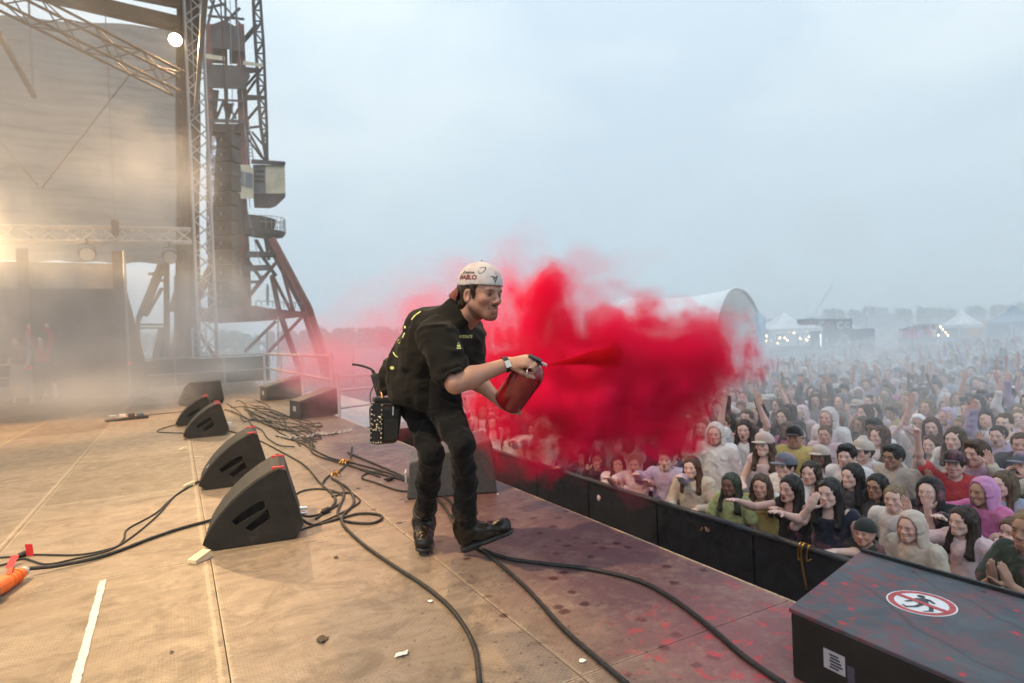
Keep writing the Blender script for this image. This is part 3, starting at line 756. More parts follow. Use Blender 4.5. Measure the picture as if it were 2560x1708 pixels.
# red tags
def redtag(u, v, label, tilt):
    p = on_z(u, v); c = MB(); c.box((-.02, -.0008, .004), (.02, .0008, .075)); o = c.build('cable_tag', MATS['red_tape'], loc=(p.x, p.y, .002)); o.rotation_euler = (tilt, 0, R(-25)); tag(o, label, 'tag')
redtag(76, 1392, 'red paper tag standing on the thin cable', R(8))
redtag(22, 1422, 'red paper tag bent over at the left edge', R(-45))
# tape marks and chocks
def chock(u, v, rz, label, s=1.0):
    p = on_z(u, v); c = MB(); c.prism([(0, 0), (.10 * s, 0), (.10 * s, .045 * s), (0, .02 * s)], 0, .06 * s); o = c.build('wooden_wedge', MATS['pale_wood'], loc=(p.x, p.y, .002), rz=rz); tag(o, label, 'wood block', 'pale wooden blocks by the monitors')
chock(490, 1412, R(40), 'pale wooden block under the tip of the nearest wedge')
chock(463, 1220, R(20), 'small pale wooden block near the second wedge', .8)
chock(450, 1128, R(20), 'small pale wooden block between the wedge pairs', .8)
def strip(px, w, name, mt, label, cat):
    pts = [on_z(*q) for q in px]; c = MB(); rr = random.Random(len(label))
    P2 = smooth_path(pts, 12); 
    for i in range(len(P2) - 1):
        d = (P2[i + 1] - P2[i]).normalized(); s_ = Vector((-d.y, d.x, 0)) * w / 2
        j0, j1 = rr.uniform(.82, 1.08), rr.uniform(.82, 1.08); z = Vector((0, 0, .003))
        c.add([P2[i] - s_ * j0 + z, P2[i] + s_ * j1 + z, P2[i + 1] + s_ * j1 + z, P2[i + 1] - s_ * j0 + z], [(0, 1, 2, 3)])
    return tag(c.build(name, MATS[mt], None), label, cat)
strip([(258, 1452), (240, 1520), (213, 1620), (186, 1715)], .032, 'tape_strip', 'white_tape', 'worn white tape strip on the floor at lower left', 'tape')
strip([(485, 1143), (500, 1142), (510, 1142)], .03, 'tape_scrap', 'pale_wood', 'pale tape scrap on the floor between the wedges', 'tape')
# litter
mat('leaf_brown', (.07, .05, .035), .8); mat('paper', (.78, .76, .72), .7)
def scrap(u, v, s, mt, label, seed):
    rr = random.Random(seed); p = on_z(u, v); nn = 9; c = MB(); s = s * .72
    ring = [(s * rr.uniform(.5, 1.1) * math.cos(2 * math.pi * i / nn) * 1.5, s * rr.uniform(.5, 1.1) * math.sin(2 * math.pi * i / nn), .003 + rr.uniform(0, s * .35)) for i in range(nn)]
    c.add([(0, 0, .004 + s * .2)] + ring, [(0, i + 1, (i + 1) % nn + 1) for i in range(nn)])
    o = c.build('litter_scrap', MATS[mt], loc=(p.x, p.y, .001), rz=rr.uniform(0, 6)); tag(o, label, 'litter')
    k = o.modifiers.new('s', 'SOLIDIFY'); k.thickness = .0015
scrap(806, 1600, .035, 'leaf_brown', 'crumpled dark leaf on the floor at bottom centre', 1)
scrap(1005, 1638, .028, 'paper', 'white paper scrap near the long curving cable', 2)
scrap(1455, 1655, .016, 'paper', 'small white paper scrap beside the thick cable', 3)
scrap(840, 1395, .02, 'leaf_brown', 'curled dark scrap below the looped cable', 4)
scrap(1075, 1505, .014, 'paper', 'tiny pale scrap on the sandy panel', 5)
scrap(895, 1222, .016, 'leaf_brown', 'curled dark scrap beside the cable bundle', 6)
scrap(430, 1632, .012, 'leaf_brown', 'small dark scrap on the left panel', 7)
scrap(1245, 1237, .016, 'paper', 'white paper scrap beside the performer near the stage edge', 8)
def clamps(u, v, label, seed):
    rr = random.Random(seed); p = on_z(u, v); t = empty('cable_ties', (p.x, p.y, 0)); tag(t, label, 'ribbon')
    for k_ in range(7):
        a = rr.uniform(0, 6.28); r_ = rr.uniform(.02, .09); c = MB()
        c.tube(smooth_path([(0, 0, .02), (r_ * .5 * math.cos(a), r_ * .5 * math.sin(a), .04 + rr.uniform(0, .02)), (r_ * math.cos(a + .5), r_ * math.sin(a + .5), .012)], 4), rr.uniform(.003, .007), 6)
        c.build('ribbon_loop', MATS['brass'], t, smooth=True)
clamps(840, 1195, 'gold foil ribbons caught in the big cable bundle', 1)
clamps(868, 1162, 'small gold foil ribbon further up the bundle', 2)
# small gadgets far left on the floor
p = on_z(265, 1056); t = empty('pedal_board', (p.x, p.y, .0), R(10)); tag(t, 'low black pedal tray with small gadgets on the floor', 'pedal')
c = MB(); c.prism([(0, 0), (.62, 0), (.62, .05), (0, .02)], 0, .22); c.build('tray', MATS['black_paint'], t, bev=.005)
for i, (x, mt) in enumerate(((.06, 'chrome'), (.2, 'white_tape'), (.33, 'black_paint'), (.46, 'blue_grey'))):
    c = MB(); c.box((x, .05, .05), (x + .10, .17, .10)); o = c.build('effect_pedal', MATS[mt], t, bev=.006)
p = on_z(312, 1048)
c = MB(); c.tube(smooth_path([(0, 0, .02), (.1, .03, .05), (.22, 0, .02), (.34, .05, .03)], 5), .02, 8); tag(c.build('orange_strap', MATS['orange_plastic'], loc=(p.x, p.y, 0), smooth=True), 'orange strap lying by the pedal tray', 'strap')
# chain on the floor: separate links of one chain
t = empty('floor_chain', on_z(705, 1096)); tag(t, 'pale steel chain lying across the floor', 'chain')
lk = MB(); ringp = [(.016 * math.cos(a) * 1.6, .016 * math.sin(a), 0) for a in [2 * math.pi * i / 12 for i in range(13)]]; lk.tube(ringp, .0045, 6, cap=False); lkm = lk.mesh('chain_link', True); lkm.materials.append(mat('pale_steel', (.55, .52, .5), .5, metal=.4))
cp = smooth_path([on_z(u, v) for u, v in ((705, 1096), (740, 1097), (775, 1094), (800, 1086), (820, 1090), (850, 1084), (870, 1080), (888, 1077))], 14)
dist = 0; last = None
for a, b_ in zip(cp, cp[1:]):
    dist += (b_ - a).length
    if last is None or dist - last > .042:
        last = dist; d = b_ - a; o = link('chain_link', lkm, None, t); o.location = a - t.location + Vector((0, 0, .012)); o.rotation_euler = (R(75) if len(t.children) % 2 else R(10), 0, math.atan2(d.y, d.x)); o.scale = (1.3,) * 3
# ================================================================== PEOPLE: shared anatomy
class Head:
    """face frame: x = person's right, y = forward, z = up, metres; origin between the ears at eye height"""
    def __init__(s, c, fwd, up=(0, 0, 1), k=1.0):
        s.c = np.array(c, np.float32); s.B = basis(fwd, up); s.k = k
    def w(s, *p): return s.c + s.k * (np.array(p, np.float32) @ s.B)
    def inv(s, V): return ((V - s.c) @ s.B.T) / s.k
def sdf_head(F, H, mouth='smile', male=True):
    k = H.k; B = H.B
    def e(c, r, sm=.02, sub=False, tilt=None): F.ell(H.w(*c), np.array(r) * k, sm * k, B, sub)
    def c(a, b, r1, r2=None, sm=.015, sub=False): F.cone(H.w(*a), H.w(*b), r1 * k, (r1 if r2 is None else r2) * k, sm * k, None, sub)
    e((0, -.018, .035), (.077, .098, .086), .01)                       # cranium
    e((0, .030, .020), (.064, .060, .062), .03)                        # forehead
    e((0, .026, -.036), (.058, .056, .062), .03)                       # mid face
    for s in (-1, 1):
        c((s * .056, -.002, -.048), (s * .018, .060, -.094), .018 if male else .013, .016, .03)   # jaw
        e((s * .040, .060, -.026), (.022, .022, .018), .022)           # cheek bone
        e((s * .079, -.012, -.012), (.008, .020, .032), .008)          # ear
        e((s * .082, -.006, -.012), (.006, .010, .018), .006, True)
    c((-.013, .066, -.096), (.013, .066, -.096), .018 if male else .013, None, .025)              # chin
    c((-.036, .078, .017), (.036, .078, .017), .011 if male else .008, None, .018)               # brow
    for s in (-1, 1): e((s * .032, .099, -.003), (.016, .016, .010), .015, True)                 # sockets
    c((0, .084, .006), (0, .105, -.031), .0075, .0108, .010)            # nose
    for s in (-1, 1): e((s * .011, .097, -.037), (.0085, .010, .008), .008)
    e((0, .072, -.066), (.030, .018, .024), .018)                       # muzzle
    if mouth == 'open':
        e((0, .096, -.072), (.019, .018, .016), .006, True)
        c((-.017, .086, -.054), (.017, .086, -.054), .006, None, .006); c((-.014, .082, -.091), (.014, .082, -.091), .007, None, .006)
    elif mouth == 'smile':
        c((-.027, .078, -.064), (0, .095, -.070), .003, .005, .004, True); c((.027, .078, -.064), (0, .095, -.070), .003, .005, .004, True)
        c((-.018, .088, -.061), (.018, .088, -.061), .005, None, .006); c((-.016, .088, -.079), (.016, .088, -.079), .006, None, .006)
    else:
        c((-.020, .092, -.069), (.020, .092, -.069), .003, None, .004, True)
        c((-.018, .090, -.063), (.018, .090, -.063), .005, None, .006); c((-.016, .089, -.077), (.016, .089, -.077), .006, None, .006)
    for s in (-1, 1): e((s * .032, .0735, -.003), (.0145, .014, .0135), .003)                    # eyeballs
def face_colors(V, H, col, mouth='smile', stubble=0.0, hair=(.10, .06, .04), lips=(.80, .34, .36), brow=.7):
    L = H.inv(V); x, y, z = L.T; near = (np.abs(x) < .1) & (y > -.13) & (y < .14) & (z > -.14) & (z < .14)
    def mixin(mask, c): 
        m_ = np.clip(mask, 0, 1)[:, None] * near[:, None]; col[:] = col * (1 - m_) + np.array(c, np.float32) * m_
    f = y > .04
    mixin(np.exp(-(((np.abs(x) - .045) / .02) ** 2 + ((z + .03) / .02) ** 2)) * .55 * f, (1.0, .66, .60))        # cheeks
    mixin(np.exp(-((x / .016) ** 2 + ((z + .03) / .02) ** 2)) * .3 * (y > .085), (1.0, .70, .64))
    if stubble > 0:
        jaw = 1 / (1 + np.exp((z + .060) / .007)) * (y > -.01) * (z > -.125) * (1 - np.exp(-((np.abs(x) / .02) ** 2 + ((z + .07) / .010) ** 2)) * .9)
        mou = np.exp(-((x / .028) ** 2 + ((z + .052) / .0075) ** 2)) * (y > .06)
        mixin(jaw * stubble * .75, np.array(hair) * 3.0); mixin(mou * stubble * 1.5, np.array(hair) * 1.6)
    if mouth == 'open':
        mixin((((x / .021) ** 2 + ((z + .072) / .019) ** 2) < 1) * (y > .055) * .95, (.10, .02, .02))
        mixin((np.abs(x) < .015) * (np.abs(z + .060) < .0035) * (y > .07) * .9, (.95, .9, .85))
        mixin(np.exp(-((np.sqrt((x / .021) ** 2 + ((z + .072) / .020) ** 2) - 1.15) / .18) ** 2) * (y > .06) * .7, lips)
    else:
        mixin(np.exp(-((x / .024) ** 4 + ((z + .070 - 6 * x * x) / .012) ** 4)) * (y > .062) * .85, lips)
        if mouth == 'smile': mixin((np.abs(x) < .021) * (np.abs(z + .069 - 8 * x * x) < .0042) * (y > .06) * .95, (1.3, 1.3, 1.2)); mixin((np.abs(x) < .027) * (np.abs(z + .0755 - 9 * x * x) < .0022) * (y > .06) * .6, (.25, .08, .08))
        else: mixin((np.abs(x) < .02) * (np.abs(z + .069) < .0022) * (y > .07) * .7, (.3, .1, .1))
    for s in (-1, 1):
        X = x - s * .032
        mixin(np.exp(-(((X) / .021) ** 4 + ((z + .002) / .011) ** 4)) * (y > .05) * .22, (.55, .36, .33))           # lids
        mixin((((X / .0125) ** 2 + ((z + .004) / .0058) ** 2) < 1) * (y > .06) * .9, (.62, .58, .56))
        mixin((((X / .0058) ** 2 + ((z + .004) / .0058) ** 2) < 1) * (y > .06) * 1.0, (.05, .035, .03))
        mixin(((np.abs(X) < .015) * (np.abs(z - .0035 + np.abs(X) * .15) < .0022)) * (y > .06) * .8, (.06, .04, .04))   # lash line
        mixin(np.exp(-(((x - s * .033) / .019) ** 4 + ((z - .0175 + .12 * np.abs(X)) / .0048) ** 4)) * (y > .05) * brow, hair)
def sdf_hand(F, W, fwd, nrm, k=1.0, curl=(.3, .3, .3, .3), spread=.18, thumb=(.8, .5, .2), side=1, r=1.0):
    """palm at wrist W pointing fwd, nrm = direction the palm faces; curl bends each finger towards nrm"""
    y = Vector(fwd).normalized(); z = Vector(nrm); z = (z - y * z.dot(y)).normalized(); x = y.cross(z) * side
    W = Vector(W)
    def P(a, b, c): return W + (x * a + y * b + z * c) * k
    F.cone(P(0, -.01, 0), P(0, .03, 0), .026 * k, .030 * k, .015, (z, 1.35))
    F.cone(P(-.020, .062, 0), P(.022, .060, 0), .017 * k, .017 * k, .022, (z, 1.25))
    F.cone(P(0, .03, 0), P(0, .065, 0), .032 * k, .030 * k, .015, (z, 1.75))
    tips = []
    for i, (fx, ln, rr) in enumerate(((-.027, .070, .0085), (-.0095, .079, .009), (.009, .074, .0088), (.026, .058, .0078))):
        a = P(fx, .078 - .006 * abs(i - 1.3), 0); ang = spread * (i - 1.5) / 1.5 * .5; cu = curl[i]; d0 = (y * math.cos(ang) + x * math.sin(ang))
        p, tot = a, 0
        for sgm, fr, bend in ((0, .45, .55), (1, .30, 1.0), (2, .25, .8)):
            tot += cu * bend
            d = d0 * math.cos(tot) + z * math.sin(tot); q = p + d * ln * fr * k
            F.cone(p, q, rr * k * r * (1 - .07 * sgm), rr * k * r * (.93 - .08 * sgm), .007 if sgm else .012); p = q
        tips.append(p)
    a = P(-.024, .018, .008); d = (-x * thumb[0] + y * thumb[1] + z * thumb[2]).normalized(); b_ = a + d * .038 * k
    F.cone(a, b_, .0145 * k * r, .0115 * k * r, .014)
    d2 = (d * .6 + y * .55 + z * thumb[2] * .8).normalized(); c_ = b_ + d2 * .032 * k; F.cone(b_, c_, .0112 * k * r, .0095 * k * r, .006)
    e_ = c_ + (d2 + y * .2).normalized() * .024 * k; F.cone(c_, e_, .0095 * k * r, .0078 * k * r, .006)
    return tips
def folds(V, F, amp, freq, seed=0, stretch=(1, 1, 1), n=3):
    N = vnormals(V, F); q = V * np.array(stretch) * freq + seed * 7.7
    d = fbm(q + .6 * np.stack([vnoise(q * .7 + 5), vnoise(q * .7 + 9), vnoise(q * .7 + 2)], -1), n)
    ridge = 1 - np.abs(d) * 2.2
    return V + N * (amp * ridge)[:, None].astype(np.float32)
SKIN = tint_mat('skin', .52, vcol=True, scale=120, var=.10, sss=.12)
CLOTH = tint_mat('cloth', .85, scale=220, var=.16, sheen=.15)
BLACKCLOTH = tint_mat('black_cotton', .85, scale=220, var=.2, spec=.15, sheen=.05)
CLOTHP = tint_mat('powdered_cloth', .88, scale=160, var=.14, sheen=.15, smudge=(.52, .22, .30))
HAIR = tint_mat('hair', .45, scale=150, var=.75, strand=.10)
LEATHER = tint_mat('leather', .36, scale=38, var=.7)
def add_col(o, c): o.color = (*c, 1); return o
# ================================================================== THE PERFORMER
man = empty('person', (1.2, 3.3, 0)); tag(man, 'man in black t-shirt and white backwards cap spraying red powder from an extinguisher', 'person')
def child(name, V, F, m, col=None, colr=(1, 1, 1)):
    o = link(name, np_mesh(name, V - np.array(man.location, np.float32), F, True, col), m, man); o.color = (*colr, 1); return o
J = dict(
    hipL=at(1036, 1000, 3.28), kneeL=at(1079, 1135, 3.05), ankL=at(1060, 1297, 3.49),
    hipR=at(1098, 996, 3.14), kneeR=at(1158, 1116, 2.88), ankR=at(1166, 1318, 3.26),
    pelvis=at(1062, 978, 3.20), waist=at(1062, 915, 3.12), chest=at(1105, 838, 3.03), neckb=at(1150, 785, 3.00), neckt=at(1178, 752, 2.95),
    shR=at(1092, 838, 2.84), shL=at(1170, 826, 3.20), elR=at(1139, 958, 2.73), wrR=at(1272, 909, 2.79),
    elL=at(1180, 938, 3.10), wrL=at(1236, 992, 2.98))
facing = (RGT * .90 - FWD * .36 + UP * -.10)
look = (RGT * .74 - FWD * .66 + UP * -.08)
HH = Head(at(1203, 735, 2.90), look, (UP + RGT * .06), 1.04)
# --- extinguisher geometry first: hands close on it
XB, XT = at(1270, 1006, 2.95), at(1328, 925, 2.81)
XA = (XT - XB).normalized(); XR = .074; XK = 1.10
XT = XB + XA * .26
lo = np.array((.72, 2.25, -.01)); hi = np.array((2.05, 3.75, 1.72))
F = Field(lo, hi, .0042)
# torso and legs (under the clothes), arms, neck
F.cone(J['pelvis'], J['waist'], .11, .10, .05, (facing, 1.25)); F.cone(J['waist'], J['chest'] - UP * .03, .09, .09, .05, (facing, 1.2))
F.cone(J['shR'] - UP * .02, J['shL'] - UP * .02, .05, .05, .04); F.cone(J['chest'], J['neckb'] - UP * .03, .09, .055, .04)
for s in 'LR':
    F.cone(J['hip' + s], J['knee' + s], .075, .046, .04); F.cone(J['knee' + s], J['ank' + s], .046, .034, .03)
    F.cone(J['ank' + s], J['ank' + s] + Vector((0, 0, -.05)), .036, .03, .03)
F.cone(J['neckb'] + RGT * .01 + Vector((0, 0, -.03)), HH.w(0, -.02, -.065), .058, .056, .03)
F.cone(J['neckb'] - RGT * .02 - UP * .02, J['neckb'] + RGT * .02 - UP * .02, .045, .045, .05)
def arm(sh, el, wr, k=1.0):
    F.cone(sh, el, .048 * k, .043 * k, .03)
    m1 = el.lerp(wr, .28); F.cone(el, m1, .043 * k, .046 * k, .03); F.cone(m1, wr, .046 * k, .0285 * k, .03)
arm(J['shR'], J['elR'], J['wrR']); arm(J['shL'], J['elL'], J['wrL'])
sdf_head(F, HH, 'smile')
# near (right) hand closes over the valve from above
HR = (at(1318, 903, 2.76) - J['wrR']).normalized()
sdf_hand(F, J['wrR'] + HR * .012, HR, (-UP * .75 + FWD * .55 + RGT * .25), 1.04, curl=(.95, 1.05, 1.1, 1.15), spread=.12, thumb=(.30, .8, .6), side=1)
# far (left) hand cups the bottom of the cylinder
HL = (XB - XA * .035 - FWD * .03 - J['wrL']).normalized()
sdf_hand(F, J['wrL'], (HL + RGT * .25 - UP * .25).normalized(), (UP * .8 + RGT * .45), 1.04, curl=(.30, .34, .40, .5), spread=.25, thumb=(.65, .8, .55), side=1)
V, Fc = F.mesh(); V = relax(V, Fc, 1, .3)
col = np.ones((len(V), 3), np.float32)
face_colors(V, HH, col, 'smile', stubble=.75, hair=(.10, .055, .035))
n_ = vnoise(V * 30)[:, None] * .04; col = np.clip(col + n_, 0, 1.2)
body = child('body', V, Fc, SKIN, col, (.46, .245, .175))
body_tree = None
# --- t-shirt: loose, drapes over the bent back, wide sleeves to the elbow
F = Field(lo, hi, .0055)
F.cone(J['pelvis'] + UP * .03, J['waist'], .132, .125, .08, (facing, 1.10)); F.cone(J['waist'], J['chest'] - UP * .01, .125, .130, .09, (facing, 1.08))
F.cone(J['chest'], J['neckb'] - UP * .02, .115, .070, .06); F.cone(J['shR'] - UP * .005, J['shL'] - UP * .005, .068, .066, .05)
F.cone(at(1003, 935, 3.22), at(1058, 818, 3.08), .075, .075, .08)          # rounded back
F.cone(at(982, 980, 3.25), at(1003, 940, 3.2), .075, .085, .07)
F.cone(at(1030, 995, 3.12), at(1072, 985, 3.08), .095, .095, .08)
F.cone(at(1130, 900, 3.07), at(1160, 855, 3.10), .075, .075, .07)          # belly and chest front hanging
slR = J['shR'].lerp(J['elR'], .56); F.cone(J['shR'], slR + (slR - J['shR']).normalized() * .06, .070, .078, .05)
slL = J['shL'].lerp(J['elL'], .70); F.cone(J['shL'], slL + (slL - J['shL']).normalized() * .06, .068, .076, .05)
# openings
dR = (J['elR'] - J['shR']).normalized(); dL = (J['elL'] - J['shL']).normalized()
F.cone(slR - dR * .08, slR + dR * .25, .052, .070, .01, sub=True); F.cone(slL - dL * .06, slL + dL * .25, .05, .068, .01, sub=True)
def local_cut(F, p, nn, rad):
    sl, P = F.sub(np.array(p) - rad, np.array(p) + rad); nn = Vector(nn).normalized()
    d = (P[0] - p[0]) * nn[0] + (P[1] - p[1]) * nn[1] + (P[2] - p[2]) * nn[2]
    rr = np.sqrt((P[0] - p[0]) ** 2 + (P[1] - p[1]) ** 2 + (P[2] - p[2]) ** 2) - rad * .93
    F.D[sl] = np.maximum(F.D[sl], np.minimum(d, -rr))
local_cut(F, slR + dR * .10, (dR * .75 + RGT * .0 - UP * .55), .16); local_cut(F, slL + dL * .085, dL, .17)
hem = at(1040, 992, 3.15); hn = Vector((J['pelvis'] - J['waist']).normalized() + UP * -.7).normalized()
F.cut(hem, hn)
F.cone(J['pelvis'] - UP * .22, J['pelvis'] + UP * .04, .15, .14, .01, sub=True)
F.cone(at(1148, 780, 2.99), at(1160, 772, 2.975), .072, .066, .04)
F.cone(at(1168, 772, 2.965), at(1196, 742, 2.93), .058, .082, .012, sub=True)
V, Fc = F.mesh(); V = relax(V, Fc, 2, .5)
V = folds(V, Fc, .013, 4.6, 1, (1, 1, .55), 3); V = folds(V, Fc, .009, 10, 2, (.75, .75, 1.4), 2); V = relax(V, Fc, 1, .25)
shirt = child('t_shirt', V, Fc, BLACKCLOTH, None, (.0125, .011, .009))
shirt_bvh = BVHTree.FromPolygons([Vector(v) for v in V], [tuple(f) for f in Fc])
# --- trousers
F = Field(lo, hi, .0055)
F.cone(J['pelvis'] + UP * .06, J['pelvis'], .12, .125, .05, (facing, 1.15)); F.cone(J['hipL'], J['hipR'], .09, .09, .03)
for s in 'LR':
    h, k, a = J['hip' + s], J['knee' + s], J['ank' + s]
    F.cone(h, k, .090, .057, .03); F.cone(k, k.lerp(a, .42), .057, .056, .025); F.cone(k.lerp(a, .4), k.lerp(a, .90), .056, .049, .025)
F.cone(at(1115, 930, 3.02), at(1105, 1000, 3.04), .085, .085, .05)
V, Fc = F.mesh(); V = relax(V, Fc, 1, .5); V = folds(V, Fc, .0055, 7, 3, (1.2, 1.2, 1.0), 2); V = folds(V, Fc, .0035, 16, 5, (1, 1, 1.4), 2); V = relax(V, Fc, 1, .4)
child('trousers', V, Fc, BLACKCLOTH, None, (.006, .006, .0075))
# --- boots: the left one faces the camera, the right one steps on its heel
def boot(ank, ball_dir, up, name, knee):
    F = Field(np.array(ank) - .42, np.array(ank) + .38, .0045)
    d = Vector(ball_dir).normalized(); u = Vector(up).normalized(); a = Vector(ank); w = d.cross(u)
    def P(f, h, s=0): return a + d * f + u * h + w * s
    sh = (Vector(knee) - a).normalized(); T = lambda h: a + sh * h - d * .008
    F.cone(T(.135), T(.0), .060, .052, .025); F.cone(T(0), P(-.012, -.03), .052, .052, .025)
    F.cone(P(-.02, -.03), P(-.03, -.065), .052, .046, .03); F.cone(P(.0, -.03), P(.10, -.062), .054, .046, .04, (u, 1.05))
    F.cone(P(.08, -.066), P(.175, -.070), .046, .043, .03, (u, 1.15)); F.ell(P(.185, -.066), (.05, .045, .038), .02, np.array([d, w, u]))
    F.cone(T(.140), T(.150), .061, .062, .010)
    F.cut(P(0, -.106), -u)
    V, Fc = F.mesh(); V = relax(V, Fc, 1, .4); V = folds(V, Fc, .0045, 13, 8, (1, 1, 1.6), 3)
    bo = child(name, V, Fc, LEATHER, None, (.016, .012, .009))
    S = Field(np.array(ank) - .42, np.array(ank) + .38, .0045)
    S.cone(P(-.035, -.105), P(.09, -.105), .048, .047, .03, (u, 2.6)); S.cone(P(.08, -.105), P(.19, -.105), .047, .044, .03, (u, 2.6)); S.cone(P(-.04, -.118), P(.0, -.118), .044, .044, .01, (u, 2.6))
    V, Fc = S.mesh(); so = link('sole', np_mesh('sole', V - np.array(man.location, np.float32), Fc), MATS['rubber'], bo)
    for k in range(5):
        q = MB(); f = .012 + .026 * k; h = .075 - .031 * k + (.0 if k < 3 else .008)
        base_ = (T(.11 - .03 * k) + d * .045) if k < 3 else P(.05 + .03 * (k - 2), -.022 - .008 * (k - 2))
        q.tube(smooth_path([base_ - w * .03 - d * .018 - man.location, base_ + d * .014 - man.location, base_ + w * .03 - d * .018 - man.location], 4), .0045, 6); link('lace', q.mesh('lace', True), mat('lace', (.03, .03, .03), .7), bo)
    q = MB(); st = [T(.10) + (d - sh * d.dot(sh)).normalized() * .060 * math.cos(t_) + w * .061 * math.sin(t_) - man.location for t_ in [2 * math.pi * i / 16 for i in range(17)]]; q.tube(st, .009, 8); link('strap', q.mesh('strap', True), MATS['rubber'], bo)
boot(J['ankL'], (-FWD * .98 + RGT * .10 - FWD * 0), UP, 'boot', J['kneeL'])
u_r = (UP * .93 - RGT * .37).normalized()
boot(J['ankR'] + UP * .01, (RGT * .88 - FWD * .22 + UP * .36), (UP * .91 - RGT * .36), 'boot', J['kneeR'])
# --- hair under the cap, cap turned backwards
F = Field(HH.c - .24, HH.c + .24, .004)
k = HH.k
F.ell(HH.w(0, -.025, .028), np.array((.084, .100, .088)) * k, .01, HH.B)
F.ell(HH.w(0, -.075, -.045), np.array((.062, .042, .045)) * k, .03, HH.B)
for s in (-1, 1): F.cone(HH.w(s * .074, .022, .03), HH.w(s * .071, .020, -.018), .016 * k, .009 * k, .012)
F.ell(HH.w(0, .085, -.02), np.array((.085, .075, .11)) * k, .012, HH.B, True)
for s in (-1, 1): F.ell(HH.w(s * .085, -.006, -.02), np.array((.03, .024, .036)) * k, .008, HH.B, True)
V, Fc = F.mesh(); V = folds(V, Fc, .0035, 45, 4, (1, 1, .5), 2)
child('hair', V, Fc, HAIR, None, (.055, .030, .018))
F = Field(HH.c - .28, HH.c + .28, .0036)
F.ell(HH.w(0, -.012, .040), np.array((.0925, .114, .104)) * k, .01, HH.B)
cn = HH.w(0, 0, .034); F.cut(cn, -(HH.B[2] + HH.B[1] * -.06))
F.ell(HH.w(0, -.012, .030), np.array((.085, .106, .092)) * k, .004, HH.B, True)
F.cone(HH.w(0, -.012, .143), HH.w(0, -.012, .148), .007 * k, .006 * k, .004)
V, Fc = F.mesh(); V = relax(V, Fc, 1, .4); V = folds(V, Fc, .0016, 26, 6, (1, 1, .6), 2)
L_ = HH.inv(V); cc = np.ones((len(V), 3), np.float32)
pw = np.clip(fbm(L_ * 22 + 3, 4) * 1.2, 0, 1)[:, None]; cc = cc * (1 - pw * .5) + np.array((.85, .52, .55)) * pw * .5
seam = np.exp(-((np.abs(L_[:, 0]) / .002) ** 2))[:, None]; cc *= 1 - .25 * seam
cc[L_[:, 2] > .147] = (.15, .14, .14)
m, n, l, b = new_mat('cap_cloth'); a_ = n.new('ShaderNodeVertexColor'); a_.layer_name = 'Col'; t = noise_node(n, l, 300, 3)
l.new(mixc(n, l, 1.0, a_.outputs['Color'], ramp(n, l, t.outputs['Fac'], [(.3, (.50, .46, .455)), (.7, (.62, .57, .565))]), 'MULTIPLY'), b.inputs['Base Color']); b.inputs['Roughness'].default_value = .85; bump(n, l, b, t.outputs['Fac'], .2, .002)
capo = child('cap', V, Fc, MATS['cap_cloth'], cc)
cap_bvh = BVHTree.FromPolygons([Vector(v) for v in V], [tuple(f) for f in Fc])
# brim at the back, curved down over the nape
vs, fs = [], []
NU, NV = 18, 8
for side_ in (0, 1):
    for i in range(NU + 1):
        t_ = -1 + 2 * i / NU
        for j in range(NV + 1):
            q = j / NV; xx = .082 * t_ * (1 - .10 * q); yy = -.012 - .113 * math.sqrt(max(0, 1 - (t_ * .88) ** 2)) - .072 * q * math.sqrt(max(.0, 1 - (t_ * .97) ** 2))
            zz = .036 - .030 * q - .030 * t_ * t_ - .012 * q * q - .0035 * side_
            vs.append(HH.w(xx, yy, zz))
W_ = NV + 1; S0 = (NU + 1) * W_
for i in range(NU):
    for j in range(NV):
        a0 = i * W_ + j; fs.append((a0, a0 + 1, a0 + W_ + 1, a0 + W_)); fs.append((S0 + a0, S0 + a0 + W_, S0 + a0 + W_ + 1, S0 + a0 + 1))
for i in range(NU): a0 = i * W_ + NV; fs.append((a0, S0 + a0, S0 + a0 + W_, a0 + W_)); a0 = i * W_; fs.append((a0, a0 + W_, S0 + a0 + W_, S0 + a0))
for j in range(NV): fs.append((j, j + 1, S0 + j + 1, S0 + j)); a0 = NU * W_ + j; fs.append((a0, S0 + a0, S0 + a0 + 1, a0 + 1))
br = MB(); br.add([Vector(v) - man.location for v in vs], fs); bro = link('brim', br.mesh('brim', True), mat('brim_red', (.16, .035, .03), .8, scale=80), capo)
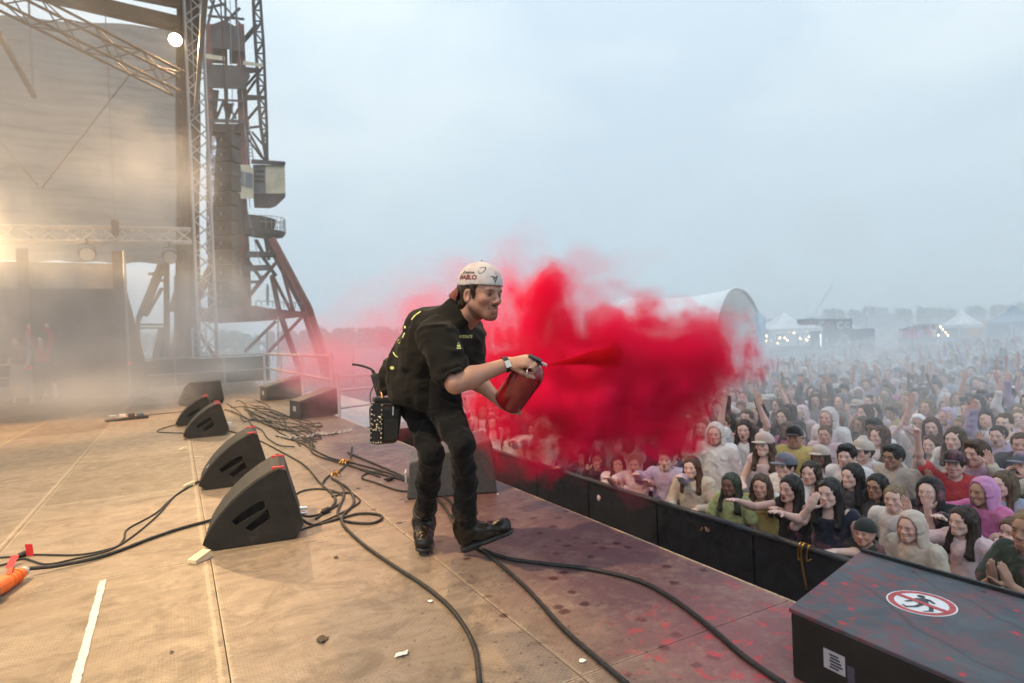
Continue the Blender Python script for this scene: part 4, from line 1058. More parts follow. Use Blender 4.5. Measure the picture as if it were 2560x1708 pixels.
# --- print projected onto cloth
def text_mesh(txt, size, bold=False, shear=0.0):
    cu = bpy.data.curves.new('t', 'FONT'); cu.body = txt; cu.size = size; cu.align_x = 'CENTER'; cu.align_y = 'CENTER'; cu.shear = shear; cu.offset = .03 * size if bold else 0
    cu.resolution_u = 2
    o = bpy.data.objects.new('t', cu); COL.objects.link(o); dg = bpy.context.evaluated_depsgraph_get(); me = bpy.data.meshes.new_from_object(o.evaluated_get(dg)); bpy.data.objects.remove(o)
    bm = bmesh.new(); bm.from_mesh(me); bmesh.ops.triangulate(bm, faces=bm.faces); bmesh.ops.subdivide_edges(bm, edges=[e for e in bm.edges if e.calc_length() > size * .25], cuts=1)
    vs = [v.co.copy() for v in bm.verts]; fs = [tuple(v.index for v in f.verts) for f in bm.faces]; bm.free(); return vs, fs
def decal(name, vs, fs, bvh, O, X, Y, D, m, parent, off=.0022):
    """lay flat print (vs in the X-Y plane at O) on a surface along direction D"""
    O, X, Y, D = Vector(O), Vector(X), Vector(Y), Vector(D).normalized(); out = []
    for v in vs:
        p = O + X * v[0] + Y * v[1]; h = bvh.ray_cast(p - D * .25, D)
        if h[0] is None:
            g = bvh.find_nearest(p); h = (g[0] + g[1] * (off * .6), None)
        out.append(h[0] - D * off - man.location)
    q = MB(); q.add(out, fs); return link(name, q.mesh(name), m, parent)
view = lambda p: (Vector(p) - CAM).normalized()
capc = Vector(HH.w(.085, .01, .065)); hx = Vector(HH.B[1]); hz = Vector(HH.B[2]); hr = Vector(HH.B[0])
mat('print_red', (.20, .02, .035), .7); mat('print_black', (.02, .02, .025), .7); mat('print_yellow', (.62, .66, .22), .7, var=.1)
tv, tf = text_mesh('DIABLO', .030, True); decal('cap_print', tv, tf, cap_bvh, HH.w(.10, -.008, .068), hx, hz, -hr - hx * 0, MATS['print_red'], capo)
tv, tf = text_mesh('EL BARTHA', .0135, True); decal('cap_print', tv, tf, cap_bvh, HH.w(.10, -.006, .089), hx, hz, -hr, MATS['print_black'], capo)
# winged emblem at the front of the cap and a scribbled signature
def poly_strip(pts, w):
    vs, fs = [], []
    for i, p in enumerate(pts):
        d = Vector(pts[min(i + 1, len(pts) - 1)]) - Vector(pts[max(0, i - 1)]); d = Vector((-d[1], d[0])).normalized() * w
        vs += [(p[0] + d[0], p[1] + d[1]), (p[0] - d[0], p[1] - d[1])]
    fs = [(2 * i, 2 * i + 1, 2 * i + 3, 2 * i + 2) for i in range(len(pts) - 1)]; return vs, fs
fo = HH.w(.02, .11, .068); fd = -(hx * .95 + hr * .25); fx = (hx * -.55 + hr * -.85) * -1
fx = (-hr * .97 + hx * .22).normalized()
for pts in ([(-.022, .012), (-.012, .010), (.0, -.020), (.012, .010), (.020, .014)], [(-.010, .013), (.0, .004), (.010, .013)], [(-.006, .006), (0, -.012), (.006, .006)]):
    a_, f_ = poly_strip(pts, .0016); decal('cap_emblem', a_, f_, cap_bvh, fo, fx, hz, fd, MATS['print_black'], capo)
for pts in ([(-.02, -.02), (-.012, .0), (-.002, .02), (.002, .012), (-.006, -.005), (-.01, -.035)], [(-.015, -.002), (.004, .008), (.018, .012)]):
    a_, f_ = poly_strip(smooth_path([(*p, 0) for p in pts], 4), .0009); decal('signature', a_, f_, cap_bvh, HH.w(.10, -.040, .085), hx, hz, -hr, MATS['print_black'], capo)
a_, f_ = poly_strip(smooth_path([(-.012, .012, 0), (.002, .018, 0), (.012, .0, 0), (.0, -.014, 0), (-.01, .0, 0)], 4), .0012); decal('signature', a_, f_, cap_bvh, HH.w(.10, .05, .10), hx, hz, -hr, MATS['print_black'], capo)
# chest lettering and the pale dots on the back of the shirt
O = at(1164, 842, 2.98); tv, tf = text_mesh('HYDRATE', .020, True, .2)
decal('shirt_print', tv, tf, shirt_bvh, O, RGT * .72, UP + RGT * .10, view(O), MATS['print_yellow'], shirt)
O = at(1147, 866, 2.98); decal('shirt_print', [(-.009, -.002), (.009, -.002), (.002, .018), (-.003, .018)], [(0, 1, 2, 3)], shirt_bvh, O, RGT, UP, view(O), MATS['print_yellow'], shirt)
decal('shirt_print', [(-.010, -.010), (.010, -.010), (.010, -.006), (-.010, -.006)], [(0, 1, 2, 3)], shirt_bvh, O, RGT, UP, view(O), MATS['print_yellow'], shirt)
def dot(u, v, rx, ry, rot=0):
    O = at(u, v, 3.0); nn = 18; vs = [(rx * math.cos(2 * math.pi * i / nn), ry * math.sin(2 * math.pi * i / nn)) for i in range(nn)]
    X = RGT * math.cos(rot) + UP * math.sin(rot); Y = -RGT * math.sin(rot) + UP * math.cos(rot)
    decal('shirt_print', vs, [tuple(range(nn))], shirt_bvh, O, X, Y, view(O), MATS['print_yellow'], shirt)
dot(997, 854, .007, .010); dot(980, 920, .011, .0085); dot(1012, 818, .004, .007)
for arc in ([(1052, 778), (1038, 788), (1028, 800)], [(1012, 832), (1008, 839), (1006, 845)], [(983, 880), (987, 888), (994, 893)]):
    P_ = [at(u, v, 3.0) for u, v in arc]; O = P_[1]
    pts = [((p - O).dot(RGT), (p - O).dot(UP)) for p in P_]; a_, f_ = poly_strip(smooth_path([(*p, 0) for p in pts], 3), .0026)
    decal('shirt_print', a_, f_, shirt_bvh, O, RGT, UP, view(O), MATS['print_yellow'], shirt)
# --- watch
wa = (J['wrR'] - J['elR']).normalized(); wc = J['wrR'] - wa * .012
q = MB(); x_ = wa.orthogonal().normalized(); y_ = wa.cross(x_)
ring = [wc + (x_ * math.cos(t_) + y_ * math.sin(t_)) * .0345 - man.location for t_ in [2 * math.pi * i / 24 for i in range(25)]]
for s in (-.008, -.003, .003, .008): q.tube([p + wa * s for p in ring], .0035, 6)
wt = link('wrist_watch', q.mesh('wrist_watch', True), MATS['rubber'], man)
q = MB(); vd = -view(wc); vd = (vd - wa * vd.dot(wa)).normalized(); sd_ = wa.cross(vd)
M = Matrix((sd_, wa, vd)).transposed().to_4x4(); M.translation = wc + vd * .034 - man.location
q.box((-.016, -.012, 0), (.016, .012, .007), M); link('watch_face', q.mesh('watch_face'), mat('watch_white', (.62, .63, .64), .4), wt)
# ---- radio on the hip (a thing of its own, clipped to the belt)
p0 = at(943, 955, 3.25)
t = empty('walkie_talkie', p0); tag(t, 'black walkie-talkie with a bent antenna on the performer\'s hip', 'radio')
RM = Matrix((RGT, FWD, UP)).transposed().to_4x4()
q = MB(); q.box((-.022, -.018, -.075), (.022, .018, .045), RM @ Matrix.Rotation(R(-14), 4, 'Y')); q.build('housing', MATS['rubber'], t, bev=.006)
q = MB(); q.tube(smooth_path([at(938, 940, 3.25) - p0, at(930, 925, 3.25) - p0, at(915, 918, 3.25) - p0, at(897, 913, 3.25) - p0, at(881, 911, 3.25) - p0], 5), [.009] * 5 + [.0065] * 15 + [.008], 8); q.build('antenna', MATS['rubber'], t, smooth=True)
q = MB(); q.tube([(0, 0, 0), (0, 0, .02)], .007, 10); o = q.build('knob', MATS['brass'], t, loc=(.01, -.01, .03))
for k_, (du, dv) in enumerate(((0, 14), (4, 22), (9, 30))):
    q = MB(); q.tube(smooth_path([at(938 + du, 950 + dv, 3.22) - p0, at(950 + du, 962 + dv, 3.2) - p0, at(958 + du, 985 + dv, 3.2) - p0], 4), .004, 6); q.build('coiled_cord', MATS['brass' if k_ == 1 else 'rubber'], t, smooth=True)
# ---- hip bag with studs
p0 = at(966, 1055, 3.16)
t = empty('hip_bag', p0); tag(t, 'black leather hip bag with gold studs hanging behind the performer', 'bag')
BM = Matrix((RGT, FWD, UP)).transposed().to_4x4() @ Matrix.Rotation(R(20), 4, 'Z') @ Matrix.Rotation(R(4), 4, 'Y')
mat('bag_leather', (.014, .012, .010), .38, var=.5, scale=45, bmp=.4)
q = MB(); q.add([BM @ Vector(v_) for v_ in ((-.075, -.04, -.120), (.060, -.045, -.105), (.060, .045, -.105), (-.075, .04, -.120), (-.09, -.052, .085), (.078, -.05, .095), (.078, .05, .095), (-.09, .05, .085))], [(3, 2, 1, 0), (4, 5, 6, 7), (0, 1, 5, 4), (1, 2, 6, 5), (2, 3, 7, 6), (3, 0, 4, 7)]); bag = q.build('pouch', MATS['bag_leather'], t, bev=.03, seg=5)
q = MB(); q.box((-.02, -.058, -.085), (.055, -.047, .02), BM); q.build('front_pocket', MATS['bag_leather'], t, bev=.01, seg=3)
q = MB(); q.box((-.088, -.058, -.105), (-.028, -.051, .10), BM); fl = q.build('flap', MATS['bag_leather'], t, bev=.003)
q = MB(); q.box((-.07, -.03, .096), (.06, .045, .125), BM); q.build('top_pocket', MATS['bag_leather'], t, bev=.008)
stud = MB(); stud.tube([(0, 0, 0), (0, 0, .002), (0, 0, .0035)], [.0042, .0038, .001], 8); sm_ = stud.mesh('stud', True); sm_.materials.append(mat('stud_metal', (.7, .6, .45), .3, metal=1))
pts = [(-.083, z) for z in np.linspace(-.098, .09, 9)] + [(-.033, z) for z in np.linspace(-.098, .09, 9)] + [(-.07, -.098), (-.058, -.1), (-.046, -.098)]
rr = random.Random(4); pts += [(-.058 + .022 * rr.uniform(-1, 1), .0 + .045 * rr.uniform(-1, 1)) for _ in range(22)]
for x, z in pts:
    o = link('stud', sm_, None, fl); p = BM @ Vector((x, -.0585, z)); o.location = p; o.rotation_euler = (BM.to_3x3() @ Matrix.Rotation(R(90), 3, 'X')).to_euler()
q = MB(); q.box((.02, -.0535, .04), (.027, -.050, .085), BM); q.build('zip_pull', MATS['chrome'], t)
q = MB(); q.tube(smooth_path([at(936, 960, 3.2) - p0, at(925, 990, 3.18) - p0, at(932, 1020, 3.15) - p0, at(945, 1040, 3.12) - p0], 5), .003, 6); q.build('cord', MATS['rubber'], t, smooth=True)
q = MB(); q.tube(smooth_path([at(948, 965, 3.2) - p0, at(955, 990, 3.16) - p0, at(957, 1020, 3.13) - p0], 5), .0045, 6); q.build('strap', MATS['brass'], t, smooth=True)

# ---- powder extinguisher in his hands
t = empty('fire_extinguisher', XB); tag(t, 'red fire extinguisher held in both hands, nozzle spraying', 'extinguisher')
m, n, l, b = new_mat('gloss_red'); tt = noise_node(n, l, 30, 5)
l.new(ramp(n, l, tt.outputs['Fac'], [(.35, (.20, .004, .010)), (.7, (.29, .008, .016))]), b.inputs['Base Color']); b.inputs['Roughness'].default_value = .22; b.inputs['Coat Weight'].default_value = .4
prof_ = [(0, .0), (.060, .0), (.070, .005), (XR, .014), (XR, .205), (.072, .226), (.063, .248), (.047, .264), (.026, .273), (.017, .275), (.017, .283)]
q = MB(); q.tube([XA * h for r_, h in prof_], [max(r_, .001) for r_, h in prof_], 36); q.build('cylinder', MATS['gloss_red'], t, smooth=True)
top = XA * .283
side = (RGT * .8 - UP * .1 + FWD * .1); side = (side - XA * side.dot(XA)).normalized()
q = MB(); q.tube([top - XA * .004, top + XA * .022], .017, 16); q.build('valve', mat('valve_black', (.03, .03, .035), .4), t)
q = MB(); q.beam(top + XA * .018 - side * .05, top + XA * .012 + side * .028, .022, .012, XA); q.build('lever', mat('valve_black', (.03, .03, .035), .4), t, bev=.003)
q = MB(); q.beam(top + XA * .032 - side * .05, top + XA * .026 + side * .016, .02, .008, XA); q.build('lever', MATS['valve_black'], t, bev=.002)
q = MB(); q.tube([top + XA * .012 + side * .01, top + XA * .012 + side * .034], .0095, 12); q.tube([top + XA * .012 + side * .034, top + XA * .012 + side * .05], [.010, .007], 12); q.build('nozzle', mat('nozzle_pink', (.62, .36, .38), .5), t)
vv = -view(XT); vv = (vv - XA * vv.dot(XA)).normalized(); rc = top + XA * -.004 + vv * .055 + side * .0
q = MB(); q.tube([rc + (XA * math.cos(a_) + side * math.sin(a_)) * .018 for a_ in [2 * math.pi * i / 16 for i in range(17)]], .0018, 6); q.tube([rc - side * .02, rc - side * .022 - UP * .045], .0022, 6); q.build('safety_pin', MATS['chrome'], t, smooth=True)
NOZ = XB + top + XA * .012 + side * .048
# ================================================================== RED POWDER CLOUD (nested closed shells of thin, even powder)
def vol_mat(name, col, dens, aniso=0.0):
    m = bpy.data.materials.new(name); m.use_nodes = True; n, l = m.node_tree.nodes, m.node_tree.links
    n.clear(); o = n.new('ShaderNodeOutputMaterial'); v = n.new('ShaderNodeVolumePrincipled')
    v.inputs['Color'].default_value = (*col, 1); v.inputs['Density'].default_value = dens; v.inputs['Anisotropy'].default_value = aniso
    l.new(v.outputs[0], o.inputs['Volume']); MATS[name] = m
    m.cycles.homogeneous_volume = True if hasattr(m, 'cycles') and hasattr(m.cycles, 'homogeneous_volume') else None
    return m
def shells(name, lo, hi, h, blobs, levels, amp, freq, seed, octs=5, parent=None, gain=.55):
    """density field = soft union of blobs + fractal noise; one closed shell per level, nested"""
    Fd = Field(lo, hi, h); n_ = Fd.n
    for (c, r) in blobs: Fd.ell(c, r, .30)
    ax = [Fd.lo[i] + h * np.arange(n_[i], dtype=np.float32) for i in range(3)]
    P = np.stack(np.meshgrid(*ax, indexing='ij'), -1)
    near = np.abs(Fd.D) < amp * 3.2 + .05
    Q = P[near] * freq + seed * 3.1
    wv = np.stack([vnoise(Q * .8 + 11), vnoise(Q * .8 + 23), vnoise(Q * .8 + 37)], -1) * .55
    nn = fbm(Q + wv, octs, gain)
    bil = (np.abs(fbm(Q * 2.1 + wv + 50, 4, .55)) - .35)              # billows: rounded lobes with sharp creases
    D = Fd.D.copy(); D[near] = D[near] + amp * (nn * .9) - amp * bil * 1.25
    VV, FF, MI, k = [], [], [], 0
    for i, (off, m_) in enumerate(levels):
        V, F_ = surface_nets(D + off, Fd.lo, h)
        if len(V) == 0: continue
        VV.append(V); FF.append(F_ + k); MI += [i] * len(F_); k += len(V)
    me = np_mesh(name, np.concatenate(VV), np.concatenate(FF), True)
    me.polygons.foreach_set('material_index', np.array(MI, np.int32))
    for off, m_ in levels: me.materials.append(m_)
    return link(name, me, None, parent)
RED = (.985, .014, .12)
def B(u, v, d, rx, ry, rz): return (np.array(at(u, v, d)), np.array((rx, ry, rz)))
blobs = [B(1430, 920, 4.1, .34, .34, .34), B(1520, 960, 4.3, .42, .40, .40), B(1630, 965, 4.5, .40, .42, .33), B(1716, 905, 4.6, .32, .36, .28),
         B(1762, 896, 4.6, .19, .24, .21), B(1400, 1010, 4.2, .36, .36, .34), B(1350, 880, 4.0, .32, .34, .38), B(1390, 790, 4.1, .34, .34, .24), B(1490, 868, 4.3, .32, .34, .20),
         B(1300, 950, 4.0, .28, .30, .34), B(1460, 1050, 4.3, .30, .30, .26), B(1600, 1040, 4.6, .34, .34, .22), B(1700, 1000, 4.6, .26, .3, .2)]
core_levels = [(-.035, vol_mat('red_powder_wisp', RED, .9)), (.035, vol_mat('red_powder_thin', RED, 2.2, -.3)), (.12, vol_mat('red_powder_mid', RED, 6.0, -.3)), (.22, vol_mat('red_powder_core', RED, 10.0, -.3))]
cl = shells('red_powder_cloud', (1.2, 2.6, -.35), (4.7, 6.0, 2.3), .025, blobs, core_levels, .17, 2.3, 2, 6, gain=.60)
tag(cl, 'dense crimson powder cloud billowing over the front rows', 'powder cloud', kind='stuff')
# drifting veil: softer, paler, behind and below the dense part
veil = [B(1250, 760, 4.6, .55, .55, .40), B(1420, 730, 4.8, .55, .5, .34), B(1150, 900, 5.2, .70, .7, .65), B(1250, 1000, 4.8, .6, .6, .55), B(1420, 1100, 4.9, .6, .6, .35), B(1620, 1080, 5.2, .6, .6, .30),
        B(1330, 1150, 4.4, .3, .35, .25), B(1550, 1000, 5.0, .75, .7, .6), B(1540, 775, 4.9, .25, .3, .12)]
vl = shells('red_powder_veil', (.4, 2.6, -1.2), (4.9, 10.2, 2.6), .055, veil, [(.05, vol_mat('red_veil_outer', (.99, .10, .20), .22)), (.22, vol_mat('red_veil_inner', (.99, .05, .16), .55))], .26, 1.5, 5, 4)
pv = [B(1000, 870, 6.2, .8, .8, .55), B(1080, 800, 5.8, .6, .6, .5), B(880, 890, 7.6, .9, 1.0, .45), B(930, 960, 7.0, .7, .8, .4), B(800, 930, 9.5, .9, 1.6, .5)]
pk = shells('pink_powder_haze', (-.6, 3.2, -1.3), (4.9, 13.2, 2.6), .075, pv, [(.0, vol_mat('pink_outer', (1.0, .42, .52), .13)), (.30, vol_mat('pink_inner', (1.0, .30, .42), .20))], .30, 1.1, 7, 4)
tag(pk, 'pale pink powder haze drifting to the left of the performer', 'powder cloud', kind='stuff')
tag(vl, 'thin pink powder veil drifting behind the performer', 'powder cloud', kind='stuff')
# the jet leaving the nozzle: a thin dense thread inside a widening, thinner plume
tip = at(1560, 885, 4.2); ax_ = (tip - NOZ); L = ax_.length; ax_.normalize()
x_ = ax_.orthogonal().normalized(); y_ = ax_.cross(x_); rr = random.Random(8); K, S_ = 30, 16
jet = empty('powder_jet', NOZ); tag(jet, 'narrow red powder jet shooting from the extinguisher nozzle', 'powder jet', kind='stuff')
for frac, wide, dens, nm in ((1.0, 1.0, 7.0, 'red_jet_outer'), (.8, .8, 14.0, 'red_jet_mid'), (.5, .6, 36.0, 'red_jet_core')):
    vs, fs = [], []; ph = [rr.uniform(0, 6) for _ in range(6)]
    for i in range(K + 1):
        t_ = i / K; s_ = t_ * frac; cl_ = max(.02, 1 - max(0, (t_ - .72) / .28) ** 2) ** .5
        for j in range(S_):
            a = 2 * math.pi * j / S_; r_ = (.006 + .085 * s_ ** 1.2) * wide * cl_ * (1 + .30 * s_ * math.sin(3 * a + ph[0] + 11 * t_) + .2 * s_ * math.sin(5 * a + ph[1] - 19 * t_))
            vs.append(ax_ * (L * s_) + (x_ * math.cos(a) + y_ * math.sin(a)) * r_)
    for i in range(K):
        for j in range(S_): fs.append((i * S_ + j, i * S_ + (j + 1) % S_, (i + 1) * S_ + (j + 1) % S_, (i + 1) * S_ + j))
    fs += [tuple(reversed(range(S_))), tuple(K * S_ + j for j in range(S_))]
    q = MB(); q.add(vs, fs); q.build('powder_plume', vol_mat(nm, (.62, .003, .012), dens), jet, smooth=True)
# ================================================================== STAGE LAMPS
LAMPH = {}
def par_can(loc, target, label, lit, power=0, size=R(40), blend=.4, rad=.11, col=(1, .62, .28), face=None):
    t = empty('stage_lamp', loc); tag(t, label, 'lamp', 'stage lamps')
    d = (Vector(target) - Vector(loc)).normalized(); Rm = d.to_track_quat('-Z', 'Y').to_matrix().to_4x4()
    q = MB(); q.tube([Rm @ Vector((0, 0, .34)), Rm @ Vector((0, 0, .30)), Rm @ Vector((0, 0, .1)), Rm @ Vector((0, 0, -.02))], [.10, .16, .21, .22], 20, cap=False)
    q.disc(Rm @ Matrix.Translation((0, 0, .335)), .10, 20); q.build('housing', MATS['black_paint'], t, smooth=True)
    q = MB(); q.disc(Rm @ Matrix.Translation((0, 0, .04)), .20, 28)
    if lit: q.build('lens', LIT, t)
    else: q.build('lens', mat('lens_grey', (.38, .39, .40), .25, var=.1), t)
    q = MB(); q.tube([Rm @ Vector((.235, 0, .1)), Vector((0, 0, .30)) + Rm @ Vector((.18, 0, .1)), Vector((0, 0, .34)), Vector((0, 0, .30)) + Rm @ Vector((-.18, 0, .1)), Rm @ Vector((-.235, 0, .1))], .018, 6); q.build('yoke', MATS['black_paint'], t)
    q = MB(); q.tube([(0, 0, .33), (0, 0, .48)], .03, 8); q.build('clamp', MATS['black_paint'], t)
    if power:
        ld = bpy.data.lights.new('lamp_light', 'SPOT'); ld.energy = power; ld.spot_size = size; ld.spot_blend = blend; ld.shadow_soft_size = rad; ld.color = col
        lo = bpy.data.objects.new('lamp_light', ld); COL.objects.link(lo); lo.parent = t
        lo.matrix_local = Matrix.Translation(d * .04) @ Rm
    return t
LIT = emit_mat('lit_lens', (1.0, .86, .62), 30)
par_can(at(438, 100, 21.0), (-.5, 8.0, 0), 'lit lamp shining at the top of the truss tower', True, 7000, R(80), .6)
for (u, v, w) in ((425, 643, 'beside the tower'), (218, 636, 'in the middle')):
    par_can(on_y(u, v, 22.6), Vector((.5, 0, 1.5)), 'unlit round lamp under the low truss, ' + w, False)
par_can(on_y(-45, 628, 22.2), (-2.0, 12.0, 1.0), 'lit lamp on the low truss beyond the left edge', True, 4200, R(100), .7, col=(1, .66, .30))
# washes hung on the roof truss over the stage, outside the picture
par_can((-3.6, 2.5, 8.6), (-1.6, 6.2, 0), 'warm wash lamp over the left half of the stage', True, 5600, R(76), .7, col=(1, .72, .39))
par_can((-3.6, 10.5, 8.6), (-3.4, 16.0, 1.0), 'warm wash lamp over the rear left of the stage', True, 4600, R(95), .7, col=(1, .55, .21))
par_can((4.2, 7.6, 8.6), (-.75, 3.0, 0), 'warm front lamp that ends along the deck seam', True, 1700, R(26), .12)
# ================================================================== CROWD
ARM = {   # elbow, wrist, hand direction, palm normal, curl   (right side; left is mirrored)
    'down':   ((.245, -.02, 1.10), (.235, .09, .86), (-.05, .25, -1), (-1, 0, 0), .35),
    'rail':   ((.265, .07, 1.13), (.14, .31, 1.17), (-.55, .8, -.05), (0, 0, -1), .25),
    'wave':   ((.315, .17, 1.33), (.325, .26, 1.585), (.05, .15, 1), (0, 1, 0), .08),
    'high':   ((.27, .10, 1.635), (.20, .17, 1.885), (-.1, .15, 1), (0, 1, 0), .15),
    'reach':  ((.27, .235, 1.37), (.24, .475, 1.47), (-.05, 1, .35), (0, .3, -1), .25),
    'clap':   ((.235, .15, 1.13), (.045, .33, 1.31), (-.12, .35, 1), (-1, 0, 0), .05),
    'mouth':  ((.265, .15, 1.22), (.105, .175, 1.455), (-.45, .15, 1), (-.7, -.5, 0), .55),
    'phone':  ((.205, .20, 1.26), (.075, .35, 1.50), (-.05, .15, 1), (-.3, -1, 0), .5),
    'point':  ((.27, .17, 1.60), (.25, .27, 1.85), (.0, .25, 1), (0, 1, 0), 1.1),
    'face':   ((.235, .20, 1.27), (.085, .225, 1.47), (-.45, -.1, 1), (0, -1, .1), .2)}
POSES = {'standing': ('down', 'down', 'calm'), 'waving': ('wave', 'down', 'smile'), 'cheering': ('high', 'high', 'open'), 'clapping': ('clap', 'clap', 'smile'),
         'reaching': ('reach', 'rail', 'calm'), 'shouting': ('mouth', 'mouth', 'open'), 'filming': ('phone', 'down', 'calm'), 'arm_up': ('high', 'down', 'open'),
         'leaning': ('rail', 'rail', 'smile'), 'grabbing': ('reach', 'reach', 'open'), 'pointing': ('point', 'down', 'calm'), 'hand_on_face': ('face', 'rail', 'calm')}
NECK = (0, .015, 1.43); HC = (0, .055, 1.565); HFWD = (0, 1, .10)
CH = Head(HC, HFWD)
def mir(p, s): return (p[0] * s, p[1], p[2])
def crowd_body(pose, h, hands=True):
    a, b_, mouth = POSES[pose]; male = pose in ('standing', 'pointing', 'filming', 'arm_up')
    zt = 2.16 if 'high' in (a, b_) or 'point' in (a, b_) else 1.86
    F = Field((-.45, -.24, .82), (.45, .74 if 'reach' in (a, b_) else .52, zt), h)
    F.cone((0, 0, .90), (0, 0, 1.08), .125, .115, .05, ((0, 1, 0), 1.35)); F.cone((0, 0, 1.08), (0, .0, 1.30), .115, .135, .05, ((0, 1, 0), 1.3))
    F.cone((-.13, 0, 1.385), (.13, 0, 1.385), .058, .058, .05); F.cone((0, 0, 1.36), CH.w(0, -.02, -.06), .058, .050, .04)
    for s, key in ((1, a), (-1, b_)):
        el, wr, hd, pn, cu = ARM[key]; el, wr, hd, pn = mir(el, s), mir(wr, s), mir(hd, s), mir(pn, s)
        F.cone(mir((.165, 0, 1.385), s), el, .048, .037, .03); e_, w_ = Vector(el), Vector(wr); m1 = e_.lerp(w_, .3)
        F.cone(e_, m1, .037, .039, .02); F.cone(m1, w_, .039, .025, .02)
        if hands: sdf_hand(F, w_, hd, pn, .95, curl=(.05 if key == 'point' else cu, cu, cu, cu), spread=.45 if key in ('wave', 'high', 'reach') else .1, side=s, r=1.08)
        else: F.cone(w_, w_ + Vector(hd).normalized() * .15, .036, .022, .02)
    if h < .03: sdf_head(F, CH, mouth, male)
    else: F.ell(HC, (.078, .10, .12), .03)
    V, Fc = F.mesh(); col = np.ones((len(V), 3), np.float32)
    if h < .02: face_colors(V, CH, col, mouth, stubble=.35 if male else 0, hair=(.17, .10, .08), brow=.8)
    elif h < .03: face_colors(V, CH, col, mouth, hair=(.16, .10, .08))
    return V, Fc, col
def crowd_top(pose, kind, h, seed):
    a, b_, _ = POSES[pose]
    zt = 2.1 if 'high' in (a, b_) or 'point' in (a, b_) else 1.75
    F = Field((-.5, -.3, .72), (.5, .74 if 'reach' in (a, b_) else .52, zt), h)
    w = .008 if kind in ('tee', 'top') else .022
    F.cone((0, -.005, .86), (0, 0, 1.08), .15 + w, .135 + w, .05, ((0, 1, 0), 1.25)); F.cone((0, 0, 1.08), (0, .005, 1.31), .135 + w, .145 + w * .8, .05, ((0, 1, 0), 1.25))
    F.cone((-.15, 0, 1.385), (.15, 0, 1.385), .066 + w * .4, .068 + w * .4, .06); F.cone((0, 0, 1.36), (0, .0, 1.42), .09, .07, .05)
    for s, key in ((1, a), (-1, b_)):
        el, wr = Vector(mir(ARM[key][0], s)), Vector(mir(ARM[key][1], s)); sh = Vector(mir((.165, 0, 1.385), s))
        if kind == 'tee': F.cone(sh, sh.lerp(el, .62), .066, .068, .04)
        elif kind == 'top': pass
        else: F.cone(sh, el, .068, .060, .04); F.cone(el, el.lerp(wr, .9), .060, .046, .03)
    F.cone((0, .03, 1.44), (0, .05, 1.58), .068, .09, .015, sub=True)
    if kind == 'top': F.cone((0, .0, 1.50), (0, .0, 1.46), .17, .15, .02, sub=True)
    if kind == 'hoodie': F.cone((0, -.06, 1.40), (0, -.10, 1.36), .075, .07, .05)
    V, Fc = F.mesh()
    if len(V) and h < .02: V = folds(V, Fc, .007, 8, seed, (1, 1, .7), 3); V = folds(V, Fc, .0035, 19, seed + 3, (1, 1, 1), 2)
    return V, Fc
def crowd_legs(h):
    F = Field((-.3, -.25, 0), (.3, .3, 1.0), h)
    F.cone((0, 0, .93), (0, 0, .88), .135, .14, .05, ((0, 1, 0), 1.2))
    for s in (-1, 1):
        F.cone((s * .09, 0, .86), (s * .10, .02, .47), .10, .068, .04); F.cone((s * .10, .02, .47), (s * .11, -.01, .09), .066, .05, .03); F.cone((s * .11, -.03, .045), (s * .12, .14, .04), .046, .04, .02)
    return F.mesh()
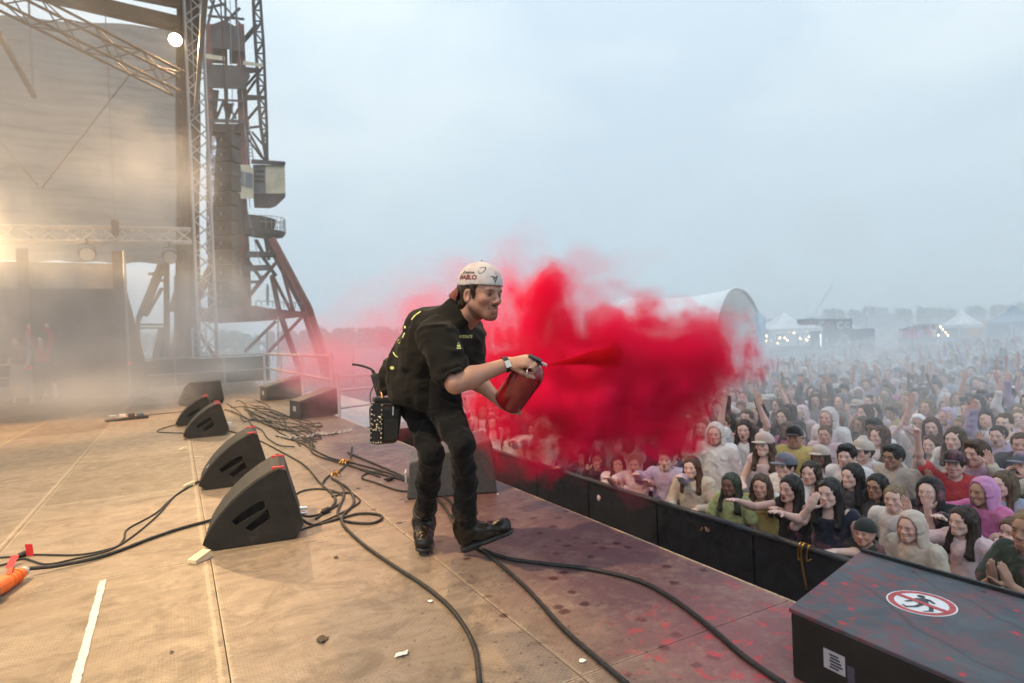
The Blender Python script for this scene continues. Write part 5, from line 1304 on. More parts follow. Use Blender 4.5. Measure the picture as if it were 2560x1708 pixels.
def hair_mesh(kind, h):
    F = Field((-.22, -.26, -.48), (.22, .24, .20), h); I = None
    def cap_(r=.009): F.ell((0, -.022, .035), (.077 + r, .098 + r, .088 + r), .01)
    def face_cut(z=.0): F.ell((0, .108, -.022 + z), (.074, .090, .104), .015, None, True)
    if kind in ('long', 'wavy', 'blunt'):
        cap_(.013); F.ell((0, -.05, -.02), (.09, .075, .09), .03)
        for s in (-1, 1): F.cone((s * .078, -.015, .01), (s * (.10 if kind == 'wavy' else .088), .025, -.26 if kind != 'blunt' else -.15), .030, .034, .03); F.cone((s * .06, -.05, -.05), (s * .085, -.05, -.30), .045, .05, .03)
        F.cone((0, -.07, -.05), (0, -.095, -.36 if kind != 'blunt' else -.2), .07, .075, .03, ((0, 1, 0), 1.5))
        F.cone((0, .0, -.14), (0, .06, -.45), .055, .065, .01, sub=True); face_cut()
    elif kind == 'short':
        cap_(.016); F.ell((0, .055, .10), (.062, .05, .032), .03); face_cut(-.012); F.ell((0, .02, -.12), (.2, .2, .085), .01, None, True)
        for s in (-1, 1): F.ell((s * .085, -.008, -.02), (.03, .026, .04), .008, None, True)
    elif kind == 'tied':
        cap_(.008); F.ell((0, -.12, .07), (.042, .04, .042), .015); face_cut(-.004); F.ell((0, .03, -.115), (.2, .16, .07), .01, None, True)
        F.cone((0, -.13, .05), (0, -.14, -.16), .03, .022, .02)
    elif kind == 'hood':
        F.ell((0, -.025, .02), (.108, .125, .130), .02); F.cone((0, -.03, -.06), (0, -.05, -.16), .11, .13, .05, ((0, 1, 0), 1.2))
        F.ell((0, .085, -.02), (.083, .14, .115), .012, None, True); F.cone((0, .03, -.1), (0, .08, -.22), .07, .10, .02, sub=True)
    elif kind == 'beanie':
        cap_(.024); F.cut((0, 0, .018), (0, .12, -1))
    elif kind == 'cap':
        cap_(.025); F.ell((0, .045, .09), (.075, .07, .06), .03); F.cut((0, 0, .030), (0, 0, -1)); F.ell((0, .135, .040), (.076, .085, .011), .006); F.cone((0, -.022, .146), (0, -.022, .150), .008, .007, .004)
    elif kind == 'band':
        F.ell((0, -.015, .052), (.09, .113, .018), .005); F.ell((0, -.015, .052), (.08, .10, .03), .004, None, True)
    V, Fc = F.mesh(); V = relax(V, Fc, 1, .4)
    if h < .02:
        if kind in ('long', 'wavy', 'blunt', 'tied', 'short'): V = folds(V, Fc, .009, 32 if kind != 'wavy' else 24, 3, (1, 1, .16 if kind != 'wavy' else .5), 2)
        elif kind == 'hood': V = folds(V, Fc, .006, 14, 5, (1, 1, 1), 2)
    return V, Fc
# shared meshes ----------------------------------------------------------------
LOD = {0: .0085, 1: .0165}
MESH = {}
HROT = Matrix(CH.B.tolist()).transposed().to_4x4()
def gm(kind, *key):
    k = (kind,) + key
    if k in MESH: return MESH[k]
    if kind == 'body': V, F_, c_ = crowd_body(key[0], LOD[key[1]], key[1] == 0 or True); me = np_mesh('body', V, F_, True, c_); me.materials.append(SKIN)
    elif kind == 'top': V, F_ = crowd_top(key[0], key[1], LOD[key[2]] * 1.15, len(MESH)); me = np_mesh('top', V, F_); me.materials.append(CLOTHP)
    elif kind == 'legs': V, F_ = crowd_legs(.022); me = np_mesh('trousers', V, F_); me.materials.append(CLOTH)
    else: V, F_ = hair_mesh(key[0], (.0075, .014)[key[1]]); me = np_mesh(kind, V, F_); me.materials.append(CLOTHP if key[0] in ('hood', 'cap', 'beanie', 'band') else HAIR)
    MESH[k] = me; return me
SK = [(.68, .44, .38), (.72, .49, .43), (.63, .40, .33), (.70, .46, .41), (.42, .25, .185), (.22, .125, .09), (.74, .53, .47), (.62, .385, .33)]
HCOL = {'dark brown': (.045, .027, .019), 'black': (.018, .016, .016), 'brown': (.10, .058, .035), 'light brown': (.15, .095, .055), 'blond': (.30, .215, .12), 'auburn': (.11, .04, .02), 'green-dusted': (.05, .07, .05)}
TCOL = {'white': (.78, .76, .78), 'pale pink': (.74, .58, .63), 'cream': (.55, .49, .42), 'black': (.014, .014, .018), 'navy': (.018, .025, .05), 'grey': (.22, .22, .24), 'lilac': (.45, .38, .55), 'dark green': (.03, .05, .04), 'pale blue': (.33, .42, .55), 'yellow': (.60, .47, .16), 'red': (.50, .05, .06), 'pink': (.62, .16, .38), 'brown': (.13, .08, .06), 'tie-dye green': (.42, .52, .24), 'dark grey': (.06, .06, .07), 'teal': (.05, .18, .2)}
HATCOL = {'black': (.014, .014, .017), 'white': (.62, .60, .58), 'grey-blue': (.12, .15, .20), 'dark green': (.025, .035, .035), 'pink': (.55, .26, .50), 'cream': (.55, .48, .42)}
_ph = MB(); _ph.box((-.037, -.005, -.075), (.037, .005, .075)); PHONE = _ph.mesh('phone'); PHONE.materials.append(MATS['handle_dark'])
GRP = 'festival crowd in front of the stage'
def person(x, y, heading, pose, top, tcol, hair, hcol, skin, label, lod=0, k=1.0, hat=None, hatcol=None, lean=0.0, phone=False, glasses=False, mirror=False, dz=0.0, tnum=None):
    t = empty('person', (x, y, GROUND + dz), heading); tag(t, label, 'person', GRP)
    t.scale = (-k if mirror else k, k, k); t.rotation_euler = (lean, 0, heading); t.rotation_mode = 'XYZ'
    t.matrix_world = Matrix.Translation((x, y, GROUND + dz)) @ Matrix.Rotation(heading, 4, 'Z') @ Matrix.Diagonal((-k if mirror else k, k, k, 1))
    if lean: t.rotation_mode = 'XYZ'; t.matrix_world = Matrix.Translation((x, y, GROUND + dz)) @ Matrix.Rotation(heading, 4, 'Z') @ Matrix.Rotation(-lean, 4, 'X') @ Matrix.Diagonal((-k if mirror else k, k, k, 1))
    add_col(link('body', gm('body', pose, lod), None, t), skin)
    add_col(link('hoodie' if top == 'hoodie' else 'shirt', gm('top', pose, top, lod), None, t), tcol)
    add_col(link('trousers', gm('legs'), None, t), (.02, .022, .03) if rng.random() < .6 else (.10, .13, .2))
    def headpiece(nm, kd, c):
        o = link(nm, gm(nm, kd, lod), None, t); o.matrix_local = Matrix.Translation(HC) @ HROT; return add_col(o, c)
    if hair: headpiece('hair', hair, hcol)
    if hat: headpiece('hood' if hat == 'hood' else 'hat', hat, hatcol if hatcol else tcol)
    if pose == 'filming' and lod == 0:
        o = link('phone', PHONE, None, None); o.matrix_world = t.matrix_world @ Matrix.Translation((.070, .375, 1.60)) @ Matrix.Rotation(R(-8), 4, 'X'); tag(o, 'black phone held up by: ' + ' '.join(label.split()[:10]), 'phone', 'phones held up in the crowd')
    if glasses:
        q = MB()
        for s in (-1, 1): q.disc(Matrix.Translation((s * .033, .098, -.002)) @ Matrix.Rotation(R(90), 4, 'X'), .024, 14, .019 if glasses == 'clear' else 0); q.tube([(s * .056, .094, .002), (s * .082, .0, .004)], .002, 5)
        q.tube([(-.012, .1, 0), (.012, .1, 0)], .002, 5); o = link('glasses', q.mesh('glasses'), MATS['handle_dark'], t); o.matrix_local = Matrix.Translation(HC) @ HROT
    return t
def head_target(x, y): return math.atan2(-(1.5 - x), 3.2 - y) if False else math.atan2(3.2 - y, 1.5 - x) - math.pi / 2
# ---- barrier between pit and crowd
BX_ = 4.45
mat('barrier_black', (.011, .013, .020), .65, var=.4, scale=8, bmp=.3); mat('barrier_rail', (.03, .034, .042), .5)
ORD = ['first', 'second', 'third', 'fourth', 'fifth', 'sixth', 'seventh', 'eighth', 'ninth', 'tenth', 'eleventh', 'twelfth', 'thirteenth', 'fourteenth', 'fifteenth', 'sixteenth', 'seventeenth', 'eighteenth', 'nineteenth', 'twentieth', 'last but two', 'last but one', 'last']
by = -1.2; bi = 0
while by < 26:
    t = empty('crowd_barrier', (BX_, by, GROUND)); tag(t, 'black barrier section, %s from the near end of the row' % ORD[bi], 'barrier', 'black barrier sections along the pit')
    c = MB(); c.box((-.012, .012, .03), (.012, 1.228, 1.16)); c.build('panel', MATS['barrier_black'], t)
    c = MB(); c.tube([(0, .0, 1.18), (0, 1.24, 1.18)], .028, 10); c.build('top_rail', MATS['barrier_rail'], t, smooth=True)
    for yy in (.02, .62, 1.22):
        c = MB(); c.tube([(.034, yy, .0), (.034, yy, 1.16)], .02, 8); c.build('post', MATS['barrier_black'], t, smooth=True)
    c = MB(); c.box((-.75, .02, .004), (.36, 1.22, .025)); c.build('foot_plate', MATS['barrier_black'], t)
    for yy in (.05, 1.19):
        c = MB(); c.beam((.05, yy, .75), (.32, yy, .03), .03); c.build('brace', MATS['barrier_black'], t)
    c = MB(); c.box((-.020, .03, .60), (-.0125, 1.21, .625)); c.build('mid_rail', MATS['barrier_black'], t)
    by += 1.25; bi += 1
gp = Vector((BX_, on_x(2015, 1370, BX_).y, GROUND)); t = empty('gold_ribbon', gp); tag(t, 'gold foil ribbon hanging over the barrier rail', 'ribbon')
for k_, (dy, L_) in enumerate(((0, .34), (.03, .12), (-.05, .08))):
    c = MB(); c.tube(smooth_path([(.03, dy, 1.20), (-.035, dy, 1.215), (-.05, dy + .01, 1.10), (-.05, dy - .03, 1.20 - L_)], 5), .009 if k_ == 0 else .006, 6); c.build('ribbon_strand', MATS['brass'], t, smooth=True)
# ---- people one can single out in the photograph: (head u, head v, distance, ...)
S = SK
EX = [
 # u, v, d, pose, top, tcol, hair, hcol, skin, hat, hatcol, glasses, mirror, label
 (2286, 1318, 4.72, 'leaning', 'hoodie', 'cream', None, None, 0, 'hood', 'cream', None, 0, 'person in cream hoodie with hood up leaning on the barrier behind the box'),
 (2419, 1303, 4.75, 'waving', 'tee', 'pale pink', 'long', 'dark brown', 1, None, None, None, 0, 'laughing woman in powder-stained white t-shirt waving one hand behind the box'),
 (2545, 1330, 4.62, 'shouting', 'tee', 'pale pink', 'long', 'light brown', 0, None, None, None, 0, 'shouting woman with hands at her mouth at the right edge of the picture'),
 (2168, 1330, 5.0, 'standing', 'hoodie', 'dark green', None, None, 2, 'beanie', 'dark green', None, 0, 'person in dark beanie low at the barrier left of the cream hoodie'),
 (2240, 1245, 5.4, 'waving', 'tee', 'white', 'tied', 'blond', 1, None, None, None, 1, 'laughing woman with tied blond hair holding up an open hand'),
 (2199, 1216, 5.8, 'standing', 'tee', 'dark grey', 'blunt', 'black', 4, None, None, 'clear', 0, 'dark-haired person with glasses behind the waving blond woman'),
 (2080, 1232, 5.25, 'hand_on_face', 'top', 'navy', 'long', 'black', 6, None, None, None, 0, 'woman with long black hair in navy top holding a hand before her face'),
 (1985, 1222, 5.6, 'grabbing', 'top', 'black', 'long', 'black', 0, None, None, None, 0, 'woman with long black hair in black top reaching both arms to the stage'),
 (1971, 1165, 6.4, 'clapping', 'long', 'white', 'short', 'dark brown', 1, 'cap', 'grey-blue', None, 0, 'person in grey-blue cap with hands up before the face'),
 (1906, 1214, 6.0, 'reaching', 'tee', 'yellow', 'long', 'brown', 2, None, None, None, 1, 'long-haired person in yellow-stained shirt stretching out a dusty arm'),
 (1825, 1213, 6.1, 'leaning', 'tee', 'tie-dye green', 'long', 'green-dusted', 5, None, None, None, 0, 'person with green-dusted hair and tie-dye shirt at the barrier'),
 (2390, 1160, 6.1, 'pointing', 'tee', 'red', 'short', 'dark brown', 1, 'cap', 'black', None, 0, 'man in red rain poncho and black cap pointing up'),
 (2468, 1231, 5.3, 'waving', 'hoodie', 'pink', None, None, 4, 'hood', 'pink', None, 0, 'person in pink rain poncho with the hood up'),
 (2328, 1228, 5.45, 'reaching', 'hoodie', 'black', None, None, 6, 'hood', 'black', None, 1, 'person in black hoodie stretching out a black sleeve'),
 (2451, 1135, 6.1, 'standing', 'hoodie', 'lilac', 'short', 'brown', 0, None, None, None, 0, 'man in lilac-white jacket with powder on his face'),
 (2393, 1098, 6.9, 'standing', 'tee', 'white', 'wavy', 'brown', 6, None, None, None, 0, 'woman with wavy brown hair in white behind the red poncho'),
 (2519, 1212, 5.5, 'clapping', 'tee', 'pale blue', 'long', 'light brown', 6, None, None, None, 0, 'smiling fair-haired woman near the right edge behind the pink poncho'),
 (2121, 1140, 6.6, 'standing', 'tee', 'white', 'short', 'black', 6, None, None, None, 0, 'young man with black fringe in white collar shirt'),
 (2240, 1142, 6.5, 'standing', 'hoodie', 'cream', 'short', 'black', 4, None, None, 'clear', 0, 'man with glasses and beard in cream jacket'),
 (2138, 1190, 6.0, 'clapping', 'long', 'dark grey', 'long', 'black', 6, None, None, None, 0, 'woman with long straight black hair in dark grey'),
 (2032, 1182, 6.25, 'standing', 'top', 'brown', 'wavy', 'dark brown', 1, None, None, None, 0, 'woman with wavy dark hair looking left'),
 (1988, 1093, 7.6, 'standing', 'long', 'yellow', None, None, 4, 'cap', 'black', None, 0, 'person in black cap and yellow shirt, head bowed'),
 (1733, 1168, 6.75, 'leaning', 'long', 'cream', 'long', 'auburn', 1, None, None, None, 0, 'woman with long auburn hair in cream sweater at the barrier'),
 (1666, 1148, 7.1, 'grabbing', 'long', 'lilac', 'tied', 'brown', 1, None, None, None, 0, 'person in lilac-white top in profile with reaching arms'),
 (1590, 1160, 7.4, 'grabbing', 'tee', 'pale pink', 'tied', 'blond', 0, None, None, None, 0, 'person in pale pink shirt reaching both bare arms up'),
 (1545, 1160, 7.6, 'clapping', 'long', 'pale pink', 'long', 'dark brown', 3, None, None, None, 0, 'person in pinkish sweater with hands raised under the cloud'),
 (1497, 1150, 8.0, 'filming', 'hoodie', 'black', None, None, 0, 'hood', 'black', None, 0, 'person in black hooded jacket filming with a phone'),
 (1440, 1145, 8.3, 'reaching', 'hoodie', 'navy', 'short', 'black', 1, None, None, None, 0, 'person in navy jacket at the barrier under the cloud'),
 (1790, 1085, 7.8, 'standing', 'hoodie', 'white', None, None, 0, 'hood', 'white', None, 0, 'person with a white hood up beside the cloud edge'),
 (1862, 1075, 8.0, 'cheering', 'tee', 'white', 'long', 'dark brown', 1, None, None, None, 0, 'long-haired person near the cloud edge with both arms up'),
 (2075, 1045, 8.6, 'standing', 'hoodie', 'white', None, None, 3, 'hood', 'white', None, 0, 'person with white hood up in the fifth row'),
 (2190, 1072, 8.0, 'standing', 'tee', 'white', 'short', 'black', 5, None, None, 'dark', 0, 'man with sunglasses and short black hair in white shirt'),
 (2330, 1068, 8.0, 'arm_up', 'tee', 'pale pink', 'long', 'auburn', 1, None, None, None, 0, 'auburn-haired woman with one arm up left of the red poncho'),
 (2500, 1090, 7.4, 'arm_up', 'hoodie', 'lilac', 'tied', 'dark brown', 3, None, None, None, 0, 'person with tied dark hair in lilac hoodie near the right edge'),
 (1250, 1085, 9.2, 'reaching', 'long', 'white', 'tied', 'brown', 1, None, None, None, 0, 'person in white reaching up seen red through the powder'),
 (1310, 1075, 9.0, 'grabbing', 'long', 'white', None, None, 0, 'hood', 'white', None, 0, 'person in white hood reaching up just right of the performer\'s legs'),
 (1190, 1060, 10.5, 'waving', 'tee', 'white', 'long', 'brown', 3, None, None, None, 0, 'waving person seen between performer and cloud'),
]
def ground_person(u, v, d, k):
    p = at(u, v, d); return p.x, p.y, p.z
placed = []
for i, (u, v, d, pose, top, tc, hr_, hc, sk, hat, hatc, gl, mi, lab) in enumerate(EX):
    p = at(u, v, d); x, y = max(p.x, BX_ + (.36 if pose in ('leaning', 'hand_on_face', 'reaching') else .28)), p.y
    hgt = p.z - GROUND; k = min(1.12, max(.80, hgt / 1.565)); lean = 0.0
    person(x, y, head_target(x, y) + R(rng.uniform(-14, 14)), pose, top, TCOL[tc], hr_, HCOL[hc] if hc else None, SK[sk], lab, 0 if d < 7 else 0, k, hat, HATCOL[hatc] if hatc else None, 0, False, gl, bool(mi))
    placed.append((x, y))
# ---- the rest: rows filling the ground behind, nearest ones as people of their own
def proj(p):
    q = CM.transposed() @ (Vector(p) - CAM); return 1280 + FPX * q.x / -q.z, 854 - FPX * q.y / -q.z, -q.z
cand = []
pr = random.Random(21)
X = BX_ + .34; row = 0
while X < 44:
    step = .50 + min(.28, row * .010); Y = -3 + pr.uniform(0, step)
    while Y < 40:
        x, y = X + pr.uniform(-.14, .14), Y + pr.uniform(-.12, .12)
        u, v, d = proj((x, y, GROUND + 1.6)) if FWD.dot(Vector((x, y, GROUND + 1.6)) - CAM) > .5 else (-9999, 0, 0)
        if -60 < u < 2680 and 3.6 < d:
            dmax = 12.5 if u < 1300 else (14 + (u - 1300) / 600 * 9 if u < 1900 else 23 + (u - 1900) / 600 * 15)
            if d < dmax + pr.uniform(-3, 3) and all((x - a) ** 2 + (y - b_) ** 2 > .19 for a, b_ in placed): cand.append((d, x, y, u, v))
        Y += step * pr.uniform(.85, 1.2) * (1 if d < 16 else 1.12)
    X += .52 + min(.3, row * .012); row += 1
cand.sort()
hide = [c for c in cand if 900 < c[3] < 1180]          # straight behind the performer's body
cand = [c for c in cand if not (c[3] < 700)]
TW = ['white'] * 12 + ['pale pink'] * 10 + ['cream'] * 4 + ['black'] * 9 + ['navy'] * 3 + ['grey'] * 3 + ['dark grey'] * 5 + ['lilac'] * 3 + ['pale blue'] * 2 + ['brown', 'dark green', 'yellow', 'red', 'pink', 'teal']
HW = ['dark brown'] * 6 + ['black'] * 3 + ['brown'] * 6 + ['light brown'] * 4 + ['blond'] * 3 + ['auburn'] * 2
PW = ['standing'] * 7 + ['clapping'] * 2 + ['waving'] * 4 + ['cheering'] * 3 + ['filming'] * 2 + ['arm_up'] * 2 + ['shouting'] + ['reaching'] * 2 + ['leaning']
PH = {'standing': 'standing still', 'clapping': 'clapping', 'waving': 'waving', 'cheering': 'with both arms up', 'filming': 'filming', 'arm_up': 'with one arm up', 'shouting': 'shouting', 'leaning': 'with folded forearms', 'reaching': 'reaching', 'grabbing': 'reaching'}
NOBJ = 262; seen = {}
far = []
for i, (d, x, y, u, v) in enumerate(cand):
    pose, tc, hc = pr.choice(PW), pr.choice(TW), pr.choice(HW)
    hr_ = pr.choice(['long', 'wavy', 'wavy', 'short', 'short', 'tied', 'tied', 'blunt']); hat = pr.choice([None] * 11 + ['cap', 'beanie', 'hood', 'cap'])
    top = pr.choice(['tee', 'tee', 'long', 'hoodie', 'top']) if hat != 'hood' else 'hoodie'
    sk = pr.choice(SK); k = pr.uniform(.93, 1.07); hd = math.atan2((3 + y * .35) - y, 1.0 - x) - math.pi / 2 + R(pr.uniform(-28, 28))
    hatc = None
    if hat == 'hood': hr_ = None
    elif hat: hatc = pr.choice(['black', 'white', 'grey-blue', 'cream'])
    if i < NOBJ:
        rowname = 'in front rows' if d < 8 else 'mid crowd' if d < 12.5 else 'further back' if d < 17 else 'far back'
        side = 'left' if u < 1500 else 'centre' if u < 2050 else 'right'
        what = ('%s hood up' % tc) if hat == 'hood' else ('%s %s' % (hatc, hat)) if hat else ('%s %s hair' % ({'long': 'long', 'wavy': 'wavy', 'short': 'short', 'tied': 'tied', 'blunt': 'chin-length'}[hr_], hc))
        lab = '%s person with %s, %s %s, %s' % (tc.replace(' ', '-') + '-clad', what, PH[pose], rowname, side)
        if lab in seen: seen[lab].append(u)
        else: seen[lab] = [u]
        po_ = person(x, y, hd, pose, top, TCOL[tc], hr_, HCOL[hc], sk, lab, 0 if d < 8.2 else 1, k, hat, HATCOL[hatc] if hatc else None, mirror=pr.random() < .5)
        po_['_u'] = u
    else: far.append((x, y, hd, pose, top, TCOL[tc], hr_, HCOL[hc], sk, k, hat, HATCOL[hatc] if hatc else TCOL[tc]))
for o in list(bpy.data.objects):
    if '_u' in o:
        us = sorted(seen[o['label']]); k_ = us.index(o['_u']); n_ = len(us)
        if n_ == 2: o['label'] = o['label'] + ', %s of two' % ('left', 'right')[k_]
        elif n_ > 2: o['label'] = o['label'] + ', %s of %s' % ('leftmost' if k_ == 0 else 'rightmost' if k_ == n_ - 1 else ('second', 'third', 'fourth', 'fifth')[k_ - 1], ('three', 'four', 'five', 'six')[n_ - 3])
        del o['_u']
# the far crowd as one mass
FAR = {}
def fgeo(key):
    if key not in FAR:
        if key[0] == 'b': V, F_, c_ = crowd_body(key[1], .034, False)
        elif key[0] == 't': V, F_ = crowd_top(key[1], 'long' if key[2] in ('long', 'hoodie') else 'tee', .04, 1)
        elif key[0] == 'l': V, F_ = crowd_legs(.05)
        else: V, F_ = hair_mesh(key[1], .026); V = V @ CH.B + np.array(HC)
        FAR[key] = (V.astype(np.float32), F_)
    return FAR[key]
VV, FF, CC, kk = [], [], [], 0
for (x, y, hd, pose, top, tc, hr_, hc, sk, k, hat, hatc) in far:
    c_, s_ = math.cos(hd), math.sin(hd); Rm = np.array(((c_, s_, 0), (-s_, c_, 0), (0, 0, 1)), np.float32) * k
    parts = [(('b', pose), sk), (('t', pose, top), tc), (('l',), (.03, .035, .05))]
    if hr_: parts.append((('h', hr_), hc))
    if hat: parts.append((('h', hat), hatc))
    for key, col_ in parts:
        V, F_ = fgeo(key)
        if len(V) == 0: continue
        VV.append(V @ Rm + np.array((x, y, GROUND), np.float32)); FF.append(F_ + kk); CC.append(np.tile(np.array(col_, np.float32), (len(V), 1))); kk += len(V)
if VV:
    m, n, l, b = new_mat('crowd_mass'); a_ = n.new('ShaderNodeVertexColor'); a_.layer_name = 'Col'; l.new(a_.outputs['Color'], b.inputs['Base Color']); b.inputs['Roughness'].default_value = .8
    o = link('distant_crowd', np_mesh('distant_crowd', np.concatenate(VV), np.concatenate(FF), True, np.concatenate(CC)), MATS['crowd_mass']); tag(o, 'dense distant crowd filling the ground behind the nearer rows', kind='stuff')
print('CROWD', len(EX), min(len(cand), NOBJ), len(far), kk)
# ================================================================== STAGE STEELWORK (far end of the stage, hung over it)
_ut = MB(); _ut.tube([(0, 0, 0), (0, 0, 1)], 1.0, 6); UNIT = _ut.mesh('diagonal_brace', True)
def rod(name, p, q, r, m, parent, org):
    p, q = Vector(p), Vector(q); d = q - p; key = 'unit_' + m.name
    if key not in MESH:
        me = UNIT.copy(); me.name = 'rod'; me.materials.append(m); MESH[key] = me
    o = link(name, MESH[key], None, parent); L = d.length
    o.matrix_local = Matrix.Translation(p - Vector(org)) @ d.to_track_quat('Z', 'Y').to_matrix().to_4x4() @ Matrix.Diagonal((r, r, L, 1)); return o
def truss(name, A, B, w, bay, label, cat='truss', m=None, rc=.026, rb=.013, up=(0, 1, 0), group=None):
    m = m or MATS['alu']; A, B = Vector(A), Vector(B); t = empty(name, A); tag(t, label, cat, group)
    z = (B - A); L = z.length; z.normalize(); x = z.cross(Vector(up)).normalized(); y = z.cross(x); nb = max(2, round(L / bay)); c = [(x * sx + y * sy) * w / 2 for sx, sy in ((-1, -1), (1, -1), (1, 1), (-1, 1))]
    for k in c: rod('chord', A + k, B + k, rc, m, t, A)
    for i in range(nb):
        a, b_ = A + z * (L * i / nb), A + z * (L * (i + 1) / nb)
        for f in range(4):
            k0, k1 = c[f], c[(f + 1) % 4]
            if (i + f) % 2: k0, k1 = k1, k0
            rod('diagonal_brace', a + k0, b_ + k1, rb, m, t, A)
    return t
mat('pale_alu', (.46, .46, .48), .5, metal=.25, var=.1); mat('steel_grey', (.30, .30, .30), .5, metal=.6); mat('brown_steel', (.085, .055, .035), .75); mat('dark_cloth', (.035, .03, .028), .9)
truss('truss_tower', (.98, 24.03, 0), (.98, 24.03, 14.6), .56, .56, 'tall silver truss tower at the far front corner of the stage', up=(0, 1, 0), m=MATS['pale_alu'], rc=.045, rb=.024)
truss('lighting_truss', on_y(-120, 583, 22.9), on_y(478, 590, 22.9), .42, .52, 'silver horizontal truss with round lamps under it', up=(0, 0, 1), m=MATS['pale_alu'], rc=.036, rb=.02)
truss('roof_truss', on_y(-60, -45, 20.5), on_y(450, 212, 22.0), .62, .62, 'brown slanting roof truss at upper left', m=MATS['brown_steel'], rc=.045, rb=.022, up=(0, 1, 0))
truss('tower_base_truss', (.70, 23.6, 0), (.70, 23.6, 1.9), .42, .5, 'short silver truss piece standing at the tower foot', up=(0, 1, 0))
# dark cloth legs beside the tower
def drape(u0, u1, v0, v1, y, name, label, mt, amp=.06, fr=9, th=.03):
    a, b_, c, d = on_y(u0, v0, y), on_y(u1, v0, y), on_y(u1, v1, y), on_y(u0, v1, y); NX, NZ = 40, 16; vs, fs = [], []
    for s in (0, 1):
        for i in range(NX + 1):
            for j in range(NZ + 1):
                p = a.lerp(b_, i / NX).lerp(d.lerp(c, i / NX), j / NZ); p.y += amp * math.sin(i / NX * fr * 2.2 + .6 * math.sin(j * .8)) + s * th; p.x += .02 * math.sin(j * .9 + i); vs.append(p)
    W = NZ + 1; S0 = (NX + 1) * W
    for i in range(NX):
        for j in range(NZ): k = i * W + j; fs += [(k, k + W, k + W + 1, k + 1), (S0 + k, S0 + k + 1, S0 + k + W + 1, S0 + k + W)]
    q = MB(); q.add(vs, fs); return tag(q.build(name, MATS[mt], smooth=True), label, 'curtain')
drape(440, 500, -60, 940, 24.55, 'side_curtain', 'dark brown curtain strip hanging left of the truss tower', 'dark_cloth', .05, 5)
# gauze side wall
m, n, l, b = new_mat('gauze'); n.remove(b)
out = n['Material Output']; geo = n.new('ShaderNodeNewGeometry'); mpn = n.new('ShaderNodeMapping'); mpn.inputs['Scale'].default_value = (.35, .35, 3.2); l.new(geo.outputs['Position'], mpn.inputs['Vector'])
t1 = noise_node(n, l, 1.6, 7, .65, vec=mpn.outputs['Vector'], dist=.3)
cg = ramp(n, l, t1.outputs['Fac'], [(.32, (.065, .055, .046)), (.5, (.16, .14, .12)), (.75, (.235, .205, .175))])
df = n.new('ShaderNodeBsdfDiffuse'); tl = n.new('ShaderNodeBsdfTranslucent'); tp = n.new('ShaderNodeBsdfTransparent'); m1 = n.new('ShaderNodeMixShader'); m2 = n.new('ShaderNodeMixShader')
l.new(cg, df.inputs['Color']); l.new(cg, tl.inputs['Color']); m1.inputs[0].default_value = .62; l.new(df.outputs[0], m1.inputs[1]); l.new(tl.outputs[0], m1.inputs[2])
m2.inputs[0].default_value = .13; l.new(m1.outputs[0], m2.inputs[1]); l.new(tp.outputs[0], m2.inputs[2]); l.new(m2.outputs[0], out.inputs['Surface'])
A_ = on_y(-150, 30, 24.7); B_ = on_y(446, 72, 24.7)
vs, fs = [], []; NX, NZ = 70, 40; zb = on_y(430, 660, 24.7).z
for i in range(NX + 1):
    for j in range(NZ + 1):
        p = A_.lerp(B_, i / NX); p.z = p.z + (zb + .03 * math.sin(i * .5) - p.z) * j / NZ
        p.y += .05 * math.sin(j * .9 + .5 * math.sin(i * .3)) + .10 * math.sin(i * .22 + j * .1); vs.append(p)
for i in range(NX):
    for j in range(NZ): k = i * (NZ + 1) + j; fs.append((k, k + 1, k + NZ + 2, k + NZ + 1))
q = MB(); q.add(vs, fs); tag(q.build('gauze_wall', MATS['gauze'], smooth=True), 'large grey gauze sheet closing the far side of the stage', 'curtain')
# cables and hoist in front of the gauze
def line(name, p, q_, r, label, cat, m='brown_steel', sag=0.0):
    p, q_ = Vector(p), Vector(q_); k = MB(); k.tube([p.lerp(q_, i / 8) - Vector((0, 0, sag * 4 * (i / 8) * (1 - i / 8))) for i in range(9)], r, 6); return tag(k.build(name, MATS[m], smooth=True), label, cat)
line('guy_wire', on_y(330, 180, 24.2), on_y(105, 470, 24.2), .02, 'thin diagonal wire across the gauze sheet', 'wire'); line('guy_wire', on_y(-20, 330, 24.2), on_y(95, 465, 24.2), .02, 'thin wire at the left edge of the gauze sheet', 'wire')
t = empty('chain_hoist', on_y(288, 575, 22.4)); tag(t, 'dark chain hoist hanging over the lighting truss', 'hoist')
q = MB(); q.tube([(0, 0, .1), (0, 0, 8.0)], .012, 6); q.build('lifting_chain', MATS['brown_steel'], t); q = MB(); q.tube([(0, 0, .32), (0, 0, .28), (0, 0, -.1), (0, 0, -.2)], [.04, .10, .10, .05], 12); q.build('motor_body', MATS['black_paint'], t, smooth=True); q = MB(); q.tube([(0, 0, -.2), (.05, 0, -.3), (0, 0, -.38), (-.05, 0, -.32)], .015, 6); q.build('hook', MATS['brown_steel'], t, smooth=True)
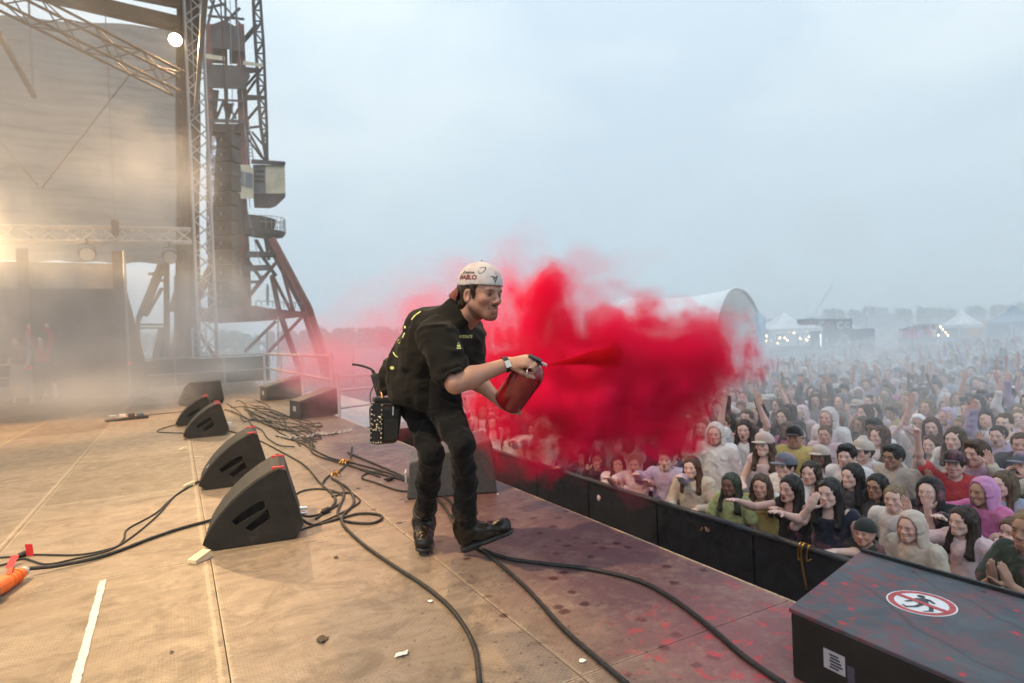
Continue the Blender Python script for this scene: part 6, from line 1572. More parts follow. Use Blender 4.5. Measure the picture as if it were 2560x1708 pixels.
# roof: edge beam, canopy
t = empty('stage_roof', (0, 0, 0)); tag(t, 'brown beam and canopy of the stage roof at the top left', 'roof')
p, q_ = on_y(-140, -75, 24.4), on_y(450, 62, 24.4); q = MB(); q.beam(p, q_, .35, .45); q.build('edge_beam', MATS['brown_steel'], t)
p, q_ = on_y(60, -70, 24.4), on_y(450, 8, 24.4); q = MB(); q.beam(p, q_, .2, .35); q.build('edge_beam', MATS['brown_steel'], t)
q = MB(); q.box((-13.5, -5.0, 15.2), (1.0, 24.4, 15.35)); q.build('canopy', mat('canopy_grey', (.20, .19, .18), .8), t)
for y in (-4, 5, 14, 23.5):
    for x in (-13,):
        q = MB(); q.tube([(x, y, 0), (x, y, 15.2)], .09, 8); q.build('column', MATS['steel_grey'], t)
for x in (-3.6, .9):
    q = MB(); q.beam((x, -5, 9.3), (x, 24, 9.3), .12); q.build('lamp_bar', MATS['steel_grey'], t)
for (x, y) in ((-3.6, -4.8), (-3.6, 23.8), (.9, -4.8), (.9, 23.8)):
    q = MB(); q.tube([(x, y, 9.3), (x, y, 15.2)], .03, 6); q.build('hanger', MATS['steel_grey'], t)
q = MB(); q.beam((.9, 7.6, 9.15), (4.3, 7.6, 9.15), .12); q.build('lamp_bar', MATS['steel_grey'], t)
# hazer-side booth at the far left: dark wall, pale top panel, posts
t = empty('side_booth', (0, 20.4, 0)); tag(t, 'dark booth wall with a pale top panel behind the smoke', 'booth')
xr = on_y(305, 800, 20.4).x; zt, zm = on_y(150, 657, 20.4).z, on_y(150, 722, 20.4).z
q = MB(); q.box((-13.5, 0, 0), (xr, .12, zm)); q.build('lower_wall', mat('booth_dark', (.075, .065, .055), .8, scale=3), t)
q = MB(); q.box((-13.5, -.02, zm), (xr, .14, zt)); q.build('top_panel', mat('booth_pale', (.22, .205, .19), .7, scale=2), t)
for u in (62, 300):
    x = on_y(u, 800, 20.3).x; q = MB(); q.box((x - .12, -.12, 0), (x + .12, -.03, zt + .35)); q.build('post', MATS['booth_dark'], t)
q = MB(); q.prism([(xr, zt), (xr + .5, 1.0), (xr + .62, 0.), (xr, 0.)], .02, .08); q.build('side_flap', MATS['booth_dark'], t)
t = empty('equipment_rack', (on_y(25, 1000, 19.6).x - .6, 19.6, 0)); tag(t, 'low equipment table with pale bars at the far left', 'table')
for z in (.35, .62, .95):
    q = MB(); q.box((-1.2, 0, z), (.75, .5, z + .05)); q.build('shelf_bar', mat('pale_bar', (.42, .38, .36), .6), t)
for x in (-1.1, .65):
    q = MB(); q.box((x, .02, 0), (x + .06, .08, 1.0)); q.build('leg', MATS['pale_bar'], t)
q = MB(); q.box((-1.15, .1, .66), (.6, .45, .94)); q.build('case', MATS['booth_dark'], t)
# scaffold posts and rails at the stage end
def rail_fence(name, pts, zs, r, label, m='steel_grey', posts=True, base=0.0, panel=None):
    t = empty(name, pts[0]); tag(t, label, 'railing'); o = Vector(pts[0])
    for a, b_ in zip(pts, pts[1:]):
        for z in zs: rod('rail', Vector(a) + Vector((0, 0, z)), Vector(b_) + Vector((0, 0, z)), r, MATS[m], t, o)
        if panel:
            q = MB(); q.add([Vector(a) - o + Vector((0, 0, .04)), Vector(b_) - o + Vector((0, 0, .04)), Vector(b_) - o + Vector((0, .03, panel)), Vector(a) - o + Vector((0, .03, panel))], [(0, 1, 2, 3)]); k = q.build('mesh_panel', MATS['dark_cloth'], t); k.modifiers.new('s', 'SOLIDIFY').thickness = .02
    if posts:
        for a in pts: rod('post', Vector(a) + Vector((0, 0, base)), Vector(a) + Vector((0, 0, max(zs) + .05)), r * 1.2, MATS[m], t, o)
    return t
P0 = lambda u, y: Vector((on_y(u, 900, y).x, y, 0))
rail_fence('end_railing', [P0(318, 22.2), P0(436, 22.2), P0(560, 22.2), P0(672, 22.2)], (.42, .92), .028, 'grey pipe railing with dark mesh at the far end of the stage', panel=.86)
for u, h_, lab in ((322, 3.9, 'tall grey scaffold post beside the booth'), (74, 1.7, 'short scaffold post with orange band in front of the booth')):
    p = P0(u, 19.5); k = empty('scaffold_post', p); tag(k, lab, 'post'); rod('pole', p, p + Vector((0, 0, h_)), .035, MATS['steel_grey'], k, p)
    q = MB(); q.tube([(0, 0, .82), (0, 0, .92)], .05, 10); q.build('orange_band', MATS['orange_plastic'], k)
# side platform beyond the stage edge with white railings
mat('pale_rail', (.50, .50, .53), .5, metal=.2)
e0 = on_z(832, 1042); 
rail_fence('platform_railing', [Vector((EDGE + .06, e0.y + .1, 0)), Vector((EDGE + 1.9, e0.y + .6, 0)), Vector((EDGE + 3.6, e0.y + 1.0, 0))], (-.25, .12, .40, .62), .022, 'white railing of the side platform beside the stage edge', 'pale_rail', base=-1.2)
rail_fence('ramp_railing', [Vector((EDGE + .05, e0.y + .5, 0)), Vector((EDGE + .05, e0.y + 3.2, 0)), Vector((EDGE + .05, e0.y + 6.2, 0)), Vector((EDGE + .05, e0.y + 9.5, 0))], (.55, .95), .03, 'pinkish railing of the ramp along the stage edge', 'pale_rail')
t = empty('access_ramp', (EDGE + .12, e0.y + .3, 0)); tag(t, 'pale access ramp beside the stage edge', 'ramp')
q = MB(); q.box((0, 0, -.35), (1.6, 9.0, -.25)); q.build('ramp_deck', mat('pale_deck', (.42, .43, .46), .6), t)
for y in (0, 4, 8.5):
    q = MB(); q.box((.1, y, GROUND), (.2, y + .1, -.351)); q.build('ramp_leg', MATS['steel_grey'], t)
    q = MB(); q.box((1.4, y, GROUND), (1.5, y + .1, -.351)); q.build('ramp_leg', MATS['steel_grey'], t)
# line array
t = empty('line_array', at(566, 330, 24.5)); tag(t, 'dark hanging line array of stacked loudspeaker boxes', 'line array')
o = Vector(t.location)
mat('array_black', (.06, .045, .036), .6, var=.25, scale=6)
prev = None
for i in range(12):
    c = at(566 - i * .2, 356 + i * 36, 24.5) - o; yaw_ = Matrix.Rotation(R(-28 - 12), 4, 'Z') @ Matrix.Rotation(R(1.2 * i), 4, 'X')
    q = MB(); q.box((-.46, -.3, -.262), (.46, .3, .262), Matrix.Translation(c) @ yaw_); bxx = q.build('speaker_box', MATS['array_black'], t, bev=.02)
    q = MB(); q.box((-.20, -.315, -.06), (.20, -.302, .06), Matrix.Translation(c) @ yaw_); q.build('horn', MATS['handle_dark'], bxx)
    q = MB(); q.box((-.035, -.325, -.05), (.035, -.3155, .05), Matrix.Translation(c) @ yaw_); q.build('badge', mat('badge_pale', (.34, .31, .28), .6), bxx)
q = MB(); q.tube([(0, 0, .1), (0, 0, 6)], .03, 6); q.build('lifting_chain', MATS['brown_steel'], t); q = MB(); q.box((-.5, -.35, -.12), (.5, .35, .0)); q.build('fly_frame', MATS['brown_steel'], t)
# crumpled foil strip beside the tower
rr = random.Random(3); vs, fs = [], []; K = 46
for i in range(K + 1):
    v_ = 340 + (640 - 340) * i / K; u_ = 536 - (v_ - 340) * .055
    for s in (-1, 0, 1): vs.append(at(u_ + s * 5 + rr.uniform(-2, 2), v_ + rr.uniform(-3, 3), 22.2 + rr.uniform(-.10, .10)))
for i in range(K):
    for j in (0, 1): k = i * 3 + j; fs.append((k, k + 1, k + 4, k + 3))
q = MB(); q.add(vs, fs); m_ = mat('foil', (.80, .78, .86), .22, metal=.9, var=.1); o = q.build('foil_strip', m_); o.modifiers.new('s', 'SOLIDIFY').thickness = .01; tag(o, 'crumpled silver foil strip hanging beside the truss tower', 'foil')
# people in the wings (behind the smoke)
def wing(u, v, d, pose, top, tc, hair, hc, sk, label, heading, skirt=None):
    p = on_z(u, v); t = person(p.x, p.y, heading, pose, top, TCOL[tc], hair, HCOL[hc], SK[sk], label, 1, 1.0, dz=-GROUND); t['group'] = 'people waiting in the wings'
    if skirt:
        q = MB(); nn = 20
        prof = [(.165, .98), (.18, .9), (.20, .7), (.22, .45), (.22, skirt[1])]
        q.tube([(0, 0, z) for r_, z in prof], [r_ for r_, z in prof], nn); q.build('skirt', skirt[0], t, smooth=True)
    return t
m, n, l, b = new_mat('striped_cloth'); wv = n.new('ShaderNodeTexWave'); wv.bands_direction = 'Z'; wv.inputs['Scale'].default_value = 7; tcn = n.new('ShaderNodeTexCoord'); l.new(tcn.outputs['Object'], wv.inputs['Vector']); l.new(ramp(n, l, wv.outputs['Fac'], [(.4, (.62, .55, .48)), (.6, (.25, .2, .17))]), b.inputs['Base Color']); b.inputs['Roughness'].default_value = .85
wing(52, 1006, 0, 'standing', 'tee', 'brown', 'short', 'brown', 0, 'person in a long striped cream skirt in the smoky wings', R(150), (MATS['striped_cloth'], .12))
wing(112, 1000, 0, 'cheering', 'long', 'red', 'long', 'dark brown', 0, 'person in an orange-red top in the smoky wings', R(165), (mat('shorts_dark', (.06, .05, .045), .8), .55))
wing(185, 990, 0, 'clapping', 'tee', 'white', 'tied', 'brown', 0, 'person in a white dress in the smoky wings', R(150), (mat('dress_white', (.6, .57, .56), .8), .5))
t = empty('white_bag', on_z(128, 997)); tag(t, 'white tote bag standing behind the orange-topped person', 'bag'); q = MB(); q.prism([(-.18, 0), (.18, 0), (.14, .42), (-.13, .42)], -.07, .07); q.build('sack', mat('bag_white', (.6, .58, .56), .8), t, bev=.02); q = MB(); q.tube(smooth_path([(-.08, 0, .41), (-.05, 0, .60), (.05, 0, .60), (.08, 0, .41)], 5), .012, 6); q.build('handle', MATS['bag_white'], t, smooth=True)
# ================================================================== HARBOUR CRANE behind the stage
CD = 52.0
def C(u, v, dd=0.0): return at(u, v, CD + dd)
crane = empty('harbour_crane', C(690, 965)); tag(crane, 'tall rusty harbour crane with cream machine house behind the stage', 'crane')
CO_ = Vector(crane.location)
mat('rust_red', (.17, .055, .045), .75, var=.5, scale=.8); mat('crane_dark', (.055, .045, .045), .75, var=.4, scale=.7); mat('crane_cream', (.52, .45, .33), .65, var=.2, scale=.9); mat('crane_grey', (.22, .22, .24), .6, var=.2, scale=1.0)
m, n, l, b = new_mat('crane_glass'); b.inputs['Base Color'].default_value = (.10, .13, .16, 1); b.inputs['Roughness'].default_value = .12
def cb(name, p, q_, w, h=None, m='crane_dark', parent=None):
    q = MB(); q.beam(Vector(p) - CO_, Vector(q_) - CO_, w, h or w); return q.build(name, MATS[m], parent or crane)
px = CD / FPX      # metres per picture pixel there
def seg(name, pts, w, m, dd=0.0):
    for a, b_ in zip(pts, pts[1:]): cb(name, C(*a, dd), C(*b_, dd), w, None, m)
# portal: four legs (two near, two far), each tapering in two lengths
for dd in (-2.5, 3.5):
    sh = 0 if dd < 0 else -16
    seg('portal_leg', [(681 + sh, 596), (772 + sh, 768), (836 + sh, 962)], 12 * px, 'rust_red', dd)
    seg('portal_leg', [(560 + sh * .5, 620), (470 + sh * .5, 790), (408 + sh * .5, 962)], 12 * px, 'rust_red', dd)
seg('portal_leg', [(680, 690), (697, 775), (720, 842), (760, 955)], 11 * px, 'rust_red', .5)
for a, b_ in (((699, 652), (734, 778)), ((680, 687), (727, 778)), ((695, 650), (612, 756)), ((659, 690), (622, 742)), ((756, 792), (648, 905)), ((690, 803), (612, 880)), ((470, 790), (545, 905))): cb('portal_brace', C(*a), C(*b_), 6.5 * px, None, 'rust_red')
def plate(name, poly, d0, d1, m, parent=None):
    n_ = len(poly); vs = [C(*p, d0) - CO_ for p in poly] + [C(*p, d1) - CO_ for p in poly]
    q = MB(); q.add(vs, [tuple(range(n_)), tuple(reversed(range(n_, 2 * n_)))] + [(i, (i + 1) % n_, (i + 1) % n_ + n_, i + n_) for i in range(n_)]); return q.build(name, MATS[m], parent or crane)
plate('portal_beam', [(470, 770), (545, 772), (640, 764), (700, 778), (770, 780), (770, 791), (690, 800), (640, 804), (545, 808), (470, 800)], -2.6, -1.6, 'rust_red')
plate('portal_beam', [(470, 772), (640, 768), (765, 780), (765, 790), (640, 800), (470, 800)], 2.6, 3.4, 'rust_red')
# central tower cylinder
q = MB(); q.tube([C(575, 770) - CO_, C(573, 640) - CO_, C(570, 500) - CO_, C(568, 425) - CO_], [50 * px, 48 * px, 44 * px, 40 * px], 20); q.build('tower_cylinder', MATS['rust_red'], crane, smooth=True)
# slewing platform and railing
q = MB(); q.tube([C(662, 590) - CO_, C(662, 580) - CO_], [44 * px, 50 * px], 24); q.build('slewing_platform', MATS['crane_dark'], crane)
q = MB(); q.tube([C(645, 578) - CO_, C(648, 545) - CO_], [36 * px, 40 * px], 20); q.build('slewing_ring', MATS['crane_dark'], crane)
for i in range(10):
    a = -.9 + i * .28; p = C(662, 580) + Vector((math.cos(a) * 49 * px, -math.sin(a) * 44 * px, 0)); rod('platform_rail_post', p, p + Vector((0, 0, 1.1)), .03, MATS['crane_grey'], crane, CO_)
    a2 = a + .28; p2 = C(662, 580) + Vector((math.cos(a2) * 49 * px, -math.sin(a2) * 44 * px, 0))
    for z in (.6, 1.1): rod('platform_rail', p + Vector((0, 0, z)), p2 + Vector((0, 0, z)), .025, MATS['crane_grey'], crane, CO_)
for a, b_ in (((620, 640), (690, 640)), ((610, 668), (680, 668)), ((618, 650), (655, 700)), ((655, 640), (690, 690)), ((612, 705), (655, 705)), ((640, 600), (664, 645)), ((620, 610), (612, 690)), ((664, 600), (672, 650))): cb('machinery_frame', C(*a), C(*b_), 7 * px)
plate('machinery_deck', [(615, 628), (692, 630), (690, 640), (612, 644)], -1, 2, 'crane_dark')
plate('machinery_deck', [(608, 664), (676, 662), (672, 676), (606, 680)], -1, 2, 'crane_dark')
for i in range(7): 
    q = MB(); z0 = 716 + i * 7; q.tube([C(669 + 3 * math.cos(a) * (1 if i % 2 else .35), z0 + 5 * math.sin(a)) - CO_ for a in [2 * math.pi * k / 10 for k in range(11)]], .05, 5, cap=False); q.build('hanging_chain_link', MATS['crane_dark'], crane)
# cream machine house with dark roof and hull
plate('machine_house', [(664, 412), (712, 412), (714, 484), (664, 484)], -1.5, 2.5, 'crane_cream')
plate('house_roof', [(628, 398), (713, 404), (714, 413), (628, 410)], -1.7, 2.7, 'crane_dark')
plate('counterweight_hull', [(632, 484), (714, 484), (713, 494), (690, 516), (676, 521), (636, 520)], -1.6, 2.6, 'crane_dark')
plate('house_wall', [(632, 412), (664, 412), (664, 484), (634, 484)], -1.2, 2.2, 'crane_grey')
cbn = plate('cabin', [(590, 412), (622, 412), (634, 424), (634, 497), (590, 497)], -2.6, .5, 'crane_cream')
for poly in ([(593, 428), (609, 429), (609, 464), (593, 463)], [(613, 430), (631, 434), (631, 470), (613, 466)]): plate('window', poly, -2.66, -2.61, 'crane_glass', cbn)
for v in (425, 438, 450): plate('louvre', [(638, v), (660, v + 1), (660, v + 6), (638, v + 5)], -1.30, -1.21, 'crane_dark')
# mast: heavy column, lattice jib to the right, decks
plate('mast_column', [(590, 60), (610, 60), (626, 430), (598, 430)], -.8, .8, 'rust_red')
plate('mast_column', [(514, 60), (530, 60), (538, 600), (516, 600)], -.8, .8, 'rust_red')
plate('mast_panel', [(531, 70), (560, 66), (562, 160), (531, 158)], .3, .9, 'crane_dark'); plate('mast_panel', [(572, 78), (590, 80), (596, 160), (574, 160)], .3, .9, 'crane_dark')
plate('mast_panel', [(536, 309), (612, 310), (622, 432), (540, 430)], .4, 1.4, 'rust_red')
plate('mast_panel', [(532, 224), (548, 226), (540, 300), (532, 300)], .4, .9, 'crane_dark'); plate('mast_panel', [(592, 226), (612, 228), (616, 300), (600, 300)], .4, .9, 'crane_dark'); plate('mast_panel', [(556, 258), (586, 258), (574, 298), (566, 298)], .4, .9, 'crane_dark')
plate('mast_column', [(560, 0), (566, 0), (572, 330), (563, 330)], 1.2, 1.8, 'crane_dark')
plate('counterweight_block', [(527, 62), (560, 50), (600, 72), (612, 100), (612, 130), (530, 118)], -1.5, 2.0, 'crane_dark')
plate('deck', [(516, 160), (612, 165), (626, 190), (610, 224), (518, 220)], -1.6, 2.2, 'crane_dark')
plate('deck', [(520, 296), (612, 300), (612, 309), (520, 306)], -1.6, 2.2, 'crane_dark')
plate('deck', [(520, 246), (615, 250), (615, 256), (520, 252)], -1.6, 2.2, 'crane_dark')
plate('cream_board', [(513, 134), (562, 142), (562, 152), (513, 146)], -1.9, -1.7, 'crane_cream'); plate('cream_board', [(608, 152), (658, 160), (658, 168), (608, 162)], -1.9, -1.7, 'crane_cream')
plate('deck', [(608, 166), (656, 172), (652, 180), (612, 186)], -1, 1, 'crane_dark'); plate('deck', [(612, 236), (664, 240), (660, 250), (612, 252)], -1, 1, 'crane_dark')
for a, b_ in (((540, 300), (560, 250)), ((560, 250), (590, 296)), ((580, 300), (606, 256)), ((530, 256), (545, 290)), ((525, 306), (560, 400)), ((600, 306), (545, 420)), ((535, 306), (535, 420))): cb('mast_brace', C(*a), C(*b_), 4.5 * px, None, 'crane_dark')
ch1 = [(649, -30), (655, 60), (659, 115), (664, 244), (667, 316), (668, 402)]; ch2 = [(632, -30), (636, 70), (642, 155), (646, 240), (652, 316), (666, 402)]
for dd in (-1.0, 1.0):
    seg('jib_chord', ch1, 6 * px, 'crane_dark', dd); seg('jib_chord', ch2, 7 * px, 'crane_dark', dd)
def along(ch, v):
    for a, b_ in zip(ch, ch[1:]):
        if a[1] <= v <= b_[1]: t_ = (v - a[1]) / (b_[1] - a[1]); return (a[0] + (b_[0] - a[0]) * t_, v)
    return ch[-1]
vv = -28; k = 0
while vv < 380:
    stp = 27; a, b_ = along(ch1 if k % 2 else ch2, vv), along(ch2 if k % 2 else ch1, min(vv + stp, 400)); cb('jib_brace', C(*a, -1), C(*b_, -1), 4 * px); cb('jib_brace', C(*along(ch1, vv), -1), C(*along(ch2, vv), 1), 3.4 * px); vv += stp; k += 1
for a, b_ in (((612, 95), (642, 60)), ((606, 110), (636, 75)), ((615, 215), (650, 175)), ((612, 240), (640, 200)), ((618, 300), (650, 262)), ((620, 320), (652, 316)), ((622, 330), (660, 400)), ((630, 330), (664, 370)), ((622, 350), (655, 395)), ((520, 20), (560, 10)), ((520, 40), (610, 48)), ((590, 0), (592, 70)), ((520, -10), (560, 60)), ((600, 20), (560, 60)), ((535, 0), (520, 60)), ((548, 0), (600, 60))): cb('stay_brace', C(*a), C(*b_), 4.6 * px)
for i in range(9): 
    v_ = 318 + i * 9; rod('ladder_rung', C(612 + i * 1.2, v_, -1.2), C(622 + i * 1.2, v_ + 1, -1.2), .04, MATS['crane_grey'], crane, CO_)
rod('ladder_stile', C(611, 300, -1.2), C(624, 405, -1.2), .05, MATS['crane_grey'], crane, CO_); rod('ladder_stile', C(621, 300, -1.2), C(634, 405, -1.2), .05, MATS['crane_grey'], crane, CO_)
for a, b_ in (((590, 0), (625, 520)), ((575, 0), (583, 330)), ((610, 490), (650, 660)), ((583, 600), (605, 690))): rod('hoist_rope', C(*a, -1.5), C(*b_, -1.5), .03, MATS['crane_grey'], crane, CO_)
for i in range(10): rod('walkway_post', C(640 + i * 14, 765 + i * .8, -2.3), C(640 + i * 14, 752 + i * .8, -2.3), .03, MATS['crane_grey'], crane, CO_)
rod('walkway_rail', C(640, 752, -2.3), C(772, 759, -2.3), .03, MATS['crane_grey'], crane, CO_)
# scaffold masts and odd frames seen between booth and tower, on the quay
fr = empty('steel_gantry', at(400, 930, 34)); tag(fr, 'grey steel frame with slanting struts on the quay between booth and tower', 'frame'); FO = Vector(fr.location)
for a, b_, w in (((402, 660), (345, 800), .22), ((412, 662), (360, 790), .16), ((416, 655), (418, 940), .3), ((372, 685), (412, 684), .14), ((378, 700), (412, 702), .14), ((405, 720), (365, 790), .14), ((345, 800), (345, 930), .2), ((350, 812), (418, 812), .12), ((350, 820), (418, 820), .1), ((455, 700), (432, 780), .35), ((410, 820), (388, 920), .4), ((440, 690), (440, 930), .2), ((470, 800), (445, 930), .2)):
    q = MB(); q.beam(at(*a, 34) - FO, at(*b_, 34) - FO, w); q.build('strut', MATS['brown_steel'], fr)
for i, (u, v0) in enumerate(((773, 905), (786, 898), (695, 790), (668, 830), (884, 890))):
    p = at(u, 968, 46); line('quay_mast', p, at(u, v0, 46), .05, ('thin mast left of the crane\'s right leg', 'taller thin mast beside the crane\'s right leg', 'tall thin pole under the crane portal', 'thin pole behind the end railing', 'pale mast on the quay near the performer')[i], 'mast', 'crane_grey')
t = empty('quay_fence', at(600, 945, 45)); tag(t, 'low pale fence on the quay at the crane foot', 'fence'); o = Vector(t.location)
for i in range(26): p = at(600 + i * 14, 945 - i * .6, 45); rod('picket', p - Vector((0, 0, 1.2)), p + Vector((0, 0, .6)), .03, MATS['pale_rail'], t, o)
for z in (-.4, .1, .6): rod('rail', at(600, 945, 45) + Vector((0, 0, z)), at(950, 930, 45) + Vector((0, 0, z)), .035, MATS['pale_rail'], t, o)
# ================================================================== FESTIVAL GROUND beyond the crowd
BD = 62.0
def G(u, d): # point on the ground under picture column u at distance d
    p = at(u, 815, d); return Vector((p.x, p.y, GROUND))
bx_ = (RGT.x, RGT.y); ROT = math.atan2(RGT.y, RGT.x)       # things out there roughly face the stage
m, n, l, b = new_mat('membrane'); n.remove(b)
df = n.new('ShaderNodeBsdfDiffuse'); tl = n.new('ShaderNodeBsdfTranslucent'); mx = n.new('ShaderNodeMixShader'); mx.inputs[0].default_value = .25
tn = noise_node(n, l, .5, 3); cc_ = ramp(n, l, tn.outputs['Fac'], [(.3, (.84, .85, .87)), (.7, (.90, .91, .92))]); l.new(cc_, df.inputs['Color']); l.new(cc_, tl.inputs['Color'])
l.new(df.outputs[0], mx.inputs[1]); l.new(tl.outputs[0], mx.inputs[2]); l.new(mx.outputs[0], n['Material Output'].inputs['Surface'])
mat('tent_white', (.70, .71, .73), .6, var=.08); mat('tent_blue', (.22, .30, .38), .6); mat('container_orange', (.70, .36, .06), .55, var=.1); mat('stall_black', (.02, .02, .025), .6); mat('stall_red', (.5, .05, .06), .6); mat('print_white', (.7, .7, .72), .6)
BULB = emit_mat('bulb', (1.0, .62, .28), 14); NEON = emit_mat('tube_light', (.95, .93, .85), 8)
# arched membrane tent
t = empty('arched_tent', G(1712, 68), ROT + R(48)); t.scale = (1.12, 1.25, 1.10); tag(t, 'large white arched membrane tent beyond the cloud', 'tent')
NX, NY = 36, 18; vs, fs = [], []
for th in (0,):
    for i in range(NX + 1):
        s = -1 + 2 * i / NX
        for j in range(NY + 1):
            w = j / NY; half = 6.4 - .9 * math.sin(math.pi * w); top = 6.4 * (1 - .07 * math.sin(math.pi * w)) + .9 * (1 - w) * 0
            x = half * s + (1.8 * (1 - w) if s > 0 else -1.2 * w) * abs(s); z = (top - th) * (1 - abs(s) ** 2.3) ; vs.append((x - .8, -5 + 10 * w, max(z, 0.02)))
W = NY + 1; S0 = (NX + 1) * W
for i in range(NX):
    for j in range(NY): k = i * W + j; fs += [(k, k + W, k + W + 1, k + 1)]
q = MB(); q.add(vs, fs); q.build('membrane', MATS['membrane'], t, smooth=True)
for y in (-5, 5):
    q = MB(); q.tube([(-.8 + 6.4 * s + (1.8 if y < 0 and s > 0 else -1.2 if y > 0 and s < 0 else 0) * abs(s), y, 6.4 * (1 - abs(s) ** 2.3) + .02) for s in [-1 + 2 * i / 40 for i in range(41)]], .14, 8); q.build('arch_tube', MATS['membrane'], t, smooth=True)
for k in range(5):
    q = MB(); q.tube([(-2.5 + k * .9, -2, 2.6 + .1 * (k % 2)), (-2.5 + k * .9, -2, 2.75 + .1 * (k % 2))], .10, 8); q.build('hanging_bulb', BULB, t, smooth=True)
# pavilion with bulbs
def pavilion(u, d, w, h, he, label, roofm, bulbs=0, walls=False, cat='pavilion', seed=1):
    t = empty('market_tent', G(u, d), ROT); tag(t, label, cat); r = random.Random(seed)
    a = w / 2; q = MB(); n_ = 6; vs, fs = [], []
    ring = [(-a, -a), (a, -a), (a, a), (-a, a)]
    lv = [(1.0, he - .35), (1.0, he), (.62, he + (h - he) * .30), (.30, he + (h - he) * .62), (.05, h)]
    for sc_, z in lv: vs += [(x * sc_, y * sc_, z) for x, y in ring]
    for k in range(len(lv) - 1):
        for i in range(4): fs.append((k * 4 + i, k * 4 + (i + 1) % 4, k * 4 + 4 + (i + 1) % 4, k * 4 + 4 + i))
    fs.append((16, 17, 18, 19)); q.add(vs, fs); o = q.build('canopy', roofm, t); o.modifiers.new('s', 'SOLIDIFY').thickness = .03
    for x, y in ring: q = MB(); q.box((x * .97 - .05, y * .97 - .05, 0), (x * .97 + .05, y * .97 + .05, he)); q.build('leg', MATS['alu'], t)
    if walls: q = MB(); q.box((-a * .96, a * .93, 0), (a * .96, a * .96, he - .05)); q.build('back_wall', roofm, t)
    q = MB(); q.box((-a * .85, -a * .8, 0), (a * .85, -a * .55, 1.0)); q.build('counter', MATS['stall_black'], t)
    for k in range(bulbs):
        x, y, z = r.uniform(-a * .95, a * .95), r.uniform(-a * .9, 0), he - .25 - r.uniform(0, 1.2); q = MB(); q.tube([(x, y, z - .09), (x, y, z), (x, y, z + .09)], [.05, .11, .04], 8); q.build('light_bulb', BULB, t, smooth=True)
    return t
pavilion(1960, 60, 5.0, 4.2, 2.75, 'white pyramid pavilion strung with warm bulbs', MATS['tent_white'], 16, seed=2)
q = MB(); p = G(1950, 55); q.box((-.9, -.3, 0), (.9, .3, .9)); tag(q.build('lit_counter', mat('counter_dark', (.05, .05, .05), .6), loc=p, rz=ROT), 'dark counter in front of the warm-lit pavilion', 'counter')
pavilion(2405, 64, 2.6, 3.9, 2.4, 'small white market tent left of the orange container', MATS['tent_white'], 0, True, seed=3)
pavilion(2535, 62, 3.2, 4.1, 2.5, 'blue-topped market tent at the right edge', MATS['tent_blue'], 0, True, seed=4)
# feather flag
t = empty('banner_flag', G(1889, 58), ROT); tag(t, 'tall pale blue banner flag beside the arched tent', 'flag'); q = MB(); q.tube([(0, 0, 0), (0, 0, 4.3)], .04, 8); q.build('pole', MATS['alu'], t)
m, n, l, b = new_mat('flag_cloth'); tn = noise_node(n, l, 1.2, 4, .6); l.new(ramp(n, l, tn.outputs['Fac'], [(.4, (.55, .66, .76)), (.6, (.14, .30, .48))]), b.inputs['Base Color'])
q = MB(); q.prism([(.05, .5), (.9, .55), (.95, 3.9), (.5, 4.25), (.05, 4.3)], -.01, .01); q.build('cloth', MATS['flag_cloth'], t)
# black stall wall with white drawings, three sign cubes on top
t = empty('black_stall', G(2108, 58), ROT); tag(t, 'long black stall wall covered in white drawings', 'stall')
Wd = 156 * 58 / FPX; q = MB(); q.box((-Wd / 2, 0, 0), (Wd / 2, .5, 2.45)); q.build('wall', MATS['stall_black'], t)
r = random.Random(12)
for k in range(46):
    x, z = r.uniform(-Wd / 2 + .2, Wd / 2 - .3), r.uniform(.3, 2.1); q = MB(); L = r.uniform(.2, .7); a = r.choice((0, 1.57, .6, -.5, 1.1))
    pts = [(x + L * s * math.cos(a) + .06 * math.sin(9 * s + k), -.012, min(2.35, max(.1, z + L * s * math.sin(a) + .08 * math.cos(7 * s + k)))) for s in (-.5, -.25, 0, .25, .5)]
    q.tube(smooth_path(pts, 3), .025 + .03 * r.random(), 5); q.build('white_drawing', MATS['print_white'], t, smooth=True)
q = MB(); q.box((-Wd / 2 + .75, -.06, 1.0), (-Wd / 2 + .9, -.02, 2.1)); q.build('tube_light', NEON, t)
for i, u in enumerate((2019, 2063, 2108)):
    p = at(u, 813, 58.2); k = empty('sign_cube', (p.x, p.y, GROUND + 2.46), ROT); tag(k, 'black sign board on the stall, %s of three' % ('left', 'middle', 'right')[i], 'sign', 'sign boards on the black stall')
    zc = p.z - GROUND - 2.46; q = MB(); q.box((-.82, -.1, zc - .58), (.82, .35, zc + .58)); q.build('board', MATS['stall_black'], k)
    for x in (-.6, .6): q = MB(); q.box((x - .04, .0, 0), (x + .04, .08, zc - .58)); q.build('strut', MATS['stall_black'], k)
    q = MB(); mm = ('stall_red', 'print_white', 'print_white')[i]
    arc = [(-.3 + .28 * math.cos(a), -.115, zc + .3 * math.sin(a)) for a in [(.8 + 4.7 * j / 12) for j in range(13)]]; q.tube(arc, .05, 6); q.build('letter', MATS[mm], k); q = MB()
    arc = [(.35 + .22 * math.cos(a), -.115, zc + .25 * math.sin(a)) for a in [(.8 + 4.7 * j / 12) for j in range(13)]]; q.tube(arc, .045, 6); q.build('letter', MATS['stall_red' if i < 2 else 'print_white'], k)
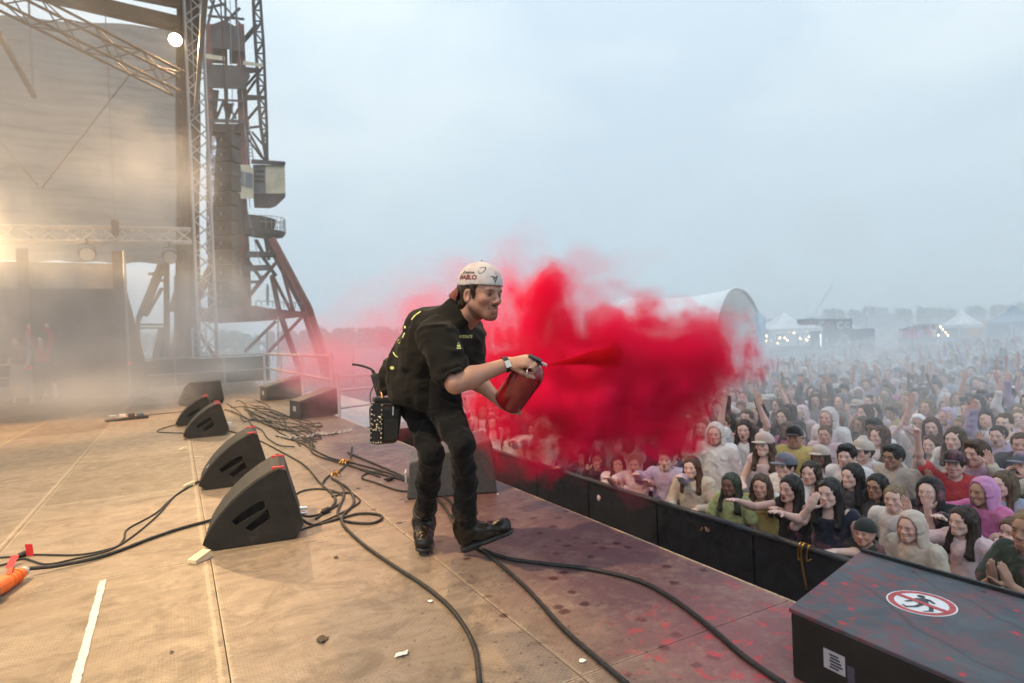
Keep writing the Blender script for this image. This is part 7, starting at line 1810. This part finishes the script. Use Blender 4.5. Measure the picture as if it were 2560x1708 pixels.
# white panel, orange container, podium with pink figures
q = MB(); q.box((-1.3, 0, 0), (1.3, .3, 2.5)); tag(q.build('white_booth', MATS['tent_white'], loc=G(2215, 60), rz=ROT), 'plain white booth beside the black stall', 'booth')
t = empty('orange_container', G(2465, 66), ROT); tag(t, 'orange-yellow container stall at the right', 'container'); q = MB(); q.box((-2.0, 0, 0), (2.0, 2.2, 2.6)); q.build('box', MATS['container_orange'], t)
for k in range(16): q = MB(); q.box((-1.95 + k * .25, -.035, .12), (-1.83 + k * .25, -.002, 2.5)); q.build('rib', MATS['container_orange'], t)
q = MB(); q.box((.2, -.05, .9), (1.5, -.037, 2.0)); q.build('serving_hatch', MATS['stall_black'], t)
t = empty('podium', G(2292, 56), ROT); tag(t, 'low grey podium with pink-clad figures on it', 'podium'); q = MB(); q.box((-1.9, -.9, 0), (1.9, .9, .55)); q.build('deck', mat('podium_grey', (.3, .3, .32), .7), t)
for k in range(4): q = MB(); q.box((-1.9 + k * .95, -.93, .05), (-1.05 + k * .95, -.905, .5)); q.build('front_panel', MATS['podium_grey'], t)
pr2 = random.Random(6)
for k in range(7):
    p = G(2250 + k * 14, 56 + pr2.uniform(-.5, .5)); tc = pr2.choice(['pale pink', 'pink', 'red', 'white', 'pale blue'])
    o = person(p.x, p.y, R(pr2.uniform(90, 160)), pr2.choice(['cheering', 'standing', 'arm_up']), 'long', TCOL[tc], 'short', HCOL['brown'], SK[k % 4], '%s-clad figure on the distant podium, %s from the left' % (tc, ('first', 'second', 'third', 'fourth', 'fifth', 'sixth', 'seventh')[k]), 1, 1.05, dz=.555); o['group'] = 'figures on the distant podium'
for k in range(5):
    p = G(2345 + k * 6, 55); q = MB(); z = 1.6 + .25 * ((k * 7) % 4); q.tube([(0, 0, z - .1), (0, 0, z), (0, 0, z + .1)], [.03, .06, .03], 8); t = empty('lamp_post', p); tag(t, 'small warm lamp beside the podium', 'lamp', 'small warm lamps beside the podium'); q.build('bulb', BULB, t, smooth=True); q = MB(); q.tube([(0, 0, 0), (0, 0, z - .1)], .02, 6); q.build('post', MATS['alu'], t)
# low dark hedge/stalls behind and a far tower building
for k, (u, d, w, h_, mt) in enumerate(((2140, 90, 5, 2.6, 'tent_white'), (2330, 95, 7, 2.4, 'stall_black'), (2440, 100, 6, 3.0, 'tent_white'), (2560, 96, 6, 2.8, 'tent_blue'), (1990, 92, 4, 2.6, 'tent_white'))):
    t = empty('distant_stall', G(u, d), ROT); tag(t, ('faint white stall behind the black stall wall', 'faint dark stall behind the podium', 'faint white stall behind the orange container', 'faint blue stall at the right edge', 'faint white stall behind the pyramid pavilion')[k], 'stall'); q = MB(); q.box((-w / 2, 0, 0), (w / 2, 2.5, h_ * .7)); q.build('wall', MATS[mt], t); q = MB(); q.prism([(-w / 2 - .2, h_ * .7), (w / 2 + .2, h_ * .7), (0, h_)], -.2, 2.7); q.build('roof', MATS[mt], t)
p = at(2208, 800, 560); t = empty('far_building', (p.x, p.y, -2.6), ROT); tag(t, 'faint blocky building on the far shore', 'building'); q = MB(); q.box((-14, 0, 0), (14, 12, 11)); q.build('wall', mat('far_wall', (.3, .3, .3), .8), t); q = MB(); q.box((-6, 2, 11), (6, 10, 17)); q.build('upper_wall', MATS['far_wall'], t)
p = at(2035, 800, 640); t = empty('far_crane', (p.x, p.y, -2.6), ROT); tag(t, 'faint slanting crane jib far across the river', 'crane'); q = MB(); q.beam((0, 0, 0), (3, 0, 16), 1.0); q.build('tower', MATS['far_wall'], t); q = MB(); q.beam((0, 0, 14), (22, 0, 46), .8); q.build('jib', MATS['far_wall'], t)
# ================================================================== AIR: haze, dust over the crowd, stage smoke
mb = MB(); mb.box((-1200, -650, -6), (1300, 1200, 44)); tag(mb.build('haze', vol_mat('haze_air', (.975, .99, 1.0), .0014)), 'thin bluish evening haze', kind='stuff')
WH = (.96, .96, .97); BL = (.90, .95, 1.0)
def W_(x, y, z, rx, ry, rz): return (np.array((x, y, z)), np.array((rx, ry, rz)))
dust = [W_(9.6, 6, -1.2, 3.6, 4.6, 1.9), W_(11, 2.5, -1.2, 3.6, 3, 1.8), W_(14, 8, -1.2, 6, 6, 2.0), W_(20, 12, -1.1, 8, 8, 2.0), W_(27, 10, -1.2, 8, 8, 1.9), W_(13, 14, -1.0, 6, 7, 2.2), W_(22, 18, -1.1, 7, 7, 1.9)]
d_ = shells('powder_dust', (5.4, -1.5, GROUND - .2), (52, 32, 3.2), .45, dust, [(.0, vol_mat('dust_outer', BL, .08)), (1.0, vol_mat('dust_inner', BL, .045))], .9, .22, 9, 3)
tag(d_, 'pale powder dust hanging over the far crowd', 'dust', kind='stuff')
fd_ = shells('far_dust', (34, 8, GROUND - .2), (80, 60, 4.5), .8, [W_(52, 26, -1, 14, 12, 4.0), W_(44, 36, -1, 12, 11, 3.8), W_(62, 22, -1, 12, 11, 4.0), W_(40, 46, -1, 9, 9, 3.6)], [(.0, vol_mat('far_dust_air', BL, .022))], 1.2, .12, 3, 3)
tag(fd_, 'pale mist low over the stalls behind the crowd', 'dust', kind='stuff')
sm = [W_(-4.5, 17.5, 2.6, 3.2, 2.6, 2.6), W_(-2.6, 17.8, 1.2, 2.6, 2.2, 1.4), W_(-6.5, 17.5, 5.2, 3.4, 2.6, 2.6), W_(-.6, 18.5, 1.6, 2.2, 2.2, 1.6), W_(-4.5, 14.5, 1.4, 2.2, 2.6, 1.4), W_(.8, 20.5, 2.2, 1.8, 2.2, 2.2), W_(-.5, 21.5, 6.0, 2.0, 1.8, 2.4), W_(1.2, 18.5, .6, 1.6, 3.0, .9), W_(-8, 15, 3, 3, 3, 3), W_(-1.5, 13.5, .5, 2.4, 2.6, .7), W_(2.2, 15, .2, 1.2, 3, .6)]
s_ = shells('stage_smoke', (-11, 9, .02), (4.4, 24.4, 14), .20, sm, [(o_, vol_mat('smoke_%d' % i_, WH, d_, .1)) for i_, (o_, d_) in enumerate(((-.1, .03), (.25, .05), (.6, .055), (1.0, .06), (1.4, .07)))], .85, .36, 4, 5)
q_ = shells('smoke_veil', (-13, 8, .02), (4.3, 24.4, 14.5), .35, [W_(-4.5, 17.5, 3.0, 7.5, 5.5, 9.5), W_(-1.0, 18, 1.0, 4.0, 5.0, 5.0)], [(.0, vol_mat('veil_a', WH, .010)), (.8, vol_mat('veil_b', WH, .010)), (1.6, vol_mat('veil_c', WH, .010))], .9, .2, 6, 3)
tag(q_, 'faint warm smoke filling the whole left end of the stage', 'smoke', kind='stuff')
tag(s_, 'warm lit theatrical smoke drifting over the left of the stage', 'smoke', kind='stuff')
